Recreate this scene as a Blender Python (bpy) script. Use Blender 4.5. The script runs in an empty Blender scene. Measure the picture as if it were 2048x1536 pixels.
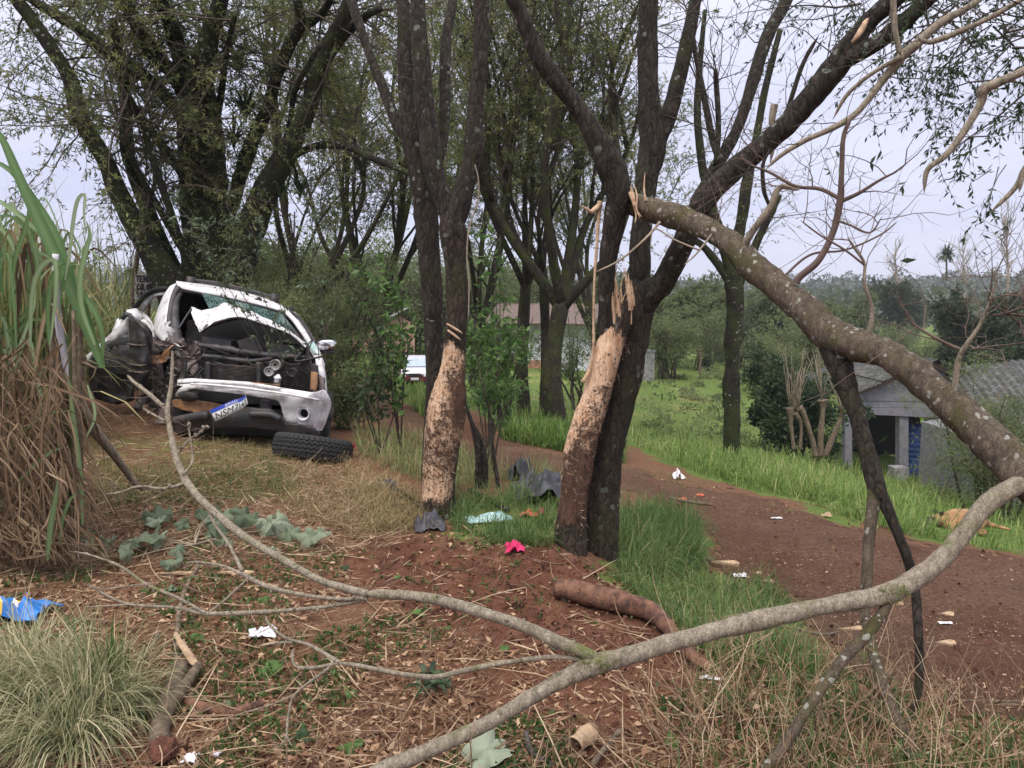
import bpy, math, random
import numpy as np
from mathutils import Vector, Matrix
random.seed(7); rng = np.random.default_rng(7)
scn = bpy.context.scene
C = scn.collection
R = math.radians
# ---------------------------------------------------------------- camera, world, sun, exposure
F = 1518.0; HY = 600.0; CZ = 1.6
PITCH = math.atan((768 - HY) / F)
cam = bpy.data.cameras.new('camera'); co = bpy.data.objects.new('camera', cam); C.objects.link(co)
co.location = (0, 0, CZ); co.rotation_euler = (math.pi / 2 - PITCH, 0, 0)
cam.sensor_width = 36; cam.lens = 36 * F / 2048; cam.clip_end = 3000; cam.clip_start = 0.05
scn.camera = co
w = bpy.data.worlds.new('World'); scn.world = w; w.use_nodes = True
nt = w.node_tree; bg = nt.nodes['Background']; bg.inputs[1].default_value = 0.1
sky = nt.nodes.new('ShaderNodeTexSky'); sky.sky_type = 'NISHITA'; sky.sun_disc = False
SUN_EL, SUN_AZ = R(58), R(200)
sky.sun_elevation = SUN_EL; sky.sun_rotation = SUN_AZ
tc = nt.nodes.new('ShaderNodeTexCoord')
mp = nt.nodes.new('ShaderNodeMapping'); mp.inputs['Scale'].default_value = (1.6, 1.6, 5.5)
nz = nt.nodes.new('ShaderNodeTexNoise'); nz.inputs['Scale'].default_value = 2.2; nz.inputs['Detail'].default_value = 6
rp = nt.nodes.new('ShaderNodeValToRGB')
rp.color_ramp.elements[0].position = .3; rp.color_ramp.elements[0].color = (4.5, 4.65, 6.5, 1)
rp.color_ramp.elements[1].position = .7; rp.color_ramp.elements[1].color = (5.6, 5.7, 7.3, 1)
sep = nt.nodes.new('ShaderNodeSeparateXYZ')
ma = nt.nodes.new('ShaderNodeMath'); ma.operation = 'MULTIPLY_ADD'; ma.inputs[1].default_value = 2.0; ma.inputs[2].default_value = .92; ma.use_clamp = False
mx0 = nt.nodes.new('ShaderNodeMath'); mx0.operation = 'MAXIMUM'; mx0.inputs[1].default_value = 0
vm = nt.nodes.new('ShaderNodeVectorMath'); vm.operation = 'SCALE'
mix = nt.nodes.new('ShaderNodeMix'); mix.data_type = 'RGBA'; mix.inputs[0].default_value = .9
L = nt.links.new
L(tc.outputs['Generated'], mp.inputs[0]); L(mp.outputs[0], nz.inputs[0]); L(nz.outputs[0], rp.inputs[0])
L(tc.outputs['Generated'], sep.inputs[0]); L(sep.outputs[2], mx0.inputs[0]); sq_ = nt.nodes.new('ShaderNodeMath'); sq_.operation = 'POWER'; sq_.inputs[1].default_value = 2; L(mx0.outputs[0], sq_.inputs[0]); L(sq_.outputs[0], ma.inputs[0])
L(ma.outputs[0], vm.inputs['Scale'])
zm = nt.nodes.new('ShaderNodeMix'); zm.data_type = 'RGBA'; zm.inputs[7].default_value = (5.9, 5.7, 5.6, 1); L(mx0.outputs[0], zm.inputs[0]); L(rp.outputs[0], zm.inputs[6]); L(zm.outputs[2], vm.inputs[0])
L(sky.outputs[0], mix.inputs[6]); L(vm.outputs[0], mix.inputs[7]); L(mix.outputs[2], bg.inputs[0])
sl = bpy.data.lights.new('sun', 'SUN'); so = bpy.data.objects.new('sun', sl); C.objects.link(so)
sl.energy = 1.5; sl.angle = R(25); sl.color = (1, .94, .85)
so.rotation_euler = (math.pi / 2 - SUN_EL, 0, math.pi - SUN_AZ)
scn.view_settings.view_transform = 'Standard'; scn.view_settings.look = 'None'
scn.view_settings.gamma = 1; scn.view_settings.use_curve_mapping = False
scn.view_settings.exposure = 0.7

# ---------------------------------------------------------------- maths helpers
cp, sp = math.cos(PITCH), math.sin(PITCH)
CAM = np.array([0, 0, CZ])
def ray(px, py):
    px = np.asarray(px, float); py = np.asarray(py, float)
    a = (px - 1024) / F; b = -(py - 768) / F
    return np.stack([a + 0 * b, cp + b * sp + 0 * a, -sp + b * cp + 0 * a], -1)
def at(px, py, Y):
    d = ray(px, py); return CAM + d * (np.asarray(Y, float) / d[..., 1])[..., None]
def proj(P):
    d = P - CAM
    z = d[..., 1] * cp - d[..., 2] * sp; v = d[..., 1] * sp + d[..., 2] * cp
    zz = np.where(z > .05, z, .05)
    return 1024 + F * d[..., 0] / zz, 768 - F * v / zz, z
def hsh(i, j, k, s=0):
    n = (i * 374761393 + j * 668265263 + k * 2147483647 + s * 1274126177) & 0xffffffff
    n = ((n ^ (n >> 13)) * 1274126177) & 0xffffffff
    return ((n ^ (n >> 16)) & 0xffff) / 65535.0
def vnoise(P, s=1.0, seed=0):
    P = np.asarray(P, float) * s
    i = np.floor(P).astype(np.int64); f = P - i; f = f * f * (3 - 2 * f); out = 0
    for dx in (0, 1):
        for dy in (0, 1):
            for dz in (0, 1):
                wgt = (f[..., 0] if dx else 1 - f[..., 0]) * (f[..., 1] if dy else 1 - f[..., 1]) * (f[..., 2] if dz else 1 - f[..., 2])
                out = out + wgt * hsh(i[..., 0] + dx, i[..., 1] + dy, i[..., 2] + dz, seed)
    return out * 2 - 1
def nrm(v): return v / np.maximum(np.linalg.norm(v, axis=-1, keepdims=True), 1e-9)
def inpoly(px, py, poly):
    r = np.zeros(np.shape(px), bool); n = len(poly)
    for i in range(n):
        x0, y0 = poly[i]; x1, y1 = poly[(i + 1) % n]
        if y0 == y1: continue
        r ^= ((y0 > py) != (y1 > py)) & (px < (x1 - x0) * (py - y0) / (y1 - y0) + x0)
    return r
def spline(P, n):
    P = np.asarray(P, float); m = len(P)
    if m == 2: return P[0] + (P[1] - P[0]) * np.linspace(0, 1, n)[:, None]
    Q = np.vstack([2 * P[0] - P[1], P, 2 * P[-1] - P[-2]])
    t = np.linspace(0, m - 1 - 1e-9, n); k = t.astype(int); f = (t - k)[:, None]
    a, b, c, d = Q[k], Q[k + 1], Q[k + 2], Q[k + 3]
    return .5 * (2 * b + (c - a) * f + (2 * a - 5 * b + 4 * c - d) * f ** 2 + (3 * b - a - 3 * c + d) * f ** 3)

# ---------------------------------------------------------------- terrain height
CT = [(0,1536,2.6),(500,1536,2.6),(1024,1536,2.6),(1500,1536,2.58),(2048,1536,2.62),(100,1130,4.55),(-300,1100,4.6),
 (300,1000,5.75),(450,940,6.7),(600,930,7.3),(350,880,8.2),(690,905,8.0),(200,800,10.5),(-200,760,11),(500,840,11.5),
 (870,1040,5.5),(1130,1120,4.75),(1230,1155,4.62),(900,1230,3.85),(1050,960,6.6),
 (1500,1000,8.0),(1250,945,9.0),(1700,1040,7.25),(2048,1130,6.05),(2400,1200,5.4),(1400,1160,5.35),(1600,1240,4.55),(2048,1350,3.8),
 (2048,1470,3.05),(1750,1400,3.2),(800,835,13),(1000,892,10.6),(760,800,17),(720,750,27),(680,720,40),(760,712,45),(820,778,38),
 (1000,742,45),(1180,747,45),(1350,742,45),(1400,905,16.5),(1465,905,15.5),(1250,870,15.5),(1120,852,15),(1050,842,15),
 (1600,918,18),(1750,965,21),(1900,975,20),(2048,985,20),(2300,1000,20),(1600,835,30),(1600,770,60),(1450,722,52),(1700,710,90),(2048,720,90),
 (1024,640,170),(400,625,170),(1700,655,170),(2300,650,170),(-400,640,60),(100,660,60),(450,690,40)]
cw = np.array([at(a, b, c) for a, b, c in CT])
extra = [(0,0,0),(1.5,.5,-.02),(-1.5,.5,.02),(0,-3,0),(4,-3,-.1),(-4,-3,.1),(0,-30,0),(30,-20,-2),(-30,-20,1),(0,-170,0),(170,0,-4),(-170,0,2),
         (700,0,-4),(-700,0,2),(0,-700,0),(0,700,-4),(500,500,-4),(-500,500,0)]
cw = np.vstack([cw, np.array(extra, float)])
def feat(x, y):
    r = np.sqrt(x * x + y * y); q = r + 1.2
    return np.stack([x / q * 2.2, y / q * 2.2, np.log(q)], -1)
_f = feat(cw[:, 0], cw[:, 1]); _n = len(cw)
_K = np.linalg.norm(_f[:, None] - _f[None], axis=-1)
_A = np.zeros((_n + 4, _n + 4)); _A[:_n, :_n] = _K + np.eye(_n) * -.02
_A[:_n, _n] = 1; _A[:_n, _n + 1:] = _f; _A[_n, :_n] = 1; _A[_n + 1:, :_n] = _f.T
_wt = np.linalg.solve(_A, np.r_[cw[:, 2], 0, 0, 0, 0])
def rbf(x, y):
    x = np.ravel(x); y = np.ravel(y); out = np.empty(len(x))
    for s in range(0, len(x), 40000):
        f = feat(x[s:s + 40000], y[s:s + 40000])
        k = np.linalg.norm(f[:, None] - _f[None], axis=-1)
        out[s:s + 40000] = k @ _wt[:_n] + _wt[_n] + f @ _wt[_n + 1:]
    return out
mound = at(1105, 1125, 4.65)
def height(x, y):
    sh = np.shape(x); x = np.ravel(np.asarray(x, float)); y = np.ravel(np.asarray(y, float)); r = np.hypot(x, y)
    z = rbf(x, y); P = np.stack([x, y, 0 * x], -1)
    z = z + .035 * vnoise(P, 1.3, 1) + .022 * vnoise(P, 4, 2) * np.clip(2 - r / 15, 0, 1) + .009 * vnoise(P, 13, 3) * np.clip(2 - r / 6, 0, 1)
    z = z + .0016 * r * vnoise(P, .13, 4) * np.clip(r / 20, 0, 1)
    rt = vnoise(np.stack([x * .9 + y * .5, y * .25 - x * .12, 0 * x], -1), 2.6, 17); z = z + .022 * rt * np.clip((x + .6) / .8, 0, 1) * np.clip(2 - r / 9, 0, 1)
    z += .13 * np.exp(-((x - mound[0]) ** 2 + (y - mound[1]) ** 2) / .12)
    return z.reshape(sh)
# lookup in polar coordinates
TH = np.linspace(-math.pi, math.pi, 1441); LR = np.linspace(math.log(.4), math.log(1100), 420)
_t, _l = np.meshgrid(TH, LR, indexing='ij'); _rr = np.exp(_l)
HG = height(np.sin(_t) * _rr, np.cos(_t) * _rr)
def gz(x, y):
    x = np.asarray(x, float); y = np.asarray(y, float)
    t = (np.arctan2(x, y) + math.pi) / (2 * math.pi) * 1440; l = (np.log(np.maximum(np.hypot(x, y), .41)) - LR[0]) / (LR[1] - LR[0])
    t = np.clip(t, 0, 1439.999); l = np.clip(l, 0, 418.999); i = t.astype(int); j = l.astype(int); a = t - i; b = l - j
    return (HG[i, j] * (1 - a) + HG[i + 1, j] * a) * (1 - b) + (HG[i, j + 1] * (1 - a) + HG[i + 1, j + 1] * a) * b
_ds = np.exp(np.linspace(math.log(1.2), math.log(700), 260))
def gnd(px, py, hi=True):
    """world points where the view rays meet the ground (N,3); first hit"""
    d = ray(np.ravel(px), np.ravel(py)); d = d / d[:, 1:2]
    X = d[:, 0:1] * _ds; Z = CZ + d[:, 2:3] * _ds; Y = np.broadcast_to(_ds, X.shape)
    below = Z < gz(X, Y); k = np.argmax(below, 1); k[~below.any(1)] = len(_ds) - 1; k = np.maximum(k, 1)
    a = _ds[k - 1].copy(); b = _ds[k].copy()
    for _ in range(12):
        m = (a + b) / 2; u = CZ + d[:, 2] * m < gz(d[:, 0] * m, m); b = np.where(u, m, b); a = np.where(u, a, m)
    P = CAM + d * b[:, None]; return P
def g1(px, py): return gnd([px], [py])[0]

# ---------------------------------------------------------------- mesh helpers
class MB:
    def __init__(s): s.v = []; s.q = []; s.t = []; s.a = []; s.n = 0; s.m = []; s.f = []
    def add(s, v, q=None, t=None, a=0.5, f=None):
        v = np.asarray(v, float).reshape(-1, 3); s.v.append(v)
        s.a.append(np.broadcast_to(np.asarray(a, float), (len(v),)))
        if q is not None and len(q): s.q.append(np.asarray(q, np.int64).reshape(-1, 4) + s.n)
        if t is not None and len(t): s.t.append(np.asarray(t, np.int64).reshape(-1, 3) + s.n)
        if f is not None: s.f += [[i + s.n for i in p] for p in f]
        s.n += len(v); return s
    def box(s, c, h, M=None, a=.5):
        c = np.asarray(c, float); h = np.asarray(h, float)
        v = np.array([(x, y, z) for x in (-1, 1) for y in (-1, 1) for z in (-1, 1)]) * h
        if M is not None: v = v @ np.asarray(M).T
        return s.add(v + c, [(0, 1, 3, 2), (4, 6, 7, 5), (0, 4, 5, 1), (2, 3, 7, 6), (0, 2, 6, 4), (1, 5, 7, 3)], a=a)
    def tubes(s, P, Rr, sides=3, a=.5, cap=True, amp=0, freq=8, seed=0):
        P = np.asarray(P, float); Rr = np.asarray(Rr, float)
        if P.ndim == 2: P = P[None]; Rr = Rr[None]
        N, K, _ = P.shape; T = nrm(np.gradient(P, axis=1)); ov = nrm(P[:, -1] - P[:, 0])
        ref = np.where(np.abs(ov[:, 2:3]) < .8, np.array([[0, 0, 1.]]), np.array([[1., .2, 0]]))
        ref = np.broadcast_to(ref[:, None], T.shape)
        n1 = nrm(ref - (ref * T).sum(-1, keepdims=True) * T)
        for k in range(1, K): n1[:, k] = nrm(n1[:, k - 1] - (n1[:, k - 1] * T[:, k]).sum(-1, keepdims=True) * T[:, k])
        n2 = np.cross(T, n1); an = np.arange(sides) * 2 * math.pi / sides
        off = n1[:, :, None] * np.cos(an)[:, None] + n2[:, :, None] * np.sin(an)[:, None]
        rad = np.broadcast_to(Rr[:, :, None], (N, K, sides)).copy()
        if amp:
            Q = P[:, :, None] + off * rad[..., None]
            rad *= 1 + amp * (.6 * vnoise(Q, freq * .3, seed) + .55 * vnoise(Q * np.array([1, 1, .4]), freq, seed + 1) + .45 * vnoise(Q * np.array([1, 1, .5]), freq * 2.7, seed + 2) + .25 * vnoise(Q, freq * 6, seed + 3))
        V = P[:, :, None] + off * rad[..., None]
        b = (np.arange(N) * K * sides)[:, None, None] + (np.arange(K - 1) * sides)[None, :, None]; i = np.arange(sides)[None, None]; j = (i + 1) % sides
        q = np.stack([b + i, b + j, b + sides + j, b + sides + i], -1)
        at_ = a if np.ndim(a) == 0 else np.repeat(np.asarray(a), K * sides)
        n0 = s.n; s.add(V, q, a=at_); s.off = nrm(off).reshape(-1, 3)
        if cap and sides > 3:
            for k in range(N):
                s.f.append([n0 + k * K * sides + z for z in range(sides)][::-1]); s.f.append([n0 + (k + 1) * K * sides - sides + z for z in range(sides)])
        return s
    def leaves(s, P, D, Lh, W, a=None, fold=.25):
        P = np.asarray(P, float); N = len(P); D = nrm(D); Rn = rng.normal(size=(N, 3)); S = nrm(np.cross(D, Rn)); U = np.cross(S, D)
        Lh = np.broadcast_to(Lh, (N,))[:, None]; W = np.broadcast_to(W, (N,))[:, None]
        m = P + D * Lh * .45 + U * W * fold
        V = np.stack([P, m + S * W * .5, P + D * Lh, m - S * W * .5], 1)
        if a is None: a = rng.random(N)
        return s.add(V, np.arange(4 * N).reshape(N, 4), a=np.repeat(a, 4))
    def blades(s, P, D, H, W, bend, K=4, a=None, side=None):
        """ribbons: base P, lean direction D (xy), height H, width W, bend 0..1"""
        N = len(P); H = np.broadcast_to(H, (N,)); W = np.broadcast_to(W, (N,)); bend = np.broadcast_to(bend, (N,))
        t = np.linspace(0, 1, K); ang = bend[:, None] * t[None] * 1.0
        th = np.cumsum(np.concatenate([np.zeros((N, 1)), (ang[:, 1:] + ang[:, :-1]) / 2 + 0], 1), 1) / 1
        lean = np.sin(np.minimum(bend[:, None] * (t[None] ** 1.0) * 1.6, 2.6)); up = np.cos(np.minimum(bend[:, None] * t[None] * 1.6, 2.6))
        seg = H[:, None] / (K - 1)
        x = np.concatenate([np.zeros((N, 1)), np.cumsum((lean[:, 1:] + lean[:, :-1]) / 2 * seg, 1)], 1)
        z = np.concatenate([np.zeros((N, 1)), np.cumsum((up[:, 1:] + up[:, :-1]) / 2 * seg, 1)], 1)
        D = nrm(D); S = np.stack([-D[:, 1], D[:, 0], 0 * D[:, 0]], -1)
        if side is not None: S = nrm(S + side)
        wd = W[:, None] * np.array([.8] + [1] * (K - 2) + [.05]) if K < 5 else W[:, None] * np.sin(np.linspace(.35, 3.1, K)) ** .6
        c = P[:, None] + D[:, None] * x[..., None] + np.array([0, 0, 1.]) * z[..., None]
        V = np.stack([c - S[:, None] * wd[..., None] / 2, c + S[:, None] * wd[..., None] / 2], 2)
        b = (np.arange(N) * 2 * K)[:, None] + (np.arange(K - 1) * 2)[None]
        q = np.stack([b, b + 1, b + 3, b + 2], -1)
        if a is None: a = rng.random(N)
        return s.add(V, q, a=np.repeat(a, 2 * K))
ORG = {}
def mesh_obj(name, mb, m, parent=None, smooth=True, org=None, attr='tint'):
    if org is None: org = ORG[parent.name] if parent is not None else np.zeros(3)
    V = np.concatenate(mb.v) - org
    q = np.concatenate(mb.q) if mb.q else np.zeros((0, 4), int); t = np.concatenate(mb.t) if mb.t else np.zeros((0, 3), int)
    me = bpy.data.meshes.new(name)
    me.vertices.add(len(V)); me.vertices.foreach_set('co', V.ravel())
    lens = [np.full(len(q), 4), np.full(len(t), 3)] + ([np.array([len(p) for p in mb.f])] if mb.f else [])
    idx = [q.ravel(), t.ravel()] + ([np.concatenate([np.asarray(p) for p in mb.f])] if mb.f else [])
    lens = np.concatenate(lens).astype(np.int32); idx = np.concatenate(idx).astype(np.int32)
    me.loops.add(len(idx)); me.loops.foreach_set('vertex_index', idx)
    me.polygons.add(len(lens)); me.polygons.foreach_set('loop_start', np.r_[0, np.cumsum(lens)[:-1]].astype(np.int32))
    me.polygons.foreach_set('use_smooth', np.full(len(lens), smooth))
    me.update(calc_edges=True)
    A = me.attributes.new(attr, 'FLOAT', 'POINT'); A.data.foreach_set('value', np.concatenate(mb.a).astype(np.float32))
    ms = m if isinstance(m, (list, tuple)) else [m]
    for x in ms: me.materials.append(x)
    o = bpy.data.objects.new(name, me); C.objects.link(o)
    if parent is not None: o.parent = parent
    else: o.location = org
    ORG[o.name] = np.asarray(org, float)
    return o
def thing(name, label, cat, loc, group=None):
    o = bpy.data.objects.new(name, None); C.objects.link(o); o.location = tuple(float(c) for c in loc); o.empty_display_size = .1
    o['label'] = label; o['category'] = cat
    if group: o['group'] = group
    ORG[o.name] = np.asarray(loc, float); return o
def tag(o, label, cat, group=None):
    o['label'] = label; o['category'] = cat
    if group: o['group'] = group
    return o
def kind(o, k): o['kind'] = k; return o
def part(name, mb, m, parent, smooth=True): return mesh_obj(name, mb, m, parent, smooth)
def solo(name, mb, m, label, cat, group=None, smooth=True, org=None):
    V = np.concatenate(mb.v)
    if org is None: org = np.array([V[:, 0].mean(), V[:, 1].mean(), V[:, 2].min()])
    return tag(mesh_obj(name, mb, m, None, smooth, org), label, cat, group)
def copy_thing(o, loc, rz=0, sc=1, label=None, group=None):
    r = o.copy(); C.objects.link(r); r.location = tuple(float(c) for c in loc); r.rotation_euler = (0, 0, rz); r.scale = (sc, sc, sc) if np.ndim(sc) == 0 else sc
    if label: r['label'] = label
    if group: r['group'] = group
    for ch in list(o.children):
        c = ch.copy(); C.objects.link(c); c.parent = r
        for g in list(ch.children):
            d = g.copy(); C.objects.link(d); d.parent = c
    return r
def poly_slab(mb, pts, back, a=.5):
    """front polygon (N,3) with thickness vector 'back'"""
    p = np.asarray(pts, float); n = len(p); b = p + np.asarray(back)
    f = [list(range(n)), list(range(2 * n - 1, n - 1, -1))] + [[(i + 1) % n, i, n + i, n + (i + 1) % n] for i in range(n)]
    return mb.add(np.vstack([p, b]), f=f, a=a)
def sheet(mb, rows, thick=None, a=.5):
    """grid from rows of equal length points; thick adds a back copy"""
    G = np.asarray(rows, float); r, c, _ = G.shape
    i = np.arange(r - 1)[:, None] * c + np.arange(c - 1)[None]; q = np.stack([i, i + 1, i + c + 1, i + c], -1).reshape(-1, 4)
    if thick is None: return mb.add(G, q, a=a)
    n = r * c; B = G + np.asarray(thick)
    q2 = q[:, ::-1] + n
    e = [k for k in range(c)] + [k * c + c - 1 for k in range(1, r)] + [(r - 1) * c + k for k in range(c - 2, -1, -1)] + [k * c for k in range(r - 2, 0, -1)]
    sq = [(e[(k + 1) % len(e)], e[k], e[k] + n, e[(k + 1) % len(e)] + n) for k in range(len(e))]
    return mb.add(np.concatenate([G.reshape(-1, 3), B.reshape(-1, 3)]), np.vstack([q, q2, sq]), a=a)

# ---------------------------------------------------------------- materials
def new_mat(name):
    m = bpy.data.materials.new(name); m.use_nodes = True; n = m.node_tree
    return m, n, n.nodes['Principled BSDF']
class NT:
    def __init__(s, n): s.n = n
    def node(s, t, **k):
        x = s.n.nodes.new('ShaderNode' + t)
        for a, b in k.items():
            if a.startswith('i_'): x.inputs[a[2:].replace('_', ' ')].default_value = b
            else: setattr(x, a, b)
        return x
    def link(s, a, b): s.n.links.new(a, b)
    def coord(s, scale=(1, 1, 1)):
        t = s.node('TexCoord'); m = s.node('Mapping'); m.inputs['Scale'].default_value = scale; s.link(t.outputs['Object'], m.inputs[0]); return m.outputs[0]
    def noise(s, vec, sc, det=4, rough=.6, dist=0):
        x = s.node('TexNoise'); x.inputs['Scale'].default_value = sc; x.inputs['Detail'].default_value = det; x.inputs['Roughness'].default_value = rough; x.inputs['Distortion'].default_value = dist
        s.link(vec, x.inputs[0]); return x.outputs[0]
    def voro(s, vec, sc, feature='F1', out=0):
        x = s.node('TexVoronoi'); x.feature = feature; x.inputs['Scale'].default_value = sc; s.link(vec, x.inputs['Vector']); return x.outputs[out]
    def ramp(s, fac, stops):
        x = s.node('ValToRGB'); e = x.color_ramp.elements
        while len(e) < len(stops): e.new(.5)
        for k, (p, c) in enumerate(stops): e[k].position = p; e[k].color = (*c, 1) if len(c) == 3 else c
        s.link(fac, x.inputs[0]); return x.outputs[0]
    def mix(s, fac, a, b):
        x = s.node('Mix'); x.data_type = 'RGBA'
        if np.ndim(fac) == 0 and not hasattr(fac, 'links'): x.inputs[0].default_value = fac
        else: s.link(fac, x.inputs[0])
        for k, v in ((6, a), (7, b)):
            if isinstance(v, tuple): x.inputs[k].default_value = (*v, 1)
            else: s.link(v, x.inputs[k])
        return x.outputs[2]
    def math(s, op, a, b=None, clamp=False):
        x = s.node('Math'); x.operation = op; x.use_clamp = clamp
        for k, v in ((0, a), (1, b)):
            if v is None: continue
            if hasattr(v, 'links'): s.link(v, x.inputs[k])
            else: x.inputs[k].default_value = v
        return x.outputs[0]
    def attr(s, name):
        x = s.node('Attribute'); x.attribute_name = name; return x.outputs['Fac']
    def bump(s, h, b, strength=.5, dist=.02):
        x = s.node('Bump'); x.inputs['Strength'].default_value = strength; x.inputs['Distance'].default_value = dist
        s.link(h, x.inputs['Height']); s.link(x.outputs[0], b.inputs['Normal'])
def leaf_mat(name, cols, rough=.55, trans=.35, spec=.3):
    m, n, b = new_mat(name); t = NT(n); c = t.ramp(t.attr('tint'), [(i / (len(cols) - 1), k) for i, k in enumerate(cols)])
    t.link(c, b.inputs['Base Color']); b.inputs['Roughness'].default_value = rough; b.inputs['Specular IOR Level'].default_value = spec
    tr = t.node('BsdfTranslucent'); t.link(c, tr.inputs[0]); mx = t.node('MixShader'); mx.inputs[0].default_value = trans
    t.link(b.outputs[0], mx.inputs[1]); t.link(tr.outputs[0], mx.inputs[2]); t.link(mx.outputs[0], n.nodes['Material Output'].inputs[0]); return m
def plain(name, col, rough=.6, metal=0, var=.25, sc=9, bump=.15, dirt=None, dirtamt=.5, spec=.5):
    m, n, b = new_mat(name); t = NT(n); v = t.coord()
    no = t.noise(v, sc, 6); lo = tuple(x * (1 - var) for x in col); hi = tuple(min(1, x * (1 + var)) for x in col)
    c = t.ramp(no, [(.3, lo), (.7, hi)])
    if dirt: c = t.mix(t.ramp(t.noise(v, sc * .6, 8, .7), [(.5 - dirtamt * .25, (0, 0, 0)), (.75 - dirtamt * .2, (1, 1, 1))]), c, dirt)
    t.link(c, b.inputs['Base Color']); b.inputs['Roughness'].default_value = rough; b.inputs['Metallic'].default_value = metal; b.inputs['Specular IOR Level'].default_value = spec
    if bump: t.bump(t.noise(v, sc * 5, 5), b, bump, .01)
    return m
def bark_mat(name, c1, c2, moss=(.06, .075, .02), mossamt=.5, lich=(.33, .36, .31), lichamt=.35, sc=1.0, strip=False, cracks=.7):
    m, n, b = new_mat(name); t = NT(n); v = t.coord(); vs = t.coord((1, 1, .33))
    wn = t.node('TexNoise'); wn.inputs['Scale'].default_value = 9 * sc; wn.inputs['Detail'].default_value = 4; t.link(vs, wn.inputs[0])
    w1 = t.node('VectorMath', operation='SCALE'); w1.inputs['Scale'].default_value = .11 / sc; t.link(wn.outputs['Color'], w1.inputs[0])
    w2 = t.node('VectorMath', operation='ADD'); t.link(vs, w2.inputs[0]); t.link(w1.outputs[0], w2.inputs[1]); wv = w2.outputs[0]
    n1 = t.noise(vs, 16 * sc, 9, .75, .4); nf = t.noise(v, 75 * sc, 5, .8); n2 = t.noise(v, 3.2 * sc, 6, .65)
    mid = tuple((a * .62 + q * .38) for a, q in zip(c1, c2))
    c = t.ramp(t.math('ADD', t.math('MULTIPLY', n1, .55), t.math('MULTIPLY', nf, .45)), [(.36, c1), (.48, mid), (.62, c2)])
    ce = t.voro(wv, 24 * sc, 'DISTANCE_TO_EDGE')
    c = t.mix(t.math('MULTIPLY', t.ramp(ce, [(0, (1, 1, 1)), (.11, (0, 0, 0))]), cracks), c, tuple(a * .45 for a in c1))
    mo = t.ramp(t.math('ADD', n2, t.math('MULTIPLY', nf, .35)), [(.86 - mossamt * .35, (0, 0, 0)), (1.0 - mossamt * .35, (1, 1, 1))])
    c = t.mix(t.math('MULTIPLY', mo, .85), c, t.ramp(nf, [(.3, tuple(a * .5 for a in moss)), (.7, tuple(a * 1.4 for a in moss))]))
    vn = t.node('TexVoronoi'); vn.inputs['Scale'].default_value = 19 * sc; w3 = t.node('VectorMath', operation='ADD'); t.link(v, w3.inputs[0]); t.link(w1.outputs[0], w3.inputs[1]); t.link(w3.outputs[0], vn.inputs['Vector']); vc = t.node('SeparateColor'); t.link(vn.outputs['Color'], vc.inputs[0])
    ld = t.math('ADD', t.math('SUBTRACT', vn.outputs['Distance'], t.math('MULTIPLY', t.math('POWER', vc.outputs[0], 3.0), .46)), t.math('MULTIPLY', t.math('SUBTRACT', nf, .5), .5))
    li = t.math('MULTIPLY', t.ramp(ld, [(0, (1, 1, 1)), (.06, (0, 0, 0))]), t.ramp(t.noise(v, 2.3 * sc, 4), [(.60 - lichamt * .3, (0, 0, 0)), (.72 - lichamt * .3, (1, 1, 1))]))
    c = t.mix(t.math('MULTIPLY', li, .7), c, lich)
    h = t.math('ADD', t.math('ADD', n1, t.math('MULTIPLY', nf, .35)), t.math('MULTIPLY', ce, cracks * 1.6))
    if strip:
        sa = t.math('ADD', t.attr('tint'), t.math('ADD', t.math('MULTIPLY', t.math('SUBTRACT', t.noise(vs, 15, 10, .88), .5), 1.5), t.math('MULTIPLY', t.math('SUBTRACT', nf, .5), .5)))
        sm = t.ramp(sa, [(.47, (0, 0, 0)), (.52, (1, 1, 1))])
        vf = t.coord((1, 1, .10)); fib = t.noise(vf, 70, 7, .75)
        wd = t.ramp(t.math('ADD', t.math('MULTIPLY', fib, .75), t.math('MULTIPLY', t.noise(v, 11, 6, .7), .3)), [(.36, (.24, .12, .065)), (.47, (.52, .31, .185)), (.60, (.74, .53, .37))])
        ctr = lambda x, k: t.math('MULTIPLY', t.math('SUBTRACT', x, .5), k)
        pn = t.math('ADD', t.math('ADD', ctr(t.noise(t.coord((1, 1, 1.2)), 34, 9, .9, 1.2), 2.2), ctr(t.noise(v, 7, 7, .8, .8), 1.3)), t.math('ADD', t.math('ADD', ctr(t.noise(vf, 80, 6, .8), .55), .5), ctr(t.attr('patch'), .75)))
        pa = t.ramp(pn, [(.49, (0, 0, 0)), (.56, (1, 1, 1))])
        wd = t.mix(t.math('MULTIPLY', pa, .95), wd, t.ramp(t.math('ADD', t.math('MULTIPLY', n1, .6), t.math('MULTIPLY', nf, .4)), [(.36, (.016, .010, .008)), (.47, (.045, .021, .015)), (.55, (.09, .042, .028)), (.64, (.22, .12, .075))]))
        c = t.mix(sm, c, wd); h = t.math('ADD', t.math('MULTIPLY', t.math('SUBTRACT', 1.0, sm), h), t.math('ADD', t.math('MULTIPLY', fib, .35), t.math('MULTIPLY', pa, .35)))
    t.link(c, b.inputs['Base Color']); b.inputs['Roughness'].default_value = .85; b.inputs['Specular IOR Level'].default_value = .25
    t.bump(h, b, 1.0, .03 / sc); return m
M = {}
M['bark'] = bark_mat('wet_dark_bark', (.008, .007, .006), (.090, .070, .055), moss=(.042, .046, .018), mossamt=.45, lichamt=.45)
M['bark_moss'] = bark_mat('mossy_bark', (.009, .008, .007), (.042, .034, .026), moss=(.04, .05, .014), mossamt=.75, lichamt=.4)
M['bark_strip'] = bark_mat('torn_bark', (.012, .009, .007), (.125, .094, .068), moss=(.055, .055, .022), mossamt=.5, lichamt=.35, strip=True)
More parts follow.
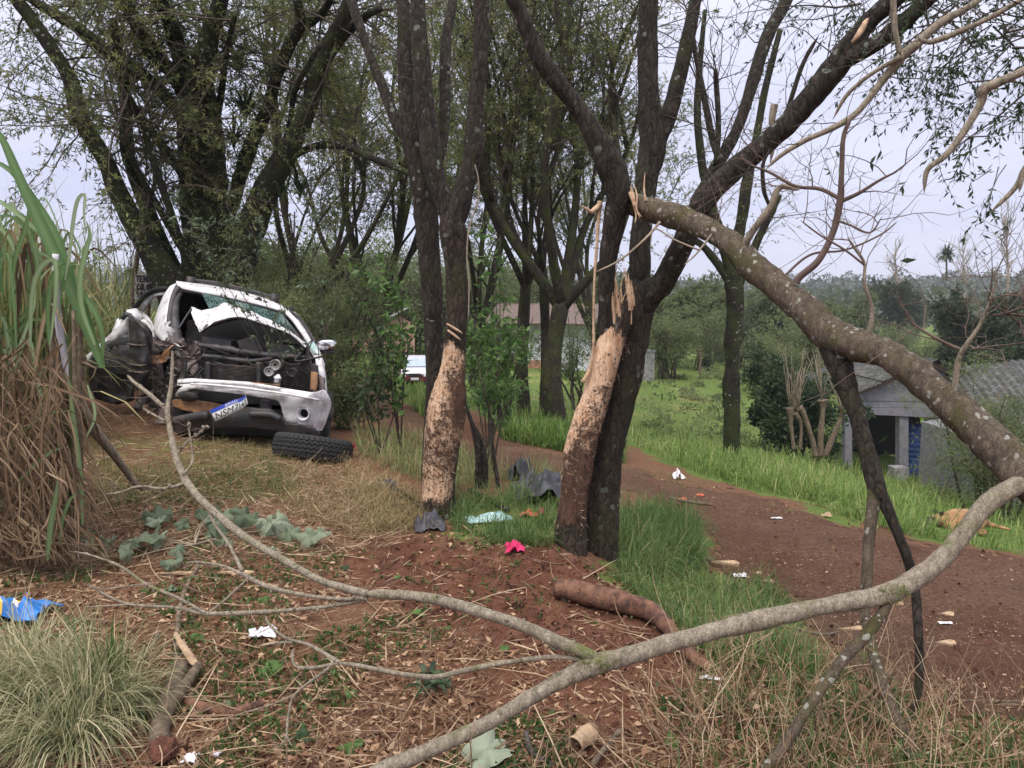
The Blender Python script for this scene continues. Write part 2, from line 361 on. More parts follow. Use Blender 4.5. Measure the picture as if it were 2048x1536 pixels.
M['bark_grey'] = bark_mat('lichen_grey_bark', (.022, .017, .013), (.23, .18, .13), moss=(.085, .08, .025), mossamt=.5, lich=(.45, .45, .39), lichamt=.8, sc=2.0, cracks=.22)
M['bark_pale'] = bark_mat('pale_branch_bark', (.13, .105, .075), (.50, .43, .33), moss=(.13, .155, .035), mossamt=.3, lich=(.10, .105, .055), lichamt=.5, sc=2.2, cracks=.35)
M['bark_green'] = bark_mat('green_lichen_branch_bark', (.16, .14, .09), (.38, .34, .24), moss=(.12, .16, .03), mossamt=.65, lich=(.5, .52, .42), lichamt=.4, sc=2, cracks=.2)
M['bark_far'] = bark_mat('far_bark', (.02, .016, .012), (.075, .06, .045), mossamt=.6, lichamt=.1)
M['twig'] = plain('twig_bark', (.06, .045, .032), .8, bump=0)
M['twig_pale'] = plain('pale_twig_bark', (.27, .22, .16), .8, bump=0)
M['twig_red'] = plain('reddish_twig_bark', (.125, .085, .068), .8, bump=.1)
M['wood'] = plain('raw_split_wood', (.60, .42, .27), .75, var=.4, sc=30, bump=.7, dirt=(.25, .13, .075), dirtamt=.25)
M['redlog'] = plain('stripped_red_log', (.10, .046, .032), .85, var=.6, sc=26, bump=.9, dirt=(.30, .15, .085), dirtamt=.2)
M['drylog'] = plain('dry_log_bark', (.20, .15, .10), .9, var=.5, sc=30, bump=.9, dirt=(.07, .05, .035), dirtamt=.35)
M['soilclod'] = plain('red_soil_clod', (.13, .05, .032), .95, var=.4, sc=30, bump=.9)
M['leaf_olive'] = leaf_mat('feathery_olive_leaves', [(.07, .10, .038), (.135, .17, .06), (.22, .25, .09), (.33, .32, .14)], trans=.5)
M['leaf_dark'] = leaf_mat('dark_green_leaves', [(.022, .04, .02), (.04, .07, .03), (.07, .11, .042)])
M['leaf_bush'] = leaf_mat('bush_leaves', [(.08, .11, .045), (.155, .19, .078), (.25, .28, .13)], trans=.5)
M['leaf_sap'] = leaf_mat('sapling_leaves', [(.045, .11, .028), (.10, .19, .05), (.18, .29, .085)], rough=.4, trans=.45)
M['leaf_grey'] = leaf_mat('greyish_green_leaves', [(.07, .10, .06), (.11, .15, .085), (.17, .21, .12)], rough=.5)
M['leaf_wilt'] = leaf_mat('wilted_pale_leaves', [(.085, .12, .07), (.16, .205, .13), (.25, .30, .20), (.38, .43, .32)], rough=.6)
M['leaf_far'] = leaf_mat('far_forest_leaves', [(.032, .056, .03), (.065, .088, .045), (.12, .13, .068)])
M['grass_lush'] = leaf_mat('lush_grass', [(.07, .14, .03), (.14, .235, .05), (.24, .33, .085), (.42, .41, .19)], trans=.45)
M['grass_blue'] = leaf_mat('verge_grass_blades', [(.05, .115, .032), (.11, .19, .055), (.20, .27, .09), (.40, .35, .19)], trans=.45)
M['grass_dry'] = leaf_mat('drying_grass', [(.07, .11, .03), (.17, .17, .06), (.30, .23, .11), (.42, .32, .18)])
M['tussock'] = leaf_mat('tussock_grass', [(.07, .115, .045), (.19, .21, .095), (.42, .38, .22), (.60, .53, .36)])
M['cane'] = leaf_mat('cane_leaf', [(.07, .15, .05), (.13, .23, .085), (.22, .33, .15), (.42, .50, .32)], rough=.4, trans=.4)
M['cane_dry'] = leaf_mat('dead_cane_leaf', [(.045, .028, .018), (.13, .082, .05), (.27, .185, .11), (.48, .36, .23)])
M['cane_back'] = leaf_mat('far_cane_leaf', [(.07, .12, .04), (.15, .19, .07), (.30, .30, .12), (.46, .40, .19)])
M['straw'] = leaf_mat('straw_litter', [(.11, .06, .038), (.23, .14, .085), (.40, .28, .17), (.60, .47, .32)], trans=.1)
M['dryleaf'] = leaf_mat('dry_fallen_leaves', [(.09, .04, .027), (.20, .10, .06), (.36, .21, .12), (.56, .40, .26)], trans=.1)
M['weed'] = leaf_mat('small_weeds', [(.035, .075, .022), (.07, .13, .035), (.13, .20, .06)])
# ground material
def ground_mat(name, road=False):
    m, n, b = new_mat(name); t = NT(n); v = t.coord()
    n1 = t.noise(v, .9, 6); n2 = t.noise(v, 7, 8, .7); n3 = t.noise(v, 38, 5, .7)
    red = t.ramp(n2, [(.25, (.062, .025, .016)), (.5, (.125, .054, .033)), (.75, (.20, .10, .062))])
    if road:
        lit = t.ramp(n3, [(.3, (.10, .050, .031)), (.55, (.20, .115, .074)), (.8, (.35, .235, .16))])
        red = t.mix(.25, red, (.12, .055, .032)); c = t.mix(t.ramp(t.math('ADD', n1, t.math('MULTIPLY', n3, .5)), [(.55, (0, 0, 0)), (.85, (1, 1, 1))]), red, lit)
        dk = t.ramp(t.noise(v, 1.7, 5), [(.52, (0, 0, 0)), (.72, (.5, .5, .5))]); c = t.mix(dk, c, (.088, .05, .04))
    else:
        lit = t.ramp(n3, [(.25, (.062, .027, .017)), (.5, (.135, .066, .038)), (.7, (.235, .14, .08)), (.85, (.36, .25, .155))])
        chip = t.voro(v, 46, out=1); cs = t.node('SeparateColor'); t.link(chip, cs.inputs[0])
        lit = t.mix(t.math('MULTIPLY', cs.outputs[0], .45), lit, (.21, .12, .07))
        grs = t.ramp(n3, [(.25, (.05, .085, .02)), (.5, (.105, .155, .036)), (.75, (.19, .225, .065))])
        gd = t.ramp(t.noise(v, .35, 5), [(.55, (0, 0, 0)), (.7, (1, 1, 1))]); grs = t.mix(t.math('MULTIPLY', gd, .6), grs, (.30, .24, .105))
        sw = lambda a, k: t.ramp(t.math('ADD', t.attr(a), t.math('MULTIPLY', t.math('SUBTRACT', n2, .5), k)), [(.38, (0, 0, 0)), (.62, (1, 1, 1))])
        c = t.mix(sw('soil', 1.2), lit, red); c = t.mix(sw('green', .9), c, grs)
    t.link(c, b.inputs['Base Color']); b.inputs['Roughness'].default_value = .95; b.inputs['Specular IOR Level'].default_value = .15
    hh = t.math('ADD', n3, t.math('MULTIPLY', t.noise(v, 110, 4), .5))
    if road: hh = t.math('ADD', hh, t.math('MULTIPLY', t.noise(v, 5, 5, .7), 2.2))
    t.bump(hh, b, 1.0 if road else .9, .045 if road else .02); return m
M['ground'] = ground_mat('littered_soil'); M['road'] = ground_mat('red_dirt_track', True)

# ---------------------------------------------------------------- zones (outlines on the ground, as seen from the camera)
Z_ROAD = [(690,742),(760,790),(830,812),(1000,872),(1100,905),(1250,932),(1340,955),(1480,985),(1620,1015),(1700,1048),(1800,1075),(1930,1100),(2060,1120),(2500,1190),
          (2700,1420),(2300,1480),(2048,1455),(1900,1410),(1760,1370),(1640,1300),(1570,1205),(1420,1140),(1400,1050),(1250,990),(1120,965),(1000,940),(880,920),(780,870),(740,830),(690,780)]
Z_SOIL = [(760,1085),(850,1062),(960,1100),(1060,1105),(1100,1085),(1190,1110),(1240,1180),(1350,1260),(1400,1360),(1330,1380),(1200,1330),(1050,1320),(900,1260),(770,1190),(700,1120)]
Z_SOIL2 = [(880,1330),(1330,1350),(1480,1420),(1500,1600),(1250,1600),(1150,1450),(900,1400)]
Z_BANK = [(1240,880),(1340,930),(1500,982),(1620,1010),(1700,1042),(1800,1070),(1930,1092),(2060,1112),(2500,1180),(2500,960),(2048,955),(1900,945),(1700,930),(1450,905),(1300,870)]
Z_G2 = [(1235,1040),(1300,1010),(1395,1050),(1405,1135),(1560,1190),(1600,1250),(1560,1330),(1430,1335),(1340,1250),(1230,1165)]
Z_G3 = [(900,1000),(1110,990),(1105,1095),(1010,1095),(900,1060)]
Z_CAR = [(180,870),(350,875),(560,890),(600,960),(560,1010),(180,1010)]
Z_LAWN = [(900,740),(1290,742),(1460,740),(1800,760),(2300,780),(2300,950),(1900,950),(1600,920),(1250,880),(1000,850),(900,800)]
Z_FARL = [(680,690),(1000,690),(1000,742),(900,760),(880,860),(800,800),(740,745),(680,735)]
Z_SCRUB = [(1420,1290),(1600,1300),(1750,1390),(1900,1430),(2048,1480),(2300,1500),(2300,1650),(1300,1650)]
def zone_vals(P):
    x, y, d = proj(P); vis = d > .3
    nx = 34 * vnoise(P, 2.2, 31) + 16 * vnoise(P, 9, 32); ny = 14 * vnoise(P, 2.2, 33) + 7 * vnoise(P, 9, 34)
    nx = nx * np.clip(6 / np.maximum(d, .5), .2, 1.3); ny = ny * np.clip(6 / np.maximum(d, .5), .1, 1.3)
    a, b = x + nx, y + ny
    road = inpoly(a, b, Z_ROAD) & vis
    soil = (inpoly(a, b, Z_SOIL) * .95 + inpoly(a, b, Z_SOIL2) * .62) * vis
    green = np.where(vis, inpoly(a, b, Z_BANK) * .9 + inpoly(a, b, Z_G2) * .6 + inpoly(a, b, Z_G3) * .6 + inpoly(a, b, Z_CAR) * .45 + inpoly(a, b, Z_LAWN) * 1. + inpoly(a, b, Z_FARL) * .9 + inpoly(a, b, Z_SCRUB) * .3, 0)
    green = np.where(d > 30, np.maximum(green, .85), green)
    return road, np.clip(soil, 0, 1), np.clip(green, 0, 1)
def build_ground():
    fine = np.linspace(R(-44), R(44), 430); rest = np.linspace(R(44), R(316), 70)[1:-1]; th = np.concatenate([fine, rest])
    lr = np.concatenate([np.linspace(math.log(.05), math.log(1.8), 12), np.linspace(math.log(1.8), math.log(14), 230)[1:], np.linspace(math.log(14), math.log(2000), 90)[1:]])
    t, l = np.meshgrid(th, lr, indexing='ij'); r = np.exp(l); X = np.sin(t) * r; Y = np.cos(t) * r
    Z = height(X, Y); P = np.stack([X, Y, Z], -1); nt_, nl = X.shape
    i = np.arange(nt_)[:, None]; j = np.arange(nl - 1)[None]; i2 = (i + 1) % nt_
    q = np.stack([i * nl + j, i2 * nl + j, i2 * nl + j + 1, i * nl + j + 1], -1)
    q = q[..., ::-1]
    road, soil, green = zone_vals(P)
    mb = MB(); mb.add(P, q, a=soil.ravel()); cen = np.array([[0, 0, float(height(np.array([0.]), np.array([0.]))[0])]])
    mb.add(cen); n0 = mb.n - 1; mb.t.append(np.array([(n0, (k + 1) % nt_ * nl, k * nl) for k in range(nt_)]))
    o = kind(mesh_obj('ground', mb, M['ground'], attr='soil'), 'structure')
    g = np.zeros(mb.n); g[:nt_ * nl] = green.ravel(); A = o.data.attributes.new('green', 'FLOAT', 'POINT'); A.data.foreach_set('value', g.astype(np.float32))
    qm = (road[i, j] & road[i2, j] & road[i2, j + 1] & road[i, j + 1]); qr = q[qm]
    u, inv = np.unique(qr, return_inverse=True); V = P.reshape(-1, 3)[u] + np.array([0, 0, .006]); rb = MB(); rb.add(V, inv.reshape(-1, 4))
    kind(mesh_obj('dirt_road', rb, M['road']), 'structure')
build_ground()

# ---------------------------------------------------------------- tree building blocks
RS = 1.0
def px_path(pts, d0, d1=None, n=None):
    """pts (px,py,rpx[,depth]) -> centres, radii"""
    p = np.array([q[:3] for q in pts], float); m = len(p)
    if len(pts[0]) > 3: d = np.array([q[3] for q in pts], float)
    else: d = np.linspace(d0, d1 if d1 is not None else d0, m)
    W = at(p[:, 0], p[:, 1], d); r = p[:, 2] * RS * d / F
    n = n or max(8, m * 6)
    return spline(W, n), np.maximum(spline(np.stack([r, r, r], -1), n)[:, 0], .001)
def limb(parent, name, pts, d0, d1=None, m='bark', amp=.16, sides=16, freq=9, n=None, strip=None, seed=0):
    P, r = px_path(pts, d0, d1, n); mb = MB()
    if r[-1] < .022 and strip is None: r = r * np.clip(np.linspace(len(r) / 3., .12, len(r)), 0, 1)
    sides = sides if r.max() > .03 else 8
    mb.tubes(P, r, sides, amp=amp, freq=freq, seed=seed + int(abs(P[0, 0] * 97)) % 50)
    pa = None
    if False: pass
    if strip is not None:
        V = mb.v[-1]; nn = mb.off; mb.a[-1] = strip(V, nn); pa = strip.patch(V, nn)
    o = part(name, mb, M[m], parent)
    if pa is not None: A_ = o.data.attributes.new('patch', 'FLOAT', 'POINT'); A_.data.foreach_set('value', pa.astype(np.float32))
    return P, r
def resample(P, t):
    t = np.clip(t, 0, 1) * (len(P) - 1); k = np.minimum(t.astype(int), len(P) - 2); f = (t - k)[:, None]
    return P[k] * (1 - f) + P[k + 1] * f, nrm(P[k + 1] - P[k])
def sprout(P, T, Ln, K=6, spread=.8, up=.3, wig=.15, droop=0., outward=None):
    N = len(P); d = nrm(T * (1 - spread) + nrm(rng.normal(size=(N, 3))) * spread + np.array([0, 0, up]))
    if outward is not None: d = nrm(d + outward)
    out = [P]; st = np.broadcast_to(Ln, (N,))[:, None] / (K - 1)
    for k in range(K - 1):
        d = nrm(d + rng.normal(size=(N, 3)) * wig + np.array([0, 0, -droop * (k + 1) / K])); out.append(out[-1] + d * st)
    return np.stack(out, 1)
def along(B, n, lo=.25, hi=1.):
    """B (N,K,3): n random points on each -> pos, tangent"""
    N, K, _ = B.shape; t = rng.uniform(lo, hi, (N, n)) * (K - 1); k = np.minimum(t.astype(int), K - 2); f = (t - k)[..., None]; i = np.arange(N)[:, None]
    a = B[i, k]; b = B[i, k + 1]; return (a * (1 - f) + b * f).reshape(-1, 3), nrm(b - a).reshape(-1, 3)
def crown(limbs, n1, l1, n2, l2, n3, ls, tw, lf, lo=.35, r1=.02, up=.35, spread=.75, wl=.3, droop=.1, tint=(0, 1), n_twig=1, hi=1., back=0.):
    """limbs: list of (K,3) paths; adds branches, twigs and leaves"""
    Ps, Ts = [], []
    for P in limbs:
        t = rng.uniform(lo, hi, n1); a, b = resample(P, t); Ps.append(a); Ts.append(b)
    P = np.concatenate(Ps); T = np.concatenate(Ts)
    B1 = sprout(P, T, rng.uniform(.5, 1.1, len(P)) * l1, 6, spread, up, .16, droop * .3, np.array([0, back, 0]) if back else None)
    tw.tubes(B1, np.linspace(1, .25, 6)[None] * rng.uniform(.6, 1.2, (len(B1), 1)) * r1, 4, cap=False)
    P, T = along(B1, n2, .2); B2 = sprout(P, T, rng.uniform(.4, 1.2, len(P)) * l2, 5, .55, up * .5, .14, droop)
    tw.tubes(B2, np.broadcast_to(np.linspace(1, .3, 5)[None] * r1 * .3, (len(B2), 5)), 3, cap=False)
    P, T = along(B2, n3, .15); N = len(P)
    D = nrm(T * .6 + nrm(rng.normal(size=(N, 3))) * .9 + np.array([0, 0, -droop]))
    g = np.repeat(rng.uniform(tint[0], tint[1], len(B2)), n3)
    s = ls * rng.uniform(.6, 1.25, N)
    lf.leaves(P, D, s, s * wl, np.clip(g * .7 + .3 * rng.random(N), 0, 1))
    return B1, B2

# ---------------------------------------------------------------- broken tree in the middle (about 4.7 m away)
def strip_fn(z0, z1, dirv, th=.0, edge=.25, patch=None):
    dirv = nrm(np.asarray(dirv, float))
    def f(V, n):
        s = (n * dirv).sum(-1) - th
        zz = np.clip((V[:, 2] - z0) / edge, 0, 1) * np.clip((z1 + .05 - V[:, 2] + .06 * vnoise(V * np.array([1, 1, .3]), 18, 12)) / .26, 0, 1)
        return np.clip(.5 + s * .5, 0, 1) * zz
    f.patch = patch or (lambda V, n: 0 * V[:, 0] + .5)
    return f
tC = thing('broken_tree', 'tree right of centre with bark torn off one side and a split open fork', 'tree', g1(1180, 1125))
zt = lambda py, Y: float(at(1200, py, Y)[2])
RS = .95
limb(tC, 'trunk', [(1128,1150,46),(1140,1090,37),(1143,1058,33),(1150,988,31),(1158,910,33),(1172,851,32),(1192,792,31),(1207,734,31),(1226,675,28),(1240,640,24),(1252,600,18)], 4.7, 4.72, 'bark_strip', .14, 28, n=90, strip=strip_fn(zt(1100, 4.7), zt(642, 4.7), (-.45, -1, .15), -.75, .4, lambda V, n: np.clip(.10 + (zt(660, 4.7) - V[:, 2]) / 1.0 * .74 + .2 * np.clip(n[:, 0], -1, 1), 0, .8)))
limb(tC, 'trunk', [(1196,1170,50),(1196,1100,42),(1200,988,39),(1211,910,38),(1240,792,36),(1260,675,36),(1268,610,40),(1290,575,34)], 4.88, 4.85, 'bark_strip', .15, 28, n=80, strip=strip_fn(zt(760, 4.85), zt(650, 4.85), (-.9, -1, 0), .5))
RS = .86
P1, _ = limb(tC, 'limb', [(1262,640,36),(1292,594,36),(1322,566,28),(1345,529,27),(1368,485,27),(1391,430,26),(1446,358,25),(1505,310,25),(1574,248,26),(1629,186,27),(1683,120,27),(1731,50,22),(1786,0,22),(1850,-60,20),(1960,-150,16)], 4.86, 4.2, n=110)
P2, _ = limb(tC, 'limb', [(1670,140,14),(1700,115,18),(1756,84,18),(1811,40,18),(1855,0,16),(1930,-55,15),(2040,-110,12)], 4.4, 4.1)
P3, _ = limb(tC, 'limb', [(1217,690,16),(1213,646,17),(1211,594,18),(1216,520,20),(1224,464,23),(1231,425,25),(1236,386,29),(1216,325,30),(1181,256,22),(1147,205,20),(1106,154,20),(1072,103,19),(1041,27,18),(1027,0,17),(985,-80,16)], 4.72, 4.4, n=100, amp=.2)
P4, _ = limb(tC, 'limb', [(1275,640,30),(1276,600,28),(1280,542,25),(1280,490,25),(1287,420,24),(1295,350,26),(1305,290,30),(1297,200,24),(1295,100,23),(1297,0,22),(1298,-90,20)], 4.95, 5.1, n=90)
P5, _ = limb(tC, 'limb', [(1305,300,20),(1336,237,19),(1355,164,18),(1377,73,15),(1391,0,14),(1408,-80,12)], 5.05, 5.2)
P6, _ = limb(tC, 'limb', [(1385,440,14),(1395,402,16),(1412,372,16),(1439,321,15),(1475,256,14),(1505,164,14),(1534,73,14),(1574,0,12),(1610,-80,11)], 4.9, 5.5)
P7, _ = limb(tC, 'branch', [(1438,322,7),(1424,274,8),(1406,183,7.5),(1388,91,6),(1378,20,5)], 5.0, 5.3)
P8, _ = limb(tC, 'branch', [(1432,330,6),(1437,250,6.5),(1432,160,6),(1431,135,4)], 5.0, 5.1)
limb(tC, 'branch', [(1560,250,7),(1575,220,6),(1605,130,5),(1638,70,4)], 4.6, 4.7)
limb(tC, 'branch', [(1545,245,6),(1549,209,8),(1543,240,7),(1549,272,6),(1540,330,4)], 4.5, 4.5, 'bark_pale')
RS = 1.0
def flakes(par, pts, Y, z_hi, z_lo, n, mt, L0, W0, side=1):
    b = MB(); pts = np.array(pts, float)
    for _ in range(n):
        y = rng.uniform(z_hi, z_lo); x = np.interp(y, pts[:, 1], pts[:, 0]); r = np.interp(y, pts[:, 1], pts[:, 2]); e = rng.choice([-1, 1]) if side == 0 else side
        u = e * rng.uniform(.35, 1.0); c = at(x + u * r, y, Y - r * Y / F * math.sqrt(max(0, 1 - u * u)) * .9); d = np.array([e * rng.uniform(.1, .7), -rng.uniform(.2, .8), rng.normal() * .9]); b.leaves(c[None], d[None], rng.uniform(.5, 1.3) * L0, rng.uniform(.5, 1.2) * W0, fold=.6)
    kind(part('bark_flakes', b, M[mt], par, False), 'stuff')
flakes(tC, [(1228,675,26),(1207,734,30),(1192,792,30),(1172,851,32),(1158,910,33),(1150,988,30),(1140,1060,33)], 4.7, 680, 1080, 30, 'bark', .028, .016, 1)
flakes(tC, [(1228,675,26),(1207,734,30),(1192,792,30),(1172,851,32),(1158,910,33),(1150,988,30),(1140,1060,33)], 4.7, 660, 1080, 50, 'wood', .05, .004, 0)
# raw torn strips and splinters
mb = MB()
Ps, rs = px_path([(1200,402,5),(1197,440,4),(1193,500,3.2),(1189,560,3),(1187,640,3),(1187,690,3.4),(1180,735,4),(1166,765,5)], 4.66, 4.66, 44); mb.tubes(Ps, rs, 6, amp=.3, freq=20)
Ps, rs = px_path([(1201,408,5),(1192,418,6),(1182,424,5),(1172,417,3),(1162,413,1)], 4.66, 4.6, 16); mb.tubes(Ps, rs, 5, amp=.3, freq=20)
part('torn_bark_strip', mb, M['wood'], tC)
mb = MB()
for _ in range(30):
    a = rng.uniform(0, 1); x0 = 1212 + a * 40 + rng.normal() * 5; y0 = 668 - a * 45 + rng.normal() * 12; ln = rng.uniform(25, 115)
    pp, rr = px_path([(x0, y0, rng.uniform(1.2, 2.6)), (x0 + rng.normal() * 4, y0 - ln * .5, 1.3), (x0 + rng.normal() * 9 + 4, y0 - ln, .4)], 4.68, 4.66, 6); mb.tubes(pp, rr, 4)
for x0, y0, x1, y1, r in ((1222,560,1230,655,3),(1228,545,1236,590,2.5),(1232,580,1243,650,3.5),(1256,545,1262,620,5),(1250,535,1256,590,3),(1262,560,1268,612,3)):
    pp, rr = px_path([(x1, y1, r), ((x0 + x1) / 2, (y0 + y1) / 2, r), (x0, y0, .5)], 4.66, 4.64, 8); mb.tubes(pp, rr, 4)
kind(part('splinters', mb, M['wood'], tC, False), 'stuff')
mb = MB()
for k, (p) in enumerate(([(1258,366,.6),(1266,388,2.6),(1270,408,2.4),(1279,436,.6)], [(1268,368,.5),(1274,392,2),(1273,418,2.2),(1283,434,.5)], [(1250,370,.5),(1260,390,2.2),(1268,412,1)], [(1262,380,.6),(1266,404,2.4),(1272,428,1.8),(1270,446,.5)], [(1255,365,.6),(1264,395,2.4),(1270,410,1)], [(1275,410,2),(1300,415,2.4),(1322,424,1)], [(1290,345,.6),(1288,375,1.8),(1291,402,3)])):
    pp, rr = px_path(p, 4.55, 4.5, 10); mb.tubes(pp, rr, 5, amp=.3)
kind(part('splinters', mb, M['wood'], tC, False), 'stuff')
pp, rr = px_path([(1704,84,2),(1715,72,5),(1724,58,6),(1731,44,5),(1737,36,1)], 4.1, 4.1, 8); part('pale_scar', MB().tubes(pp, rr, 8, amp=.15), M['wood'], tC)
# thin hanging branches that come down from the crown above the frame
HB = [([(2010,-70,8),(1957,0,6),(1884,44,8),(1830,91,9),(1804,113,9),(1760,168,7),(1713,226,6),(1665,256,6),(1610,281,5),(1563,310,4),(1530,340,2)], 3.5, 3.7),
      ([(1780,-60,6),(1786,0,6),(1791,66,5),(1802,113,5)], 3.5, 3.5),
      ([(2090,-30,6),(2030,7,5),(1976,37,5),(1921,62,5.5),(1859,84,5),(1830,70,2)], 3.4, 3.5),
      ([(2200,70,10),(2120,105,9),(2048,142,8),(1985,170,9),(1966,180,10),(1962,205,8),(1928,263,7),(1892,310,6),(1855,340,5),(1848,387,3)], 3.0, 3.1),
      ([(2150,240,7),(2100,280,7),(2052,335,6),(2030,376,5),(1979,427,3)], 3.0, 3.1), ([(2048,340,5),(2038,385,3)], 3.05, 3.05),
      ([(1804,113,5),(1755,140,4),(1720,165,4),(1690,195,4),(1665,240,2)], 3.55, 3.7)]
hb = []
for p, a, b in HB: hb.append(limb(tC, 'branch', p, a, b, 'bark_pale', .12, 8)[0])
# ---------------------------------------------------------------- snapped stem that fell towards the camera, with its branches
tD = thing('fallen_tree', 'thick mossy snapped stem sloping down right from the broken fork, propped on its branches', 'fallen tree', g1(1750, 1390))
RS = .71
DP, DR = limb(tD, 'trunk', [(1222,400,24,4.74),(1250,404,30,4.68),(1274,412,33,4.62),(1326,426,34,4.5),(1373,440,33,4.42),(1428,465,31,4.25),(1475,498,33,4.1),(1507,533,38,3.98),(1552,570,39,3.88),(1612,622,41,3.7),(1658,665,45,3.6),(1714,690,43,3.45),(1771,707,40,3.33),(1828,745,45,3.2),(1884,792,48,3.05),(1941,845,51,2.95),(1990,894,52,2.85),(2031,936,51,2.77),(2070,975,50,2.7),(2140,1030,44,2.62)], 4, 3, 'bark_grey', .2, 30, n=190, freq=11)
RS = .92
DS = [([(1672,690,36,3.58),(1680,732,26,3.52),(1697,781,20,3.48),(1716,838,18,3.42),(1734,906,18,3.36),(1752,974,19,3.3),(1755,1000,16,3.28)], 'bark', 'limb'),
      ([(1752,975,18,3.3),(1745,1027,15,3.27),(1737,1091,14,3.24),(1734,1155,14,3.2),(1730,1222,12,3.16),(1745,1297,13,3.05),(1764,1365,15,2.9),(1790,1432,16,2.78),(1820,1496,17,2.66),(1842,1560,18,2.56)], 'bark_grey', 'limb'),
      ([(1755,975,16,3.3),(1771,1009,17,3.26),(1797,1072,15,3.2),(1816,1121,14,3.18),(1831,1185,13,3.15),(1835,1241,13,3.1),(1839,1316,11,3.05),(1837,1372,10,3.0),(1827,1421,8,2.95),(1815,1450,6,2.9)], 'bark', 'limb')]
for k_, (p, m, nme) in enumerate(DS):
    RS = .98 if k_ == 0 else .78
    limb(tD, nme, p, 3, 3, m, .24, 16)
RS = .92
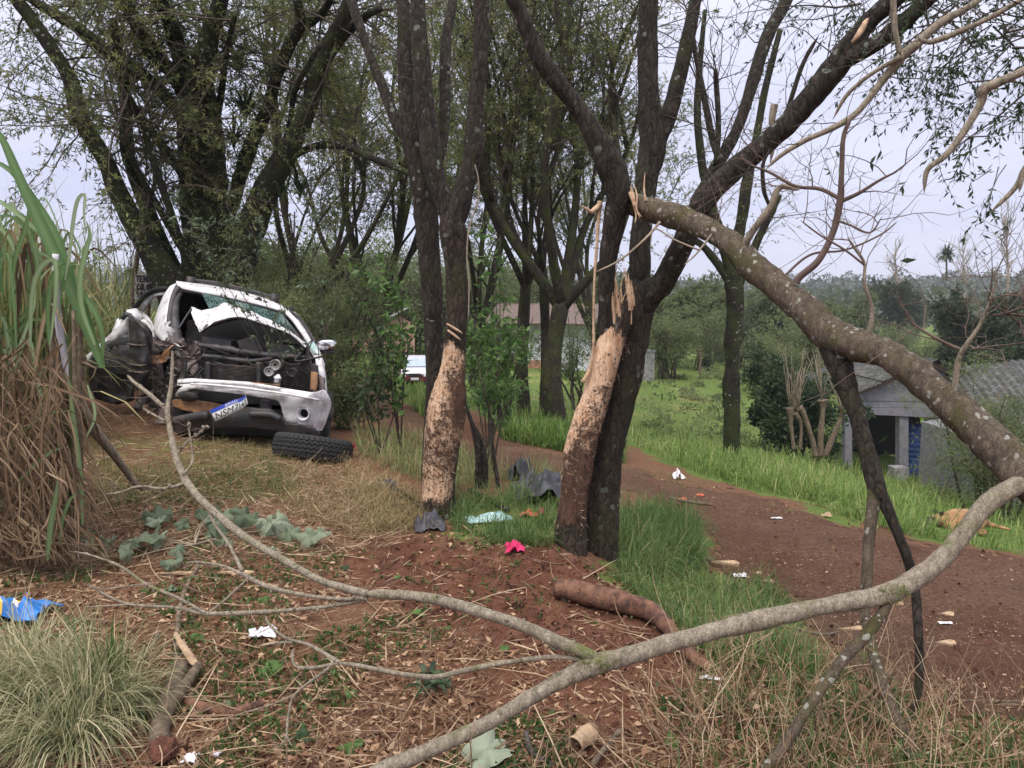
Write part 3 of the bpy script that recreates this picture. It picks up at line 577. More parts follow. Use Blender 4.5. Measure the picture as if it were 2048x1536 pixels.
PE = [([(2060,955,26,2.72),(2034,971,22,2.7),(1977,1005,20,2.67),(1932,1061,19.5,2.64),(1884,1117,20,2.62),(1827,1159,23,2.6),(1771,1189,22,2.57),(1677,1207,19.5,2.54),(1565,1230,20,2.5),(1452,1256,20,2.47),(1340,1286,21,2.43),(1242,1316,21,2.4),(1197,1327,23,2.38),(1130,1357,18.5,2.36),(1055,1399,18,2.34),(980,1444,17.5,2.31),(867,1496,18,2.28),(755,1545,18,2.25),(640,1605,18,2.22)], 'bark_pale', .17),
      ([(1200,1325,15,2.38),(1179,1309,14,2.38),(1111,1282,15.5,2.4),(1055,1256,14,2.42),(980,1230,13,2.45),(905,1207,12,2.5),(830,1192,11.5,2.55),(729,1187,11.5,2.62)], 'bark_pale', .17),
      ([(735,1188,9,2.62),(690,1176,8.5,2.68),(637,1159,8,2.75),(562,1117,8,2.9),(487,1072,8,3.1),(424,1020,7.5,3.3),(397,994,8,3.4),(371,960,8,3.5),(352,913,6.5,3.6),(339,854,6,3.7),(335,818,5.5,3.75),(342,773,4.5,3.8),(345,718,3,3.85),(344,700,1.5,3.86)], 'bark_pale', .22),
      ([(336,822,4,3.75),(325,812,4.5,3.75),(296,786,4,3.8),(270,766,3.4,3.85),(254,750,2.5,3.9)], 'bark_pale', .22), ([(330,842,3,3.7),(305,828,2.4,3.72),(285,816,1.4,3.75)], 'bark_pale', .17),
      ([(352,910,3,3.6),(378,880,2.6,3.62),(400,865,2,3.66),(415,850,1,3.7)], 'bark_pale', .17), ([(366,950,3,3.5),(385,920,2.6,3.55),(378,860,2,3.6),(380,850,1.2,3.6)], 'bark_pale', .17),
      ([(372,966,4,3.48),(345,974,3.4,3.5),(319,977,3.2,3.55),(277,973,3,3.6),(240,985,2.4,3.62),(210,988,1.6,3.65)], 'bark_pale', .17),
      ([(729,1196,5,2.62),(680,1198,4.6,2.65),(619,1192,5,2.72),(544,1176,5,2.85),(491,1151,5,3.0),(480,1132,4.4,3.05),(457,1087,4,3.15),(431,1050,3.6,3.25),(412,1009,3.2,3.35)], 'bark_pale', .22),
      ([(491,1151,3.4,3.0),(442,1131,3,3.05),(382,1125,2.4,3.1),(367,1142,1.6,3.1)], 'bark_pale', .17),
      ([(735,1196,5,2.62),(690,1207,5,2.65),(619,1217,5,2.7),(525,1224,5.2,2.78),(416,1227,4.8,2.85),(352,1215,3.8,2.9),(262,1209,3.2,2.95),(210,1189,2.6,3.0),(176,1166,1.6,3.0)], 'bark_pale', .22),
      ([(412,1227,3.6,2.85),(356,1196,3.4,2.9),(292,1168,3.2,3.0),(240,1132,2.8,3.05),(180,1110,2.2,3.1),(139,1102,1.6,3.1)], 'bark_pale', .17), ([(262,1209,2,2.95),(205,1212,1.8,2.95),(165,1214,1,2.95)], 'bark_pale', .17),
      ([(292,1168,2,3.0),(255,1172,1.8,3.0),(200,1178,1.4,3.0),(165,1166,.8,3.0)], 'bark_pale', .17), ([(416,1226,3,2.85),(450,1200,2.6,2.85),(492,1160,2,2.9),(497,1150,1.4,2.95)], 'bark_pale', .17),
      ([(1195,1326,8,2.38),(1179,1321,7,2.38),(1111,1314,6,2.4),(1017,1324,6,2.42),(924,1342,6,2.44),(867,1354,6.3,2.46),(792,1346,5.6,2.5),(717,1331,5.2,2.54),(675,1326,5.2,2.57)], 'bark_pale', .2),
      ([(678,1326,4.5,2.57),(630,1335,4,2.6),(592,1333,3.6,2.62),(585,1309,3.2,2.65),(588,1296,2,2.66)], 'bark_pale', .17),
      ([(680,1325,4.5,2.57),(667,1318,4.5,2.58),(619,1290,4,2.65),(570,1275,3.6,2.7),(536,1245,3.2,2.75),(532,1222,2,2.8)], 'bark_pale', .17), ([(585,1285,2.6,2.68),(560,1285,2,2.7),(520,1292,1,2.7)], 'bark_pale', .17),
      ([(660,1330,3.6,2.57),(652,1341,3.6,2.57),(592,1387,3.2,2.58),(577,1429,3,2.56),(572,1474,2.6,2.52),(555,1500,1.8,2.5)], 'bark_pale', .17), ([(590,1390,2.4,2.58),(540,1410,2,2.58),(490,1425,1.6,2.58),(440,1440,1,2.58)], 'bark_pale', .17), ([(572,1470,2,2.52),(585,1495,1.4,2.5)], 'bark_pale', .17),
      ([(1775,1195,13,2.57),(1767,1222,13,2.55),(1734,1267,14,2.52),(1677,1331,13,2.48),(1621,1410,13,2.42),(1572,1485,13,2.38),(1520,1555,14,2.33)], 'bark_grey', .14),
      ([(1712,690,7,3.42),(1737,664,6,3.4),(1744,619,5,3.38),(1729,566,4,3.36),(1729,528,3.2,3.36),(1712,500,2.8,3.36),(1695,475,1.6,3.36)], 'bark_pale', .2), ([(1729,530,2.6,3.36),(1690,500,2.4,3.36),(1640,470,2,3.36),(1600,440,1.4,3.36)], 'twig_red', .1),
      ([(1900,800,9,3.0),(1907,785,7,3.0),(1918,717,6,2.98),(1930,694,5.4,2.96),(1960,649,4.4,2.94),(1982,596,3,2.92),(1998,547,1.8,2.9)], 'bark_pale', .22), ([(1925,700,4,2.97),(1900,690,3.4,3.0),(1862,671,2.8,3.0),(1820,640,2,3.02),(1800,600,1.2,3.02)], 'twig_red', .1),
      ([(1935,690,3,2.96),(1950,697,2.4,2.96),(1958,690,1,2.96)], 'bark_pale', .17), ([(1978,600,2,2.92),(2010,590,1.6,2.9),(2048,578,1.2,2.88),(2080,566,.8,2.86)], 'twig_red', .1), ([(1985,630,2,2.92),(2020,628,1.4,2.9),(2050,634,1,2.88)], 'twig_red', .1),
      ([(1592,566,8,3.75),(1600,553,7.4,3.74),(1636,522,7,3.7),(1665,467,6.6,3.68),(1680,402,7,3.66),(1683,347,5.4,3.64),(1687,274,4.6,3.62),(1702,237,4,3.6)], 'twig_red', .12),
      ([(1684,402,4.6,3.66),(1720,385,4,3.6),(1760,360,3.2,3.55),(1800,340,1.8,3.5)], 'twig_red', .1), ([(1681,398,4.4,3.66),(1640,378,4,3.7),(1590,372,3.4,3.7),(1540,345,3,3.75),(1500,330,2,3.75)], 'twig_red', .1),
      ([(1672,440,3,3.67),(1700,450,2.6,3.6),(1740,465,2.2,3.55),(1765,432,1,3.5)], 'twig_red', .1), ([(1484,505,7,4.05),(1500,470,8,4.0),(1540,415,6.4,3.95),(1560,375,5.4,3.95),(1600,380,3.6,3.9)], 'bark_pale', .2),
      ([(1540,415,3.4,3.95),(1528,380,5,3.95),(1526,330,4,3.95),(1540,300,3,3.95)], 'bark', .12), ([(1560,560,3,3.85),(1620,510,2.6,3.85),(1690,500,2.2,3.8),(1760,470,1.8,3.75),(1796,442,1.2,3.7)], 'twig_red', .1),
      ([(1320,444,3,4.4),(1290,478,2.6,4.38),(1240,520,2.2,4.36),(1190,545,1.2,4.34)], 'twig_pale', .1), ([(1430,460,2.6,4.2),(1395,505,2.2,4.18),(1368,530,1.2,4.16)], 'twig_pale', .1), ([(1398,500,2,4.18),(1350,480,1.8,4.2),(1310,458,1.6,4.25),(1300,490,1,4.25)], 'twig_pale', .1)]
EP = []
for p, m, amp in PE: EP.append(limb(tD, 'branch', p, 3, 3, m, amp, 16 if p[0][2] > 12 else 8, 16, n=len(p) * 9)[0])
for k in range(70):
    i = int(rng.integers(0, 12)); P = EP[i]; a_, T_ = resample(P, rng.uniform(.05, .95, 1)); r0 = np.interp(rng.random(), [0, 1], [.010, .004]) * (1.6 if i == 0 else 1); d_ = nrm(np.cross(T_[0], rng.normal(size=3))); b = MB(); b.tubes(np.array([a_[0], a_[0] + d_ * r0 * (2.2 if i < 2 else 1.6), a_[0] + d_ * r0 * (3.2 if i < 2 else 2.2)]), np.array([r0, r0 * .8, r0 * .3]), 7, amp=.3, freq=40); part('knot', b, M['bark_pale'], tD)
mb = MB()
for (x, y, r, d) in ((1200,1318,13,2.36),(1187,1332,10,2.36),(1778,1190,14,2.55),(1788,1178,9,2.55)):
    c = at(x, y, d); n = 170; D = nrm(rng.normal(size=(n, 3))); D[:, 1] = -abs(D[:, 1]); mb.leaves(c + D * r * d / F * [3.2, 1.1, 1.2] * rng.uniform(.8, 1.05, (n, 1)), nrm(D + rng.normal(size=(n, 3)) * .8), .008, .003)
kind(part('moss_tuft', mb, leaf_mat('branch_moss', [(.07, .10, .012), (.15, .19, .03), (.24, .27, .06)]), tD), 'stuff')
RS = 1.0
# fine twigs on the fallen stem and near branches (bare), with few leaves
tw = MB(); lf = MB()
def bare(paths, n, ln, r, lo=.3, K=7, up=.25, leaf=0, wig=.22, spread=.7):
    for P in paths:
        t = rng.uniform(lo, 1, n); a, T = resample(P, t); B = sprout(a, T, rng.uniform(.4, 1.3, n) * ln, K, spread, up, wig)
        tw.tubes(B, np.linspace(1, .3, K)[None] * rng.uniform(.6, 1.2, (n, 1)) * r, 4, cap=False)
        a, T = along(B, 3, .2, .9); B2 = sprout(a, T, rng.uniform(.3, 1, len(a)) * ln * .5, 5, .6, .1, .2); tw.tubes(B2, np.broadcast_to(np.linspace(1, .3, 5) * r * .5, (len(B2), 5)), 3, cap=False)
        if leaf:
            a, T = along(B2, leaf, .3, 1.); k = rng.random(len(a)) < .5; a = a[k]; T = T[k]; lf.leaves(a, nrm(T + rng.normal(size=a.shape) * .7 + np.array([0, 0, -.6])), .035, .011)
bare(EP[23:36], 5, .42, .0028)
bare(EP[29:31], 7, .5, .003, leaf=1)
bare([DP[15:60]], 10, .4, .003, up=.6)
bare(EP[2:12], 3, .14, .002)
kind(part('twigs', tw, M['twig_red'], tD), 'stuff'); kind(part('foliage', lf, M['leaf_grey'], tD), 'stuff')
tw = MB(); lf = MB(); bare([P7, P8, P6[10:]], 12, .8, .005, .1, up=.4); bare([P1[45:100]], 12, .7, .004, 0, up=.6); bare(hb[:1] + hb[2:3], 6, .3, .003)
kind(part('twigs', tw, M['twig'], tC), 'stuff')
tw = MB(); lf = MB()
# leafy sprays hanging at the top right
cl = [at(np.array([x0, x1]), np.array([y0, y1]), np.array([d, d])) for x0, y0, x1, y1, d in ((1640,-20,1760,20,4.6),(1700,-60,1840,60,4.3),(1800,40,1980,20,4.6),(1860,-40,2060,120,4.0),(1920,-20,2120,200,3.8),(1980,60,2150,90,3.6),(1990,0,2100,40,4.2),(1750,-30,1900,10,4.4),(2060,120,2140,260,3.4),(1840,60,1960,90,4.2))]
crown(cl, 7, .7, 6, .35, 12, .036, tw, lf, 0, .006, .05, .8, .33, .5)
cl = [at(np.array([2110, 1960]), np.array([160, 290]), np.array([3.2, 3.3])), at(np.array([2110, 1960]), np.array([300, 345]), np.array([3.2, 3.3])), at(np.array([2090, 1990]), np.array([215, 240]), np.array([3.2, 3.3]))]
crown(cl, 4, .25, 4, .18, 7, .032, tw, lf, .2, .003, -.1, .5, .33, .4)
kind(part('twigs', tw, M['twig'], tC), 'stuff'); kind(part('foliage', lf, M['leaf_dark'], tC), 'stuff')
# a few single larger leaves left on the twigs
for x, y, d in ((1800,522,2.4),(1762,300,3.3),(1752,310,3.3),(1740,322,3.3),(1680,285,3.4),(1672,300,3.4),(1776,870,2.9),(1770,898,2.9),(1430,810,3.0),(1445,800,3.0),(1300,330,3.9)):
    mb = MB(); c = at(x, y, d); mb.leaves(c[None], np.array([[rng.normal() * .5, rng.normal() * .3, -1 if x != 1800 else .1]]) + np.array([[1.5 if x == 1800 else 0, 0, 0]]), .05, .017, [.3]); part('leaf', mb, M['leaf_dark'], tD)
RS = .95
# ---------------------------------------------------------------- twin trunk tree in the centre (5.6 m)
tB = thing('twin_trunk_tree', 'dark twin trunk tree in the centre, front trunk scraped to bare wood above its base', 'tree', g1(872, 1030))
s5 = lambda py: float(at(880, py, 5.6)[2])
limb(tB, 'trunk', [(868,1080,46),(874,1040,39),(877,988,35),(882,910,36),(890,831,40),(900,780,34),(905,745,28),(911,675,24),(914,597,24),(911,519,23.5),(906,465,29),(903,436,24)], 5.6, 5.55, 'bark_strip', .13, 28, n=100, strip=strip_fn(s5(1035), s5(668), (-.6, -1, 0), -.35, .3, lambda V, n: np.clip(.33 + .5 * np.exp(-((V[:, 2] - s5(790)) / .2) ** 2) * np.clip(.5 + n[:, 0] * .8, 0, 1.1) + .2 * np.exp(-((V[:, 2] - s5(905)) / .2) ** 2) + .1 * np.clip(n[:, 0], 0, 1), 0, 1.0)))
limb(tB, 'trunk', [(862,1040,24),(864,900,20),(866,800,18),(868,753,18),(867,675,19),(865,597,21),(860,519,22),(852,440,24),(845,380,24),(836,325,24),(824,273,23),(818,230,20)], 5.8, 5.8, 'bark', .13, 22, n=80)
B_l = [[(904,455,22),(925,393,21),(940,335,20),(946,290,22),(948,250,19),(952,205,16.5),(962,103,15.5),(963,0,15),(965,-90,13)], [(903,460,22),(895,420,20),(873,359,20),(863,308,22),(857,260,20),(849,205,19),(843,120,17),(837,51,16),(835,0,15),(830,-90,13)],
       [(818,250,16),(812,190,15),(810,120,15),(808,51,15),(805,0,13),(800,-80,12)], [(824,290,14),(791,239,12),(764,171,11),(737,103,10),(716,41,10),(702,0,9.5),(690,-60,9)], [(868,345,9),(884,300,9),(890,239,10),(890,137,11),(894,68,10),(904,17,9),(912,-60,8)]]
BP = [limb(tB, 'limb', p, (5.56, 5.58, 5.82, 5.82, 5.8)[k], (5.6, 5.8, 6.0, 6.2, 6.3)[k], 'bark')[0] for k, p in enumerate(B_l)]
pp, rr = px_path([(950,330,1.3),(957,360,1.4),(956,400,1.6),(945,435,1.7),(936,470,1.7),(934,520,1.6),(938,560,1.5),(937,640,1.2)], 5.4, 5.4, 40); part('hanging_vine', MB().tubes(pp, rr, 5), M['twig_pale'], tB)
tw = MB(); lf = MB(); bare(BP, 3, .7, .004, .5); kind(part('twigs', tw, M['twig'], tB), 'stuff')
flakes(tB, [(911,660,24),(905,745,28),(900,780,34),(890,831,40),(882,910,36),(877,1000,35)], 5.6, 660, 1020, 40, 'bark', .028, .016, 1); flakes(tB, [(911,660,24),(905,745,28),(900,780,34),(890,831,40),(882,910,36),(877,1000,35)], 5.6, 650, 1020, 45, 'wood', .05, .004, 0)
mb = MB()
for y, x0, x1 in ((655,893,925),(668,895,921)):
    pp, rr = px_path([(x0, y - 8, 1.5), ((x0 + x1) / 2, y + 2, 3), (x1, y + 12, 1)], 5.47, 5.47, 8); mb.tubes(pp, rr, 5, amp=.4)
part('splinters', mb, M['wood'], tB)

RS = 1.0
# ---------------------------------------------------------------- big mossy tree behind the pickup (12.5 m)
tA = thing('mossy_tree', 'huge black mossy tree with many spreading limbs standing right behind the wrecked pickup', 'tree', at(425, 770, 12.5))
RS = .88
limb(tA, 'trunk', [(425,900,96),(425,800,90),(425,680,76),(424,560,66),(420,480,56),(412,410,50),(405,340,44),(400,270,42),(398,200,36),(400,150,24)], 12.5, 12.5, 'bark_moss', .2, 30, freq=4, n=70)
A_l = [[(410,720,34),(375,640,40),(335,560,34),(290,478,27),(239,393,21.5),(212,325,19.5),(164,239,18),(137,154,16),(79,62,16),(34,0,14),(-20,-70,12)],
       [(405,380,20),(390,320,18),(365,240,15),(335,198,14.5),(290,154,14),(222,109,13),(154,55,12),(75,7,10),(0,-50,8)], [(395,600,18),(340,520,16),(300,430,15),(262,330,14),(253,273,14),(250,190,13),(236,113,11),(225,40,8)],
       [(385,215,18),(360,170,17),(345,144,17),(308,109,16),(284,68,16),(253,0,15),(230,-60,13)], [(385,240,22),(372,170,19),(362,120,19),(342,51,18),(318,0,17),(300,-70,15)], [(395,240,28),(395,190,28),(403,137,24),(420,68,18),(441,0,16),(455,-70,14)],
       [(425,720,40),(440,640,44),(460,560,40),(489,495,36),(523,403,29),(553,342,23),(581,290,20),(615,222,18.5),(632,154,19),(655,90,17),(690,30,17),(712,-30,16),(740,-90,14)],
       [(440,480,20),(470,390,16),(492,318,14.5),(509,273,14.5),(533,222,14),(553,154,14),(581,85,14),(601,51,12),(595,0,10),(592,-60,9)], [(598,56,10),(630,38,9),(655,10,8),(668,-40,7)],
       [(520,400,14),(545,350,10),(564,325,9),(608,301,8),(649,290,8),(700,296,7.5),(735,312,8),(780,330,7.5),(830,352,6)],
       [(405,560,10),(360,490,9),(320,420,7),(286,360,7),(262,310,6),(240,250,5)], [(395,390,10),(352,330,10),(320,285,11),(280,235,10),(255,190,7)], [(430,250,9),(442,190,8),(452,110,7),(470,30,6)], [(640,160,9),(655,120,9),(690,70,9),(735,30,8),(760,18,7)],
       [(556,330,7),(580,250,7),(590,180,7),(640,90,6)], [(400,550,12),(360,480,10),(340,420,9),(300,300,8),(283,230,7)]]
AP = [limb(tA, 'limb', p, 12.5 + .25 * ((k * 7) % 5 - 2), 12.5 + .9 * ((k * 5) % 5 - 2), 'bark_moss', .2, 18, 4)[0] for k, p in enumerate(A_l)]
RS = 1.0
tw = MB(); lf = MB()
crown([AP[i] for i in (0, 1, 2, 3, 10, 11, 15)], 19, 2.5, 13, .75, 20, .075, tw, lf, .45, .016, .25, .75, .27, .25, (0, 1), back=.75)
crown([AP[i] for i in (4, 5, 6, 7, 8, 12, 13, 14)], 13, 2.1, 11, .7, 18, .072, tw, lf, .5, .016, .25, .75, .27, .25, (0, 1), back=.75)
kind(part('twigs', tw, M['twig'], tA), 'stuff'); kind(part('foliage', lf, M['leaf_olive'], tA), 'stuff')
mb = MB(); P = np.concatenate([p[int(len(p) * .1):int(len(p) * .6)] for p in AP[:8]]); 
idx = rng.integers(0, len(P), 1500); mb.leaves(P[idx] + rng.normal(size=(1500, 3)) * .13, np.array([0, 0, -1]) + rng.normal(size=(1500, 3)) * .7, .09, .03); kind(part('moss_tuft', mb, M['leaf_dark'], tA), 'stuff')
mb = MB()
for x, y, d, n in ((492,245,12.0,60),(478,150,12.4,40),(468,300,12.1,30),(560,400,11.8,40),(600,400,12,40)):
    c = at(x, y, d); D = nrm(rng.normal(size=(n, 3)) + np.array([0, 0, .2])); mb.blades(np.repeat(c[None], n, 0), D * np.array([1, 1, 0]) + .01, rng.uniform(.35, .7, n), .035, rng.uniform(.4, 1.7, n), 5)
kind(part('air_plant', mb, M['leaf_dark'], tA), 'stuff')

# ---------------------------------------------------------------- procedural trees for the rows behind
def make_tree(name, label, cat, loc, h, r0, nst, fork, spread, crownkw, barkm='bark_far', leafm='leaf_olive', lean=(0, 0), group=None, sub=3, shape=None):
    o = thing(name, label, cat, loc, group); b = np.asarray(loc, float); paths = []
    tr = MB(); br = MB(); n0 = rng.uniform(0, 6.28)
    f0 = b + np.array([lean[0] * fork, lean[1] * fork, fork * h])
    tp = spline(np.array([b - [0, 0, .3], b + (f0 - b) * .4 + rng.normal(size=3) * .010 * h * [1, 1, 0], f0]), 16); tr.tubes(tp, np.linspace(r0 * 1.25, r0 * .95, 16), 14, amp=.18, freq=4)
    part('trunk', tr, M[barkm], o)
    for k in range(nst):
        a = n0 + k * 6.283 / nst + rng.normal() * .35; s = spread * rng.uniform(.5, 1.15); hh = h * rng.uniform(.75, 1.05)
        e = b + np.array([math.cos(a) * s + lean[0] * h, math.sin(a) * s + lean[1] * h, hh])
        m1 = f0 + (e - f0) * .33 + np.array([math.cos(a), math.sin(a), 0]) * s * .16 + rng.normal(size=3) * .02 * h
        P = spline(np.array([f0 - [0, 0, r0], m1, f0 + (e - f0) * .68 + rng.normal(size=3) * .025 * h, e]), 26); rr = r0 * .62 * np.linspace(1, .12, 26); mb = MB(); mb.tubes(P, rr, 9, amp=.15, freq=4)
        part('limb', mb, M[barkm], o); paths.append(P)
        for _ in range(sub):
            t = rng.uniform(.12, .75, 1); p, T = resample(P, t); Q = sprout(p, T, np.array([h * rng.uniform(.2, .4)]), 10, .45, .45, .1)[0]; br.tubes(Q, np.linspace(1, .15, 10) * r0 * .3, 6, amp=.1); paths.append(Q)
    if sub: part('branches', br, M[barkm], o)
    tw = MB(); lf = MB(); crown(paths, tw=tw, lf=lf, **crownkw)
    kind(part('twigs', tw, M['twig'], o), 'stuff'); kind(part('foliage', lf, M[leafm], o), 'stuff'); return o
GROW = 'feathery trees in a row behind the broken tree'
CK = dict(n1=9, l1=1.6, n2=8, l2=.75, n3=16, ls=.085, lo=.3, r1=.014, up=.45, spread=.6, wl=.28, droop=.15, tint=(0, 1))
fr = [(1121,848,15,9.5,.17,6,.26,2.0,'dark tree on the lawn fanning into many stems before the white house wall'),
      (1051,838,16,9.5,.12,4,.3,1.5,'slim dark tree standing just left of the multi stemmed tree on the lawn'),
      (1085,842,15.6,9,.09,3,.35,1.3,'thin leaning stem between the two slim trees on the lawn'),
      (620,760,16,8.5,.12,6,.22,2.6,'fan shaped tree behind the green bush right of the pickup'),
      (760,735,20,10,.14,6,.2,2.8,'tall feathery tree over the dirt track left of the twin trunk'),
      (960,745,24,11,.15,6,.2,3.0,'tall feathery tree behind the white house corner'),
      (1190,740,27,12,.16,6,.2,3.2,'tall feathery tree standing right of the white house wall')]
for x, y, Y, h, r0, ns, fk, spd, lb in fr:
    c = at(x, y, Y); c[2] = float(gz(c[0], c[1])); k = dict(CK); k['ls'] = .085 * (Y / 16) ** .8
    make_tree('feathery_tree', lb, 'tree', c, h, r0, ns, fk, spd, k, group=GROW)
# single trunk at the right on the lawn
tF = thing('lawn_tree', 'single upright dark crooked trunk standing in grass left of the pruned shrub', 'tree', g1(1465, 905))
limb(tF, 'trunk', [(1466,925,17),(1465,880,15),(1464,820,16),(1462,770,17),(1464,730,13),(1464,690,15),(1470,620,16),(1466,560,17),(1462,520,15)], 15.5, 15.5, 'bark_moss', .22, 18, 4, n=60)
FP = [limb(tF, 'limb', p, 15.5, 15.6, 'bark_moss', .2, 12, 4)[0] for p in ([(1462,540,13),(1440,470,11),(1425,420,10),(1405,330,8),(1395,230,7),(1400,130,6),(1410,20,4)], [(1465,540,13),(1475,480,12),(1484,430,11),(1497,350,10),(1512,280,8),(1530,180,7),(1560,60,5)],
   [(1470,600,9),(1490,540,8),(1520,470,8),(1545,420,7),(1560,390,5)], [(1462,570,8),(1430,520,7),(1390,480,6),(1350,470,4)])]
tw = MB(); lf = MB(); crown(FP, 8, 1.3, 5, .7, 6, .085, tw, lf, .2, .012, .3, .7, .28, .1); kind(part('twigs', tw, M['twig'], tF), 'stuff'); kind(part('foliage', lf, M['leaf_olive'], tF), 'stuff')

# ---------------------------------------------------------------- bushes
def make_bush(name, label, loc, w, h, n, ls, leafm, cat='bush', group=None, wl=.4, stems=9, tint=(0, 1), lobes=7, stemm='twig'):
    o = thing(name, label, cat, loc, group); b = np.asarray(loc, float); st = MB(); lf = MB()
    Pb = b + rng.normal(size=(stems, 3)) * np.array([w * .08, w * .08, 0]); Ln = h * rng.uniform(.5, 1., stems)
    S = sprout(Pb, np.tile([0, 0, 1.], (stems, 1)), Ln, 8, .38, .5, .1); st.tubes(S, np.broadcast_to(np.linspace(1, .25, 8) * h * .012, (stems, 8)), 6, cap=False)
    P, T = along(S, 6, .3, 1.); B = sprout(P, T, rng.uniform(.3, 1, len(P)) * w * .36, 5, .75, .2, .18); st.tubes(B, np.broadcast_to(np.linspace(1, .2, 5) * h * .004, (len(B), 5)), 3, cap=False)
    # foliage clustered in uneven clumps through the crown volume
    cc = np.concatenate([B[:, -1], B[:, 3]]); cc = cc[rng.random(len(cc)) < .8]
    k = rng.integers(0, len(cc), n); rad = rng.uniform(.05, .17, len(cc)) * w; D = nrm(rng.normal(size=(n, 3))); P = cc[k] + D * (rad[k] * rng.random(n) ** .5)[:, None] * np.array([1, 1, .8])
    tt = rng.uniform(tint[0], tint[1], len(cc)); s = ls * rng.uniform(.6, 1.3, n)
    lf.leaves(P, nrm(D + rng.normal(size=(n, 3)) * .6 + np.array([0, 0, -.15])), s, s * wl, np.clip(tt[k] * .65 + rng.random(n) * .35, 0, 1))
    part('stems', st, M[stemm], o); kind(part('foliage', lf, M[leafm], o), 'stuff'); return o
def gp(x, y, Y):
    c = at(x, y, Y); c[2] = float(gz(c[0], c[1])); return c
make_bush('bush', 'tall loose olive green bush right beside the pickup mirror', gp(578, 800, 11.5), 1.9, 2.7, 15000, .075, 'leaf_bush', wl=.22, stems=16)
make_bush('bush', 'low green bush at the foot of the track left of the twin trunk', gp(705, 860, 10.5), 1.1, 1.0, 5000, .06, 'leaf_bush', wl=.3, stems=10)
make_bush('bush', 'grey green bush above the pickup roof, in front of the mossy trunk', gp(640, 790, 13.5), 1.8, 2.7, 9000, .08, 'leaf_bush', wl=.25, stems=12)
make_bush('dark_bush', 'dense dark green rounded tree behind the pruned shrub on the lawn', gp(1590, 845, 20), 3.0, 2.6, 16000, .11, 'leaf_dark', 'bush', wl=.5, stems=12)
make_bush('bush', 'loose leafy bush between the scraped trunks in front of the white house', gp(1010, 850, 13), 1.5, 2.3, 5500, .075, 'leaf_sap', wl=.35, stems=10)
make_bush('bush', 'thin leafy growth in front of the right end of the white house wall', gp(1165, 760, 24), 2.6, 3.2, 4200, .10, 'leaf_bush', wl=.3, stems=10)
# sapling with broad leaves
def sapling(label, base, tips, leafm, n, ls, wl=.38, name='sapling', spread=1., m='twig', cat='sapling', droop=.5, r0=.010):
    o = thing(name, label, cat, base); st = MB(); lf = MB(); b = np.asarray(base, float)
    for t in tips:
        t = np.asarray(t, float); mid = b + (t - b) * .5 + np.array([rng.normal() * .08, rng.normal() * .08, .1]); P = spline(np.array([b, mid, t]), 16); st.tubes(P, np.linspace(r0, .003, 16), 6, amp=.1)
        tt = rng.uniform(.35, 1, 9); a, T = resample(P, tt); B = sprout(a, T, rng.uniform(.15, .5, 9) * spread, 5, .6, .2, .15); st.tubes(B, np.broadcast_to(np.linspace(.004, .0015, 5), (9, 5)), 4, cap=False)
        a, T = along(B, n // 9, .2, 1.05); s = ls * rng.uniform(.55, 1.2, len(a)); lf.leaves(a, nrm(T * .5 + rng.normal(size=a.shape) * .7 + np.array([0, 0, -droop])), s, s * wl)
    part('stem', st, M[m], o); kind(part('foliage', lf, M[leafm], o), 'stuff'); return o
sapling('leafy green sapling overhanging the track just left of the twin trunk', gp(800, 850, 8.3), at(np.array([745, 770, 775, 800, 770, 840]), np.array([560, 500, 600, 560, 690, 600]), np.array([8.0, 8.3, 8.1, 8.4, 7.9, 8.2])), 'leaf_sap', 110, .10)
sapling('dark leaved sapling low beside the parked car, left of the twin trunk', gp(760, 850, 8.0), at(np.array([765, 730, 790, 770]), np.array([740, 800, 770, 660]), np.array([7.9, 7.9, 8.1, 8.0])), 'leaf_dark', 70, .11)
sapling('bright leafy sapling growing between the twin trunk and the broken tree', gp(975, 900, 8.0), at(np.array([990, 960, 1010, 1040, 975, 1000, 945]), np.array([520, 560, 600, 640, 700, 470, 640]), np.array([8.0, 7.9, 8.2, 8.1, 7.8, 8.2, 8])), 'leaf_sap', 110, .10)
sapling('drooping leafy plant low behind the twin trunk on its right', gp(985, 960, 7.2), at(np.array([1000, 960, 1020, 950]), np.array([720, 760, 800, 700]), np.array([7.1, 7.0, 7.3, 7.2])), 'leaf_sap', 70, .10)
sapling('wispy grey green sapling leaning over the pickup roof', at(640, 560, 9.0) * np.array([1, 1, 0]) + np.array([0, 0, float(gz(-2.2, 9))]), at(np.array([350, 380, 450, 410, 500, 600, 620]), np.array([400, 455, 400, 500, 450, 330, 270]), np.array([8.2, 8.2, 8.4, 8.2, 8.5, 9, 9.2])), 'leaf_grey', 110, .085, .3, m='twig', spread=.7, r0=.006)
# dark broken stems standing between the trunks
o = thing('dead_stems', 'two black dead stems standing in the grass between the two scraped trees', 'dead plant', gp(965, 985, 6.4))
for p in ([(955,990,7),(957,920,7),(950,870,6),(935,820,4),(930,800,2)], [(968,990,7),(970,930,7),(962,880,5),(948,850,3)], [(1000,990,4),(990,930,4),(985,880,3)]): limb(o, 'stem', p, 6.4, 6.5, 'bark', .25, 8)
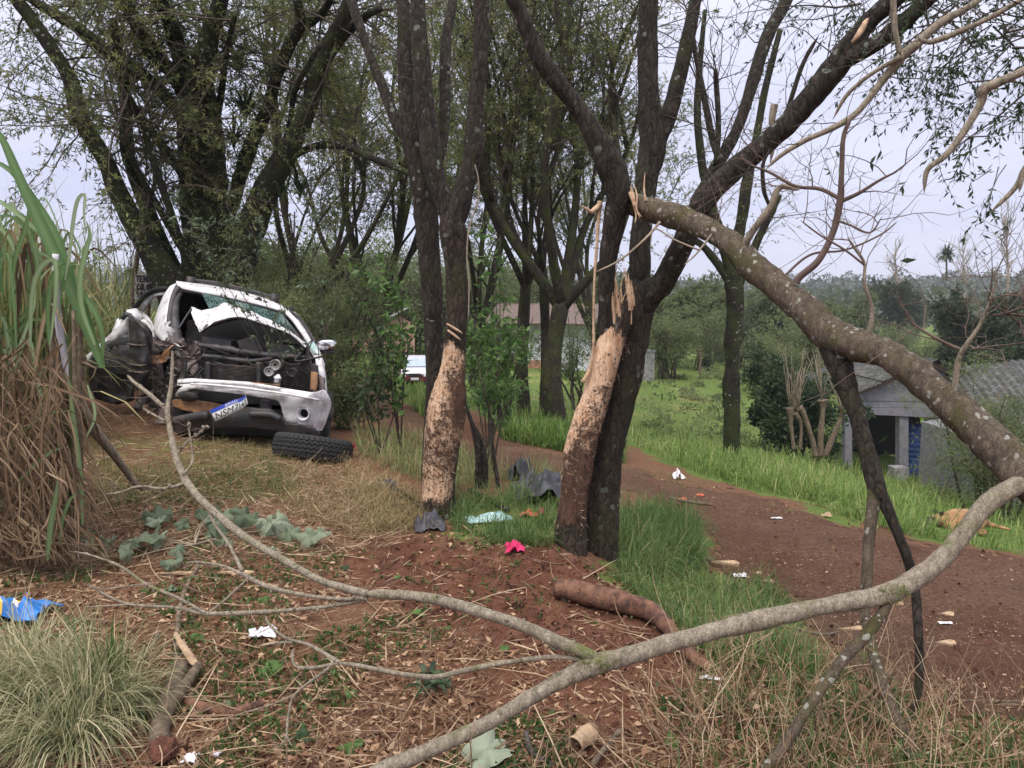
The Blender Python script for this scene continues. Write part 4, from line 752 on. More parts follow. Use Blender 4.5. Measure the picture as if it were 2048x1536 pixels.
# pruned shrub on the lawn
o = thing('pruned_shrub', 'pollarded shrub with knobbly brown stems and upright bare shoots in front of the dark bush', 'shrub', g1(1640, 905))
pr = []
for p in ([(1632,915,9),(1622,870,8),(1608,830,8),(1598,815,9)], [(1640,915,10),(1642,860,10),(1646,820,9),(1645,800,11)], [(1650,912,9),(1668,870,8),(1680,840,8),(1684,830,9)], [(1588,900,7),(1582,850,6),(1580,815,7)], [(1600,900,6),(1602,850,6),(1590,825,7)]): pr.append(limb(o, 'stem', [(a, q, r * (.6 if i < len(p) - 1 else .95)) for i, (a, q, r) in enumerate(p)], 17, 17, 'drylog', .3, 10, 6)[0])
mb = MB(); Q = np.concatenate([np.repeat(p[-1:], 9, 0) for p in pr]); B = sprout(Q, np.tile([0, 0, 1.], (len(Q), 1)), rng.uniform(.7, 1.6, len(Q)), 5, .3, .3, .06); mb.tubes(B, np.broadcast_to(np.linspace(.014, .005, 5), (len(Q), 5)), 4); kind(part('shoots', mb, M['twig_pale'], o), 'stuff')

# ---------------------------------------------------------------- middle distance and far trees
k = dict(n1=16, l1=1.3, n2=9, l2=.7, n3=17, ls=.19, lo=.15, r1=.015, up=.2, spread=.9, wl=.5, droop=.1, tint=(0, .9))
pos = [(1330, 742, 48, 'olive tree behind the lawn, right of the broken tree'), (1420, 735, 55, 'olive tree behind the single upright trunk'), (1540, 720, 62, 'olive tree seen under the fallen stem'), (1250, 742, 52, 'olive tree behind the broken trunk'),
       (1940, 770, 44, 'dense dark tree at the right edge behind the tiled roof'), (2060, 770, 40, 'dense dark tree cut by the right edge of the picture'), (1700, 720, 80, 'olive tree in the valley above the grey shed'), (1800, 720, 95, 'dark tree in the valley beyond the shed'),
       (900, 720, 58, 'olive tree behind the plank shack'), (700, 690, 52, 'olive tree left of the plank shack'), (600, 690, 42, 'olive tree behind the bush by the mirror'), (500, 690, 40, 'dark tree far behind the pickup'), (1050, 700, 70, 'dark tree behind the white house'), (1180, 700, 70, 'dark tree behind the right end of the white house')]
proto = []
for i, (h, lm) in enumerate(((6.5, 'leaf_bush'), (6.5, 'leaf_far'))):
    kk = dict(k); o = make_tree('field_tree', pos[0][3], 'tree', (0, 0, 0), h, .16, 6, .22, 2.4, kk, leafm=lm, sub=2); proto.append(o)
for i, (x, y, Y, lb) in enumerate(pos):
    c = gp(x, y, Y); j = 1 if 'dark' in lb else 0; s = (.92 if 'dense' in lb else rng.uniform(.75, 1.0)) * (Y / 55) ** .3
    first = not proto[j].get('group'); o = proto[j] if first else copy_thing(proto[j], c, rng.uniform(0, 6), s, lb)
    if first: o.location = tuple(c); o.rotation_euler = (0, 0, rng.uniform(0, 6)); o.scale = (s, s, s); o['label'] = lb
    o['group'] = 'trees around the fields'
sh = make_bush('field_shrub', 'olive shrub in the scrub beyond the lawn', (0, 0, 0), 4.6, 4.2, 7000, .17, 'leaf_bush', 'shrub', wl=.35, stems=16)
sh2 = make_bush('field_shrub', 'darker leafy shrub in the scrub beyond the lawn', (0, 0, 0), 4.2, 3.6, 6000, .17, 'leaf_far', 'shrub', wl=.4, stems=14)
first = {0: 1, 1: 1}
for i, (x, y, Y) in enumerate(((1335,738,41),(1405,732,46),(1480,728,50),(1545,740,36),(1600,745,40),(1360,720,62),(1440,716,66),(1520,716,62),(1590,722,58),(1655,735,52),(1725,748,44),(1770,738,60),(1850,748,52),(1930,750,48),(2010,752,46),(1250,742,56),(930,742,52),(880,730,60),(1040,735,62),(1130,735,60),(1200,738,58),(660,695,50),(590,690,46),(540,690,44),(480,700,30),(570,720,26),(1690,715,85),(1800,718,85),(1900,722,80),(1990,725,75),(2080,735,60))):
    j = 1 if i % 3 == 2 else 0; src = (sh, sh2)[j]; c = gp(x, y, Y); sc_i = rng.uniform(.75, 1.15)
    if first[j]: src.location = tuple(c); src['group'] = 'shrubs beyond the lawn'; first[j] = 0; src.scale = (sc_i,) * 3
    else: copy_thing(src, c, rng.uniform(0, 6), sc_i)
for x, y, Y, sc_i, j in ((700,705,50,1.7,0),(800,705,52,1.8,0),(890,720,50,1.7,0),(990,735,54,1.8,0),(1110,735,56,1.7,1),(1210,735,58,1.6,0),(640,700,46,1.6,0),(560,700,34,1.3,0),(760,700,60,2.1,0),(930,730,62,2.1,0),(1050,735,64,2.0,0)):
    copy_thing((sh, sh2)[j], gp(x, y, Y), rng.uniform(0, 6), sc_i, 'tall leafy shrub in the thicket between the plank shack and the white house')
make_bush('bush', 'tall soft green shrub rising behind the pickup roof on its right', gp(545, 780, 15), 2.2, 4.0, 14000, .085, 'leaf_bush', wl=.24, stems=16)
make_bush('bush', 'tall soft green shrub standing between the pickup mirror and the track', gp(655, 760, 17), 2.0, 4.2, 13000, .09, 'leaf_bush', wl=.24, stems=16)
# far forest on the hills: one mass
mb = MB(); n = 2200
a = rng.uniform(R(-60), R(60), n); r = rng.uniform(130, 620, n) ; x = np.sin(a) * r; y = np.cos(a) * r
hz = lambda x, y: gz(x, y) + np.clip((np.hypot(x, y) - 180) / 420, 0, 1) ** 1.3 * 20 * (1 + .25 * vnoise(np.stack([x, y, 0 * x], -1), .012, 8))
z = hz(x, y); cr = rng.uniform(1.8, 4.4, n); m = 28
D = nrm(rng.normal(size=(n, m, 3))); P = np.stack([x, y, z + cr * .9], -1)[:, None] + D * cr[:, None, None] * np.array([1, 1, .95]) * rng.uniform(.6, 1.05, (n, m, 1))
s = np.repeat(cr, m) * .5; mb.leaves(P.reshape(-1, 3), nrm(D + rng.normal(size=D.shape) * .6).reshape(-1, 3), s, s * .8, np.clip(np.repeat(rng.random(n), m) * .75 + rng.random(n * m) * .25, 0, 1))
kind(mesh_obj('distant_forest', mb, M['leaf_far'], org=np.array([0, 300, 0.])), 'stuff')['label'] = 'dark wooded hillside on the horizon'
th = np.linspace(R(-70), R(70), 120); rr = np.linspace(180, 900, 40); t, q = np.meshgrid(th, rr); hx, hy = np.sin(t) * q, np.cos(t) * q
mb = MB(); sheet(mb, np.stack([hx, hy, hz(hx, hy) - .05 - np.clip((260 - q) / 40, 0, 2)], -1)); kind(mesh_obj('hills', mb, M['leaf_far']), 'structure')
# bare far trees, palm and umbrella shaped tree on the skyline
for x, y0, y1, Y, lb in ((2010,600,440,110,'tallest bare tree on the skyline at the right edge'),(1925,600,490,140,'bare tree on the skyline right of the palm'),(1790,600,505,140,'pale bare tree on the skyline left of the palm')):
    o = thing('bare_tree', lb, 'tree', at(x, y0 + 60, Y), 'bare trees on the skyline'); b = at(x, y0 + 60, Y); tp = at(x, y1, Y); H = (tp - b)[2]; pt = spline(np.array([b, b + (tp - b) * .5 + [H * .03, 0, 0], tp]), 14)
    part('trunk', MB().tubes(pt, np.linspace(.22, .05, 14), 6), M['twig_pale'], o); tw = MB(); a, T = resample(pt, rng.uniform(.45, 1, 26)); B = sprout(a, T, rng.uniform(.12, .3, 26) * H, 5, .55, .4, .15); tw.tubes(B, np.broadcast_to(np.linspace(.09, .03, 5), (26, 5)), 3)
    a, T = along(B, 4, .3); B = sprout(a, T, rng.uniform(.05, .14, len(a)) * H, 4, .5, .3, .15); tw.tubes(B, np.broadcast_to(np.linspace(.05, .02, 4), (len(a), 4)), 3); part('branches', tw, M['twig_pale'], o)
o = thing('palm_tree', 'small dark palm standing out on the right skyline', 'palm', at(1893, 600, 110)); b = at(1893, 600, 110); tp = at(1893, 520, 110)
part('trunk', MB().tubes(spline(np.array([at(1893, 562, 110), tp]), 8), np.full(8, .12), 8), M['twig'], o); mb = MB(); n = 90; mb.blades(np.repeat(tp[None], n, 0), rng.normal(size=(n, 3)) * [1, 1, 0], rng.uniform(1.4, 2.8, n), .32, rng.uniform(.3, 2.6, n), 7); part('fronds', mb, M['leaf_far'], o)
# ---------------------------------------------------------------- buildings
M['white_wall'] = plain('whitewashed_wall', (.62, .64, .70), .9, var=.08, sc=3, bump=.1, dirt=(.42, .36, .32), dirtamt=.15)
M['base_wall'] = plain('soil_stained_wall_base', (.36, .19, .12), .9, var=.25, sc=5, bump=.1)
M['tile'] = plain('weathered_roof_tile', (.125, .088, .075), .85, var=.5, sc=6, bump=.3)
M['plank'] = plain('reddish_old_planks', (.42, .25, .19), .85, var=.4, sc=5, bump=.3)
M['tin'] = plain('grey_sheet_metal', (.42, .43, .45), .5, .3, var=.25, sc=4, bump=.1, dirt=(.2, .13, .1), dirtamt=.3)
M['fibro'] = plain('fibre_cement_sheet', (.20, .20, .20), .8, var=.5, sc=9, bump=.2, dirt=(.04, .042, .034), dirtamt=1.1)
M['grey_wood'] = plain('weathered_grey_boards', (.21, .205, .23), .85, var=.25, sc=6, bump=.25)
M['brown_board'] = plain('brown_barge_board', (.17, .12, .085), .85, var=.3, sc=8, bump=.2)
M['concrete'] = plain('grey_concrete', (.33, .33, .34), .9, var=.2, sc=8, bump=.3, dirt=(.12, .10, .085), dirtamt=.35)
M['blue'] = plain('blue_painted_steel', (.020, .055, .17), .5, 0, var=.3, sc=5, bump=.1, dirt=(.01, .02, .05), dirtamt=.3)
M['dark'] = plain('dark_interior', (.02, .018, .016), .9, bump=0)  # near-black colour stands for shade inside the shed; grille shares it
M['glass_dark'] = plain('dark_window_glass', (.03, .035, .04), .1, bump=0, spec=.8)
def rotz(a): c, s = math.cos(a), math.sin(a); return np.array([[c, -s, 0], [s, c, 0], [0, 0, 1]])
# white house
hc = gp(1090, 746, 47); hr = rotz(R(-14)); H_ = lambda x, y, z: hc + hr @ np.array([x, y, z])
o = thing('white_house', 'low whitewashed house with brown tiled roof beyond the lawn', 'house', hc)
mb = MB(); mb.box(H_(0, 2.5, 1.5), (3.3, 2.5, 1.55), hr); part('wall', mb, M['white_wall'], o, False)
mb = MB(); mb.box(H_(-1.7, -.012, .2), (1.55, .02, .35), hr); mb.box(H_(-3.312, 2.5, .2), (.02, 2.4, .35), hr); part('wall_base', mb, M['base_wall'], o, False)
f = MB(); f.box(H_(-2.2, -.03, 1.75), (.5, .04, .5), hr); wf = part('window', f, M['plank'], o, False); g = MB(); g.box(H_(-2.2, -.06, 1.75), (.42, .02, .42), hr); part('pane', g, M['glass_dark'], wf, False)
mb = MB()
for sgn in (-1, 1):
    mb.box(H_(0, 2.5 + sgn * 1.65, 3.42), (3.7, 1.85, .04), hr @ np.array(Matrix.Rotation(-sgn * R(19), 3, 'X')))
rf = part('roof', mb, M['tile'], o, False)
tm = None
for i in range(15):
    for j in range(5):
        x = -3.55 + i * .505; yy = -.15 + j * .62; zz = 2.95 + j * .215
        c = H_(x, yy, zz + .06)
        if tm is None:
            b = MB(); an = np.linspace(0, math.pi, 7); ex = np.array([-.34, .34]); rows = [[(math.cos(q) * .25, e, math.sin(q) * .07) for q in an] for e in ex]; sheet(b, rows); tm = mesh_obj('roof_tile', b, M['tile'], rf, org=np.zeros(3)); to = tm
        else: to = tm.copy(); C.objects.link(to)
        to.parent = rf; to.location = tuple(c - hc); to.rotation_euler = (R(19), 0, R(-14))
for sx in (-3.304, 3.304):
    b = MB(); p = [H_(sx, 0, 3.05), H_(sx, 5, 3.05), H_(sx, 2.5, 3.9)]; poly_slab(b, p, hr @ np.array([-.1 * np.sign(sx), 0, 0])); part('gable', b, M['white_wall'], o, False)
# plank shack on stilts
sc_ = gp(768, 712, 45); sr = rotz(R(10)); S_ = lambda x, y, z: sc_ + sr @ np.array([x, y, z])
o = thing('plank_shack', 'small shack of reddish vertical planks raised on short posts beyond the dirt track', 'shack', sc_)
pl = None
for i in range(27):
    x = -1.75 + i * .135; hgt = 1.0 if i < 12 else 1.55 + .55 * (1 - abs(i - 20) / 8); b = MB(); b.box(S_(x, rng.normal() * .012, .32 + hgt / 2), (.061, .014, hgt / 2 + rng.normal() * .02), sr); part('plank', b, M['plank'], o, False)
for x in (-1.7, -.6, .5, 1.75):
    b = MB(); b.box(S_(x, .15, 0), (.07, .07, .34), sr); part('post', b, M['brown_board'], o, False)
b = MB(); b.box(S_(0, 1.5, 1.0), (1.78, 1.4, .68), sr); part('back_wall', b, M['plank'], o, False)
b = MB(); b.box(S_(.9, 1.3, 2.62), (.75, 1.7, .02), sr @ np.array(Matrix.Rotation(R(-28), 3, 'Y'))); b.box(S_(-.9, 1.3, 2.3), (1.2, 1.7, .02), sr @ np.array(Matrix.Rotation(R(-24), 3, 'Y'))); part('roof', b, M['tin'], o, False)
# concrete post by the lawn
b = MB(); c = gp(1297, 748, 40); b.box(c + [0, 0, .7], (.24, .2, .85), rotz(.3)); b.box(c + [0, 0, 1.57], (.27, .23, .05), rotz(.3)); solo('concrete_post', b, M['concrete'], 'pale square post at the far edge of the lawn behind the broken trunk', 'post', smooth=False)
c = gp(1400, 745, 42); solo('fence_post', MB().box(c + [0, 0, .75], (.05, .05, .9)), M['brown_board'], 'thin dark fence post right of the pale square post', 'post', smooth=False)
# grey shed
Y0 = 21.; sb = at(1810, 960, Y0)
o = thing('grey_shed', 'open grey board shed with a low gable standing below the road behind the fallen stem', 'shed', sb)
fp = lambda x, y, dy=0.: at(x, y, Y0) + np.array([0.045 * dy, dy, 0])
def slabp(name, pts, dy, th, m): b = MB(); poly_slab(b, [fp(x, y, dy) for x, y in pts], (0, th, 0)); return part(name, b, m, o, False)
for k in range(8):   # gable boards stacked
    y0 = 828 - k * 13; y1 = y0 - 12.4; xl = lambda y: 1714 + max(0, (784 - y) / 62 * 148)
    if xl(y0) > 1858: break
    slabp('board', [(xl(y0), y0), (1724 + 1862 - 1862 + 2 * 1862 - 1724 - xl(y0), y0 + (14 if k == 0 else 0)), (2 * 1862 - min(1861, xl(y1)), y1), (min(1861, xl(y1)), y1)], .02 * (k % 2), .04, M['grey_wood'])
slabp('barge_board', [(1706, 792), (1708, 782), (1862, 722), (1862, 733)], -.12, .1, M['brown_board'])
slabp('barge_board', [(1862, 733), (1862, 722), (2014, 792), (2012, 802)], -.12, .1, M['brown_board'])
for x0, x1 in ((1692, 1706), (1801, 1819), (1950, 1966)):
    slabp('post', [(x0, 965), (x1, 965), (x1, 829), (x0, 829)], .06, .24, M['grey_wood'])
slabp('wall', [(1862, 965), (1948, 965), (1948, 838), (1862, 838)], .25, .12, M['concrete'])
slabp('doorway_shade', [(1822, 955), (1861, 955), (1861, 831), (1822, 831)], .6, .03, M['dark'])  # dark sheet painted as the shade in the open doorway
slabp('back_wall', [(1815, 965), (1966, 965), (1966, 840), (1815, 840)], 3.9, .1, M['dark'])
b = MB(); an = np.linspace(0, 2 * math.pi, 31); zz = np.linspace(0, 1.5, 61); cbar = fp(1842, 957, .30) + np.array([0, .1, 0]); rows = [[(cbar[0] + (.25 + .012 * math.cos(z * 2 * math.pi / .15)) * math.cos(a), cbar[1] + (.25 + .012 * math.cos(z * 2 * math.pi / .15)) * .5 * math.sin(a), cbar[2] + z) for a in an] for z in zz]; sheet(b, rows)
solo('ribbed_barrel', b, M['blue'], 'tall blue ribbed drum standing inside the grey shed doorway', 'barrel')
for sgn, (xa, ya, xb, yb) in enumerate(((1700, 785, 1863, 718), (1863, 718, 2020, 788))):
    for k in range(3):
        t0, t1 = k / 3 - .01, (k + 1) / 3; rows = []
        for dy in (-.35 , 4.2):
            rows.append([fp(xa + (xb - xa) * t, ya + (yb - ya) * t, dy) + [0, 0, .02 * math.sin(t * 120) + .03 * (k % 2)] for t in np.linspace(t0, t1, 24)])
        b = MB(); sheet(b, rows, (0, 0, .01)); part('roof_sheet', b, M['fibro'], o)
b = MB(); c = fp(1783, 945, -.4); b.box(c, (.2, .2, .26)); b.box(c + [0, -.204, .02], (.14, .005, .17)); solo('cement_block', b, M['concrete'], 'dark square block sitting in the grass left of the shed post', 'block', smooth=False)
# long roof of corrugated sheets at the right edge
cr_ = [at(1885, 738, 21.5), at(2150, 708, 20), at(2300, 850, 15.2), at(1985, 885, 16.2)]
o = thing('tiled_outbuilding', 'outbuilding with a mossy corrugated roof at the right edge, half hidden by a dark bush', 'outbuilding', (cr_[3][0], cr_[3][1], float(gz(cr_[3][0], cr_[3][1]))))
nn = nrm(np.cross(cr_[1] - cr_[0], cr_[3] - cr_[0]))
if nn[2] < 0: nn = -nn
for k in range(6):
    rows = []
    for v in np.linspace(0, 1, 5):
        A_, B_ = cr_[0] * (1 - v) + cr_[3] * v, cr_[1] * (1 - v) + cr_[2] * v
        rows.append([A_ + (B_ - A_) * u + nn * (.025 * math.sin(u * 6.283 * 17) + .02 * (k % 2)) for u in np.linspace(k / 6, (k + 1) / 6 + .004, 40)])
    b = MB(); sheet(b, rows, -nn * .01); part('roof_sheet', b, M['fibro'], o)
b = MB(); base = ORG[o.name]
lo1, lo2 = cr_[3] + [.15, .5, -.1], cr_[2] + [-.1, .5, -.1]; poly_slab(b, [lo1 * [1, 1, 0] + [0, 0, base[2] - .4], lo2 * [1, 1, 0] + [0, 0, base[2] - .4], lo2, lo1], (.2, 3, 0)); part('wall', b, M['grey_wood'], o, False)
b = MB(); poly_slab(b, [at(1916, 968, 18.5), at(1975, 975, 18.5), at(1975, 880, 18.5), at(1916, 880, 18.5)], (0, .2, 0)); solo('concrete_wall', b, M['concrete'], 'short pale concrete wall between the grey shed and the corrugated roof', 'wall', smooth=False)
make_bush('dark_bush', 'wispy dark green bush in front of the corrugated roof at the right edge', gp(1990, 975, 14), 3.0, 2.9, 24000, .075, 'leaf_bush', 'bush', wl=.22, stems=22)
make_bush('dark_bush', 'tall dark bush behind the corrugated roof', gp(1990, 860, 24), 3.2, 4.0, 12000, .12, 'leaf_far', 'bush', wl=.35, stems=14)
b = MB(); P = gp(1833, 947, 19.8); D = nrm(rng.normal(size=(60, 3))); b.leaves(P + D * [.14, .1, .07], nrm(np.cross(D, [0, 0, 1.]) + .1), .14, .12); solo('pink_cloth', b, plain('pink_fabric', (.62, .25, .25), .8), 'pale pink rag lying in the grass at the shed doorway', 'cloth')

# ---------------------------------------------------------------- parked car on the track far behind
M['maroon'] = plain('maroon_car_paint', (.10, .012, .02), .35, 0, var=.1, bump=0, spec=.6)
M['pale_and_sheen'] = plain('pale_paint_with_sky_sheen', (.60, .58, .68), .3, 0, var=.05, bump=0, spec=.7)  # pale colour paints the sky's reflection on the hood; plate shares it
M['tyre'] = plain('black_rubber', (.018, .018, .02), .75, var=.3, sc=30, bump=.3)
M['chrome'] = plain('bright_metal', (.7, .7, .72), .18, 1, var=.05, bump=0)
M['lamp'] = plain('lamp_glass', (.75, .78, .8), .1, 0, var=.05, bump=0, spec=.9)
pc = gp(830, 778, 38); rz = rotz(R(6)); K_ = lambda x, y, z: pc + rz @ np.array([x, y, z])
o = thing('parked_car', 'maroon car with sky sheen painted on its hood, parked on the dirt track behind the twin trunk', 'car', pc)
def prof(name, pr, w0, w1, m, y_=None):
    b = MB(); n = len(pr); L_ = [K_(-w, y, z) for (y, z), w in zip(pr, w0)]; R_ = [K_(w, y, z) for (y, z), w in zip(pr, w0)]
    b.add(np.array(L_ + R_), f=[list(range(n)), list(range(2 * n - 1, n - 1, -1))] + [[(i + 1) % n, i, n + i, n + (i + 1) % n] for i in range(n)]); return part(name, b, m, o, False)
prof('body', [(0, .25), (.03, .6), (1.0, .80), (3.6, .85), (3.75, .3)], [.78, .8, .82, .82, .8], None, M['maroon'])
prof('hood', [(.03, .61), (.04, .66), (1.02, .88), (1.02, .81)], [.70, .70, .68, .68], None, M['pale_and_sheen'])
prof('cabin', [(.95, .86), (1.65, 1.36), (2.9, 1.38), (3.65, .86)], [.74, .58, .58, .72], None, M['pale_and_sheen'])
prof('windscreen', [(.98, .92), (.975, .94), (1.60, 1.34), (1.62, 1.33)], [.66, .66, .53, .53], None, plain('car_glass', (.30, .38, .45), .12, bump=0, spec=.9))
for s in (-1, 1):
    b = MB(); b.box(K_(s * .58, 0, .58), (.14, .03, .07), rz); part('headlight', b, M['lamp'], o, False)
    for y in (.75, 3.0):
        b = MB(); b.tubes(np.array([K_(s * .66, y, .28), K_(s * .82, y, .28)]), np.array([.28, .28]), 18); part('wheel', b, M['tyre'], o, False)
b = MB(); b.box(K_(0, -.03, .36), (.74, .05, .09), rz); part('bumper', b, M['maroon'], o, False)
b = MB(); b.box(K_(0, -.09, .40), (.2, .012, .06), rz); part('number_plate', b, M['pale_and_sheen'], o, False)
b = MB(); b.box(K_(0, -.01, .60), (.3, .02, .06), rz); part('grille', b, M['dark'], o, False)

# ---------------------------------------------------------------- wrecked white pickup
M['paint'] = plain('dirty_white_paint', (.76, .75, .77), .5, 0, var=.04, sc=12, bump=.03, dirt=(.30, .22, .20), dirtamt=.12, spec=.4)
M['paint_teal'] = plain('scuffed_pale_teal_paint', (.36, .52, .50), .4, 0, var=.1, bump=.05)
M['plastic'] = plain('dark_grey_plastic', (.035, .036, .042), .55, var=.3, sc=12, bump=.2, dirt=(.09, .06, .05), dirtamt=.2)
M['engine'] = plain('grimy_engine_metal', (.032, .03, .03), .55, .2, var=.7, sc=22, bump=.5, dirt=(.13, .10, .085), dirtamt=.12)
M['torn'] = plain('torn_muddy_metal', (.24, .19, .175), .55, .25, var=.6, sc=16, bump=.6, dirt=(.05, .03, .025), dirtamt=.6)
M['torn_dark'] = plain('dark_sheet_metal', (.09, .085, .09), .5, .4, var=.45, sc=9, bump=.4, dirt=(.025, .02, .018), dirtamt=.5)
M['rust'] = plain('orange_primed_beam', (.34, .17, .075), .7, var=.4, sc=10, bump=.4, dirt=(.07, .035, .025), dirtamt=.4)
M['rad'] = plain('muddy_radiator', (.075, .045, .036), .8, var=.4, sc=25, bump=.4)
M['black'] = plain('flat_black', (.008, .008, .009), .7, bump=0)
m, n_, b_ = new_mat('shattered_glass'); t_ = NT(n_); v_ = t_.coord(); ck = t_.ramp(t_.voro(v_, 26, 'DISTANCE_TO_EDGE'), [(.0, (1, 1, 1)), (.05, (0, 0, 0))]); cl_ = t_.ramp(t_.noise(v_, 5, 6), [(.45, (0, 0, 0)), (.65, (1, 1, 1))])
t_.link(t_.mix(t_.math('MAXIMUM', ck, t_.math('MULTIPLY', cl_, .6)), (.16, .30, .28), (.62, .72, .70)), b_.inputs['Base Color']); b_.inputs['Roughness'].default_value = .12
tr_ = t_.node('BsdfTransparent'); tr_.inputs[0].default_value = (.62, .82, .76, 1); ms_ = t_.node('MixShader'); t_.link(t_.math('ADD', .28, t_.math('MULTIPLY', t_.math('MAXIMUM', ck, cl_), .5), True), ms_.inputs[0]); t_.link(tr_.outputs[0], ms_.inputs[1]); t_.link(b_.outputs[0], ms_.inputs[2]); t_.link(ms_.outputs[0], n_.nodes['Material Output'].inputs[0]); M['glass'] = m
car = thing('wrecked_pickup', 'smashed white pickup with crumpled hood and torn front corner facing the camera', 'pickup truck', g1(505, 880))
def A(pts, Y): return np.array([at(p[0], p[1], p[2] if len(p) > 2 else Y) for p in pts])
def lin(P, n):
    t = np.linspace(0, len(P) - 1 - 1e-9, n); k = t.astype(int); f = (t - k)[:, None]; return P[k] * (1 - f) + P[k + 1] * f
def loft(name, rows, m, thick=None, parent=None, smooth=True, nu=24, nv=None, rough=0., seed=0, sharp=False):
    """surface through rows of pixel points (px,py,Y)"""
    Rr = [(lin if sharp else spline)(A(r, 0), nu) for r in rows]; G = np.array(Rr)
    if nv: G = np.stack([spline(G[:, i], nv) for i in range(nu)], 1)
    if rough: G = G + rough * np.stack([vnoise(G, 9, seed + k) for k in range(3)], -1) + rough * .5 * np.stack([vnoise(G, 23, seed + k + 5) for k in range(3)], -1)
    b = MB(); sheet(b, G, thick); return part(name, b, m, parent or car, smooth)
def rod(name, pts, r, m, parent=None, sides=8, n=None, amp=0):
    P = A(pts, 0); n = n or 6 * len(P); P = spline(P, n); b = MB(); b.tubes(P, np.broadcast_to(r, (n,)) if np.ndim(r) == 0 else np.interp(np.linspace(0, 1, n), np.linspace(0, 1, len(r)), r), sides, amp=amp, freq=14); return part(name, b, m, parent or car)
def slab(name, pts, Y, th, m, parent=None, smooth=False):
    b = MB(); poly_slab(b, A(pts, Y), th); return part(name, b, m, parent or car, smooth)
# roof and cab shell
roof = loft('roof', [[(356,576,10.15),(400,583,10.13),(463,596,10.13),(520,611,10.13),(574,629,10.15)], [(354,567,10.2),(393,573,10.18),(463,585,10.18),(530,604,10.18),(577,621,10.2)], [(352,562,10.5),(393,567,10.5),(463,579,10.5),(530,597,10.5),(581,618,10.5)],
   [(356,566,11.2),(400,569,11.2),(463,580,11.2),(530,597,11.2),(576,616,11.2)], [(366,574,12.0),(405,577,12),(463,587,12),(520,601,12),(566,618,12)]], M['paint'], (0, 0, -.04), nu=30, nv=16, rough=.006)
rod('roof_crossbar', [(384,560,10.5),(430,565,10.5),(490,578,10.5),(551,595,10.5)], .02, M['plastic'])
for x, y in ((382, 566), (549, 600)):
    b = MB(); c = at(x, y, 10.5); b.box(c, (.042, .07, .085), Matrix.Rotation(R(12), 3, 'Y')); b.box(c + [0, 0, -.09], (.055, .09, .02), Matrix.Rotation(R(12), 3, 'Y')); part('crossbar_foot', b, M['plastic'], car)
rod('roof_crossbar', [(396,566,11.6),(450,573,11.6),(540,598,11.6)], .02, M['plastic'])
# left (image) pillar of the windscreen and its trims
loft('front_pillar', [[(353,566,10.2),(345,580,10.1),(336,625,9.85),(331,690,9.6)], [(340,572,10.3),(333,585,10.25),(320,625,10.05),(310,668,9.9)], [(334,581,10.5),(326,592,10.5),(312,630,10.4),(306,662,10.3)]], M['paint'], (0, .05, -.01), nu=20, nv=8)
rod('pillar_seal', [(357,574,10.14),(347,592,10.05),(340,630,9.85),(334,700,9.55)], .035, M['plastic'])
rod('pillar_trim', [(362,582,10.2),(352,606,10.0),(350,650,9.75),(360,700,9.5)], [.03, .045, .06, .07], M['torn_dark'])
# right pillars
rod('front_pillar', [(573,624,10.15),(588,640,9.95),(604,662,9.7),(620,686,9.45)], .032, M['paint'])
rod('pillar_seal', [(578,621,10.3),(598,636,10.1),(614,658,9.85),(630,686,9.55)], .022, M['plastic'])
rod('front_pillar', [(586,626,10.6),(603,645,10.35),(617,668,10.1),(629,690,9.85)], .035, M['paint'])
rod('roof_rail', [(577,618,10.3),(586,617,10.8),(580,614,11.6),(568,617,12.0)], .035, M['plastic'])
loft('inner_pillar', [[(562,632,10.2),(585,660,9.95),(608,694,9.6)], [(572,634,10.4),(597,664,10.15),(616,697,9.9)]], M['torn'], (0, .03, 0), nu=12)
rod('windscreen_frame', [(360,578,10.15),(452,596,10.13),(542,618,10.13),(572,630,10.15)], .016, M['plastic'])
# cab back and sides (hidden parts keep the cab dark inside)
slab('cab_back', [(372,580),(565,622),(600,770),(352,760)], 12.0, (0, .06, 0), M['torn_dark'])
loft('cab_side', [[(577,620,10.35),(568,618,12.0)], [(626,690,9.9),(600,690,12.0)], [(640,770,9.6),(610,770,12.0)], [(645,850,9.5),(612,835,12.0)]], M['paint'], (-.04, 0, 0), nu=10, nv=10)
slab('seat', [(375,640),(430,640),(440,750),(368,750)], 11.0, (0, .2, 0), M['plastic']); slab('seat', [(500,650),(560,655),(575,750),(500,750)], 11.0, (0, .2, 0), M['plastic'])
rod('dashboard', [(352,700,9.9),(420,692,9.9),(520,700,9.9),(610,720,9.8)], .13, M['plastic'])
# rear door opening on the left
rod('door_frame', [(336,577,10.6),(318,578,10.8),(305,582,10.9),(290,592,11.0),(276,608,11.05),(265,630,11.1),(256,655,11.0)], .035, M['black'])
rear = loft('rear_door', [[(330,584,10.7),(310,587,10.9),(297,593,11.0),(284,608,11.05),(277,624,11.1),(287,634,11.0),(300,646,10.8),(310,660,10.7)], [(326,590,10.7),(308,593,10.9),(301,600,11.0),(292,612,11.05),(285,623,11.1),(296,634,11.0),(306,648,10.8),(312,664,10.7)]], M['paint'], (0, .05, 0), nu=40)
loft('rear_door', [[(286,630,11.0),(298,643,10.9),(308,660,10.7)], [(280,650,10.9),(292,668,10.8),(305,690,10.6)], [(272,700,10.8),(290,720,10.7),(308,740,10.5)]], M['paint'], (0, .06, 0), nu=14, nv=8, rough=.02)
loft('cab_side', [[(335,583,10.6),(372,578,12.0)], [(312,640,10.6),(352,650,12.0)], [(308,720,10.4),(345,740,12.0)], [(320,800,10.2),(350,810,12.0)]], M['torn_dark'], (.04, 0, 0), nu=10, nv=10)
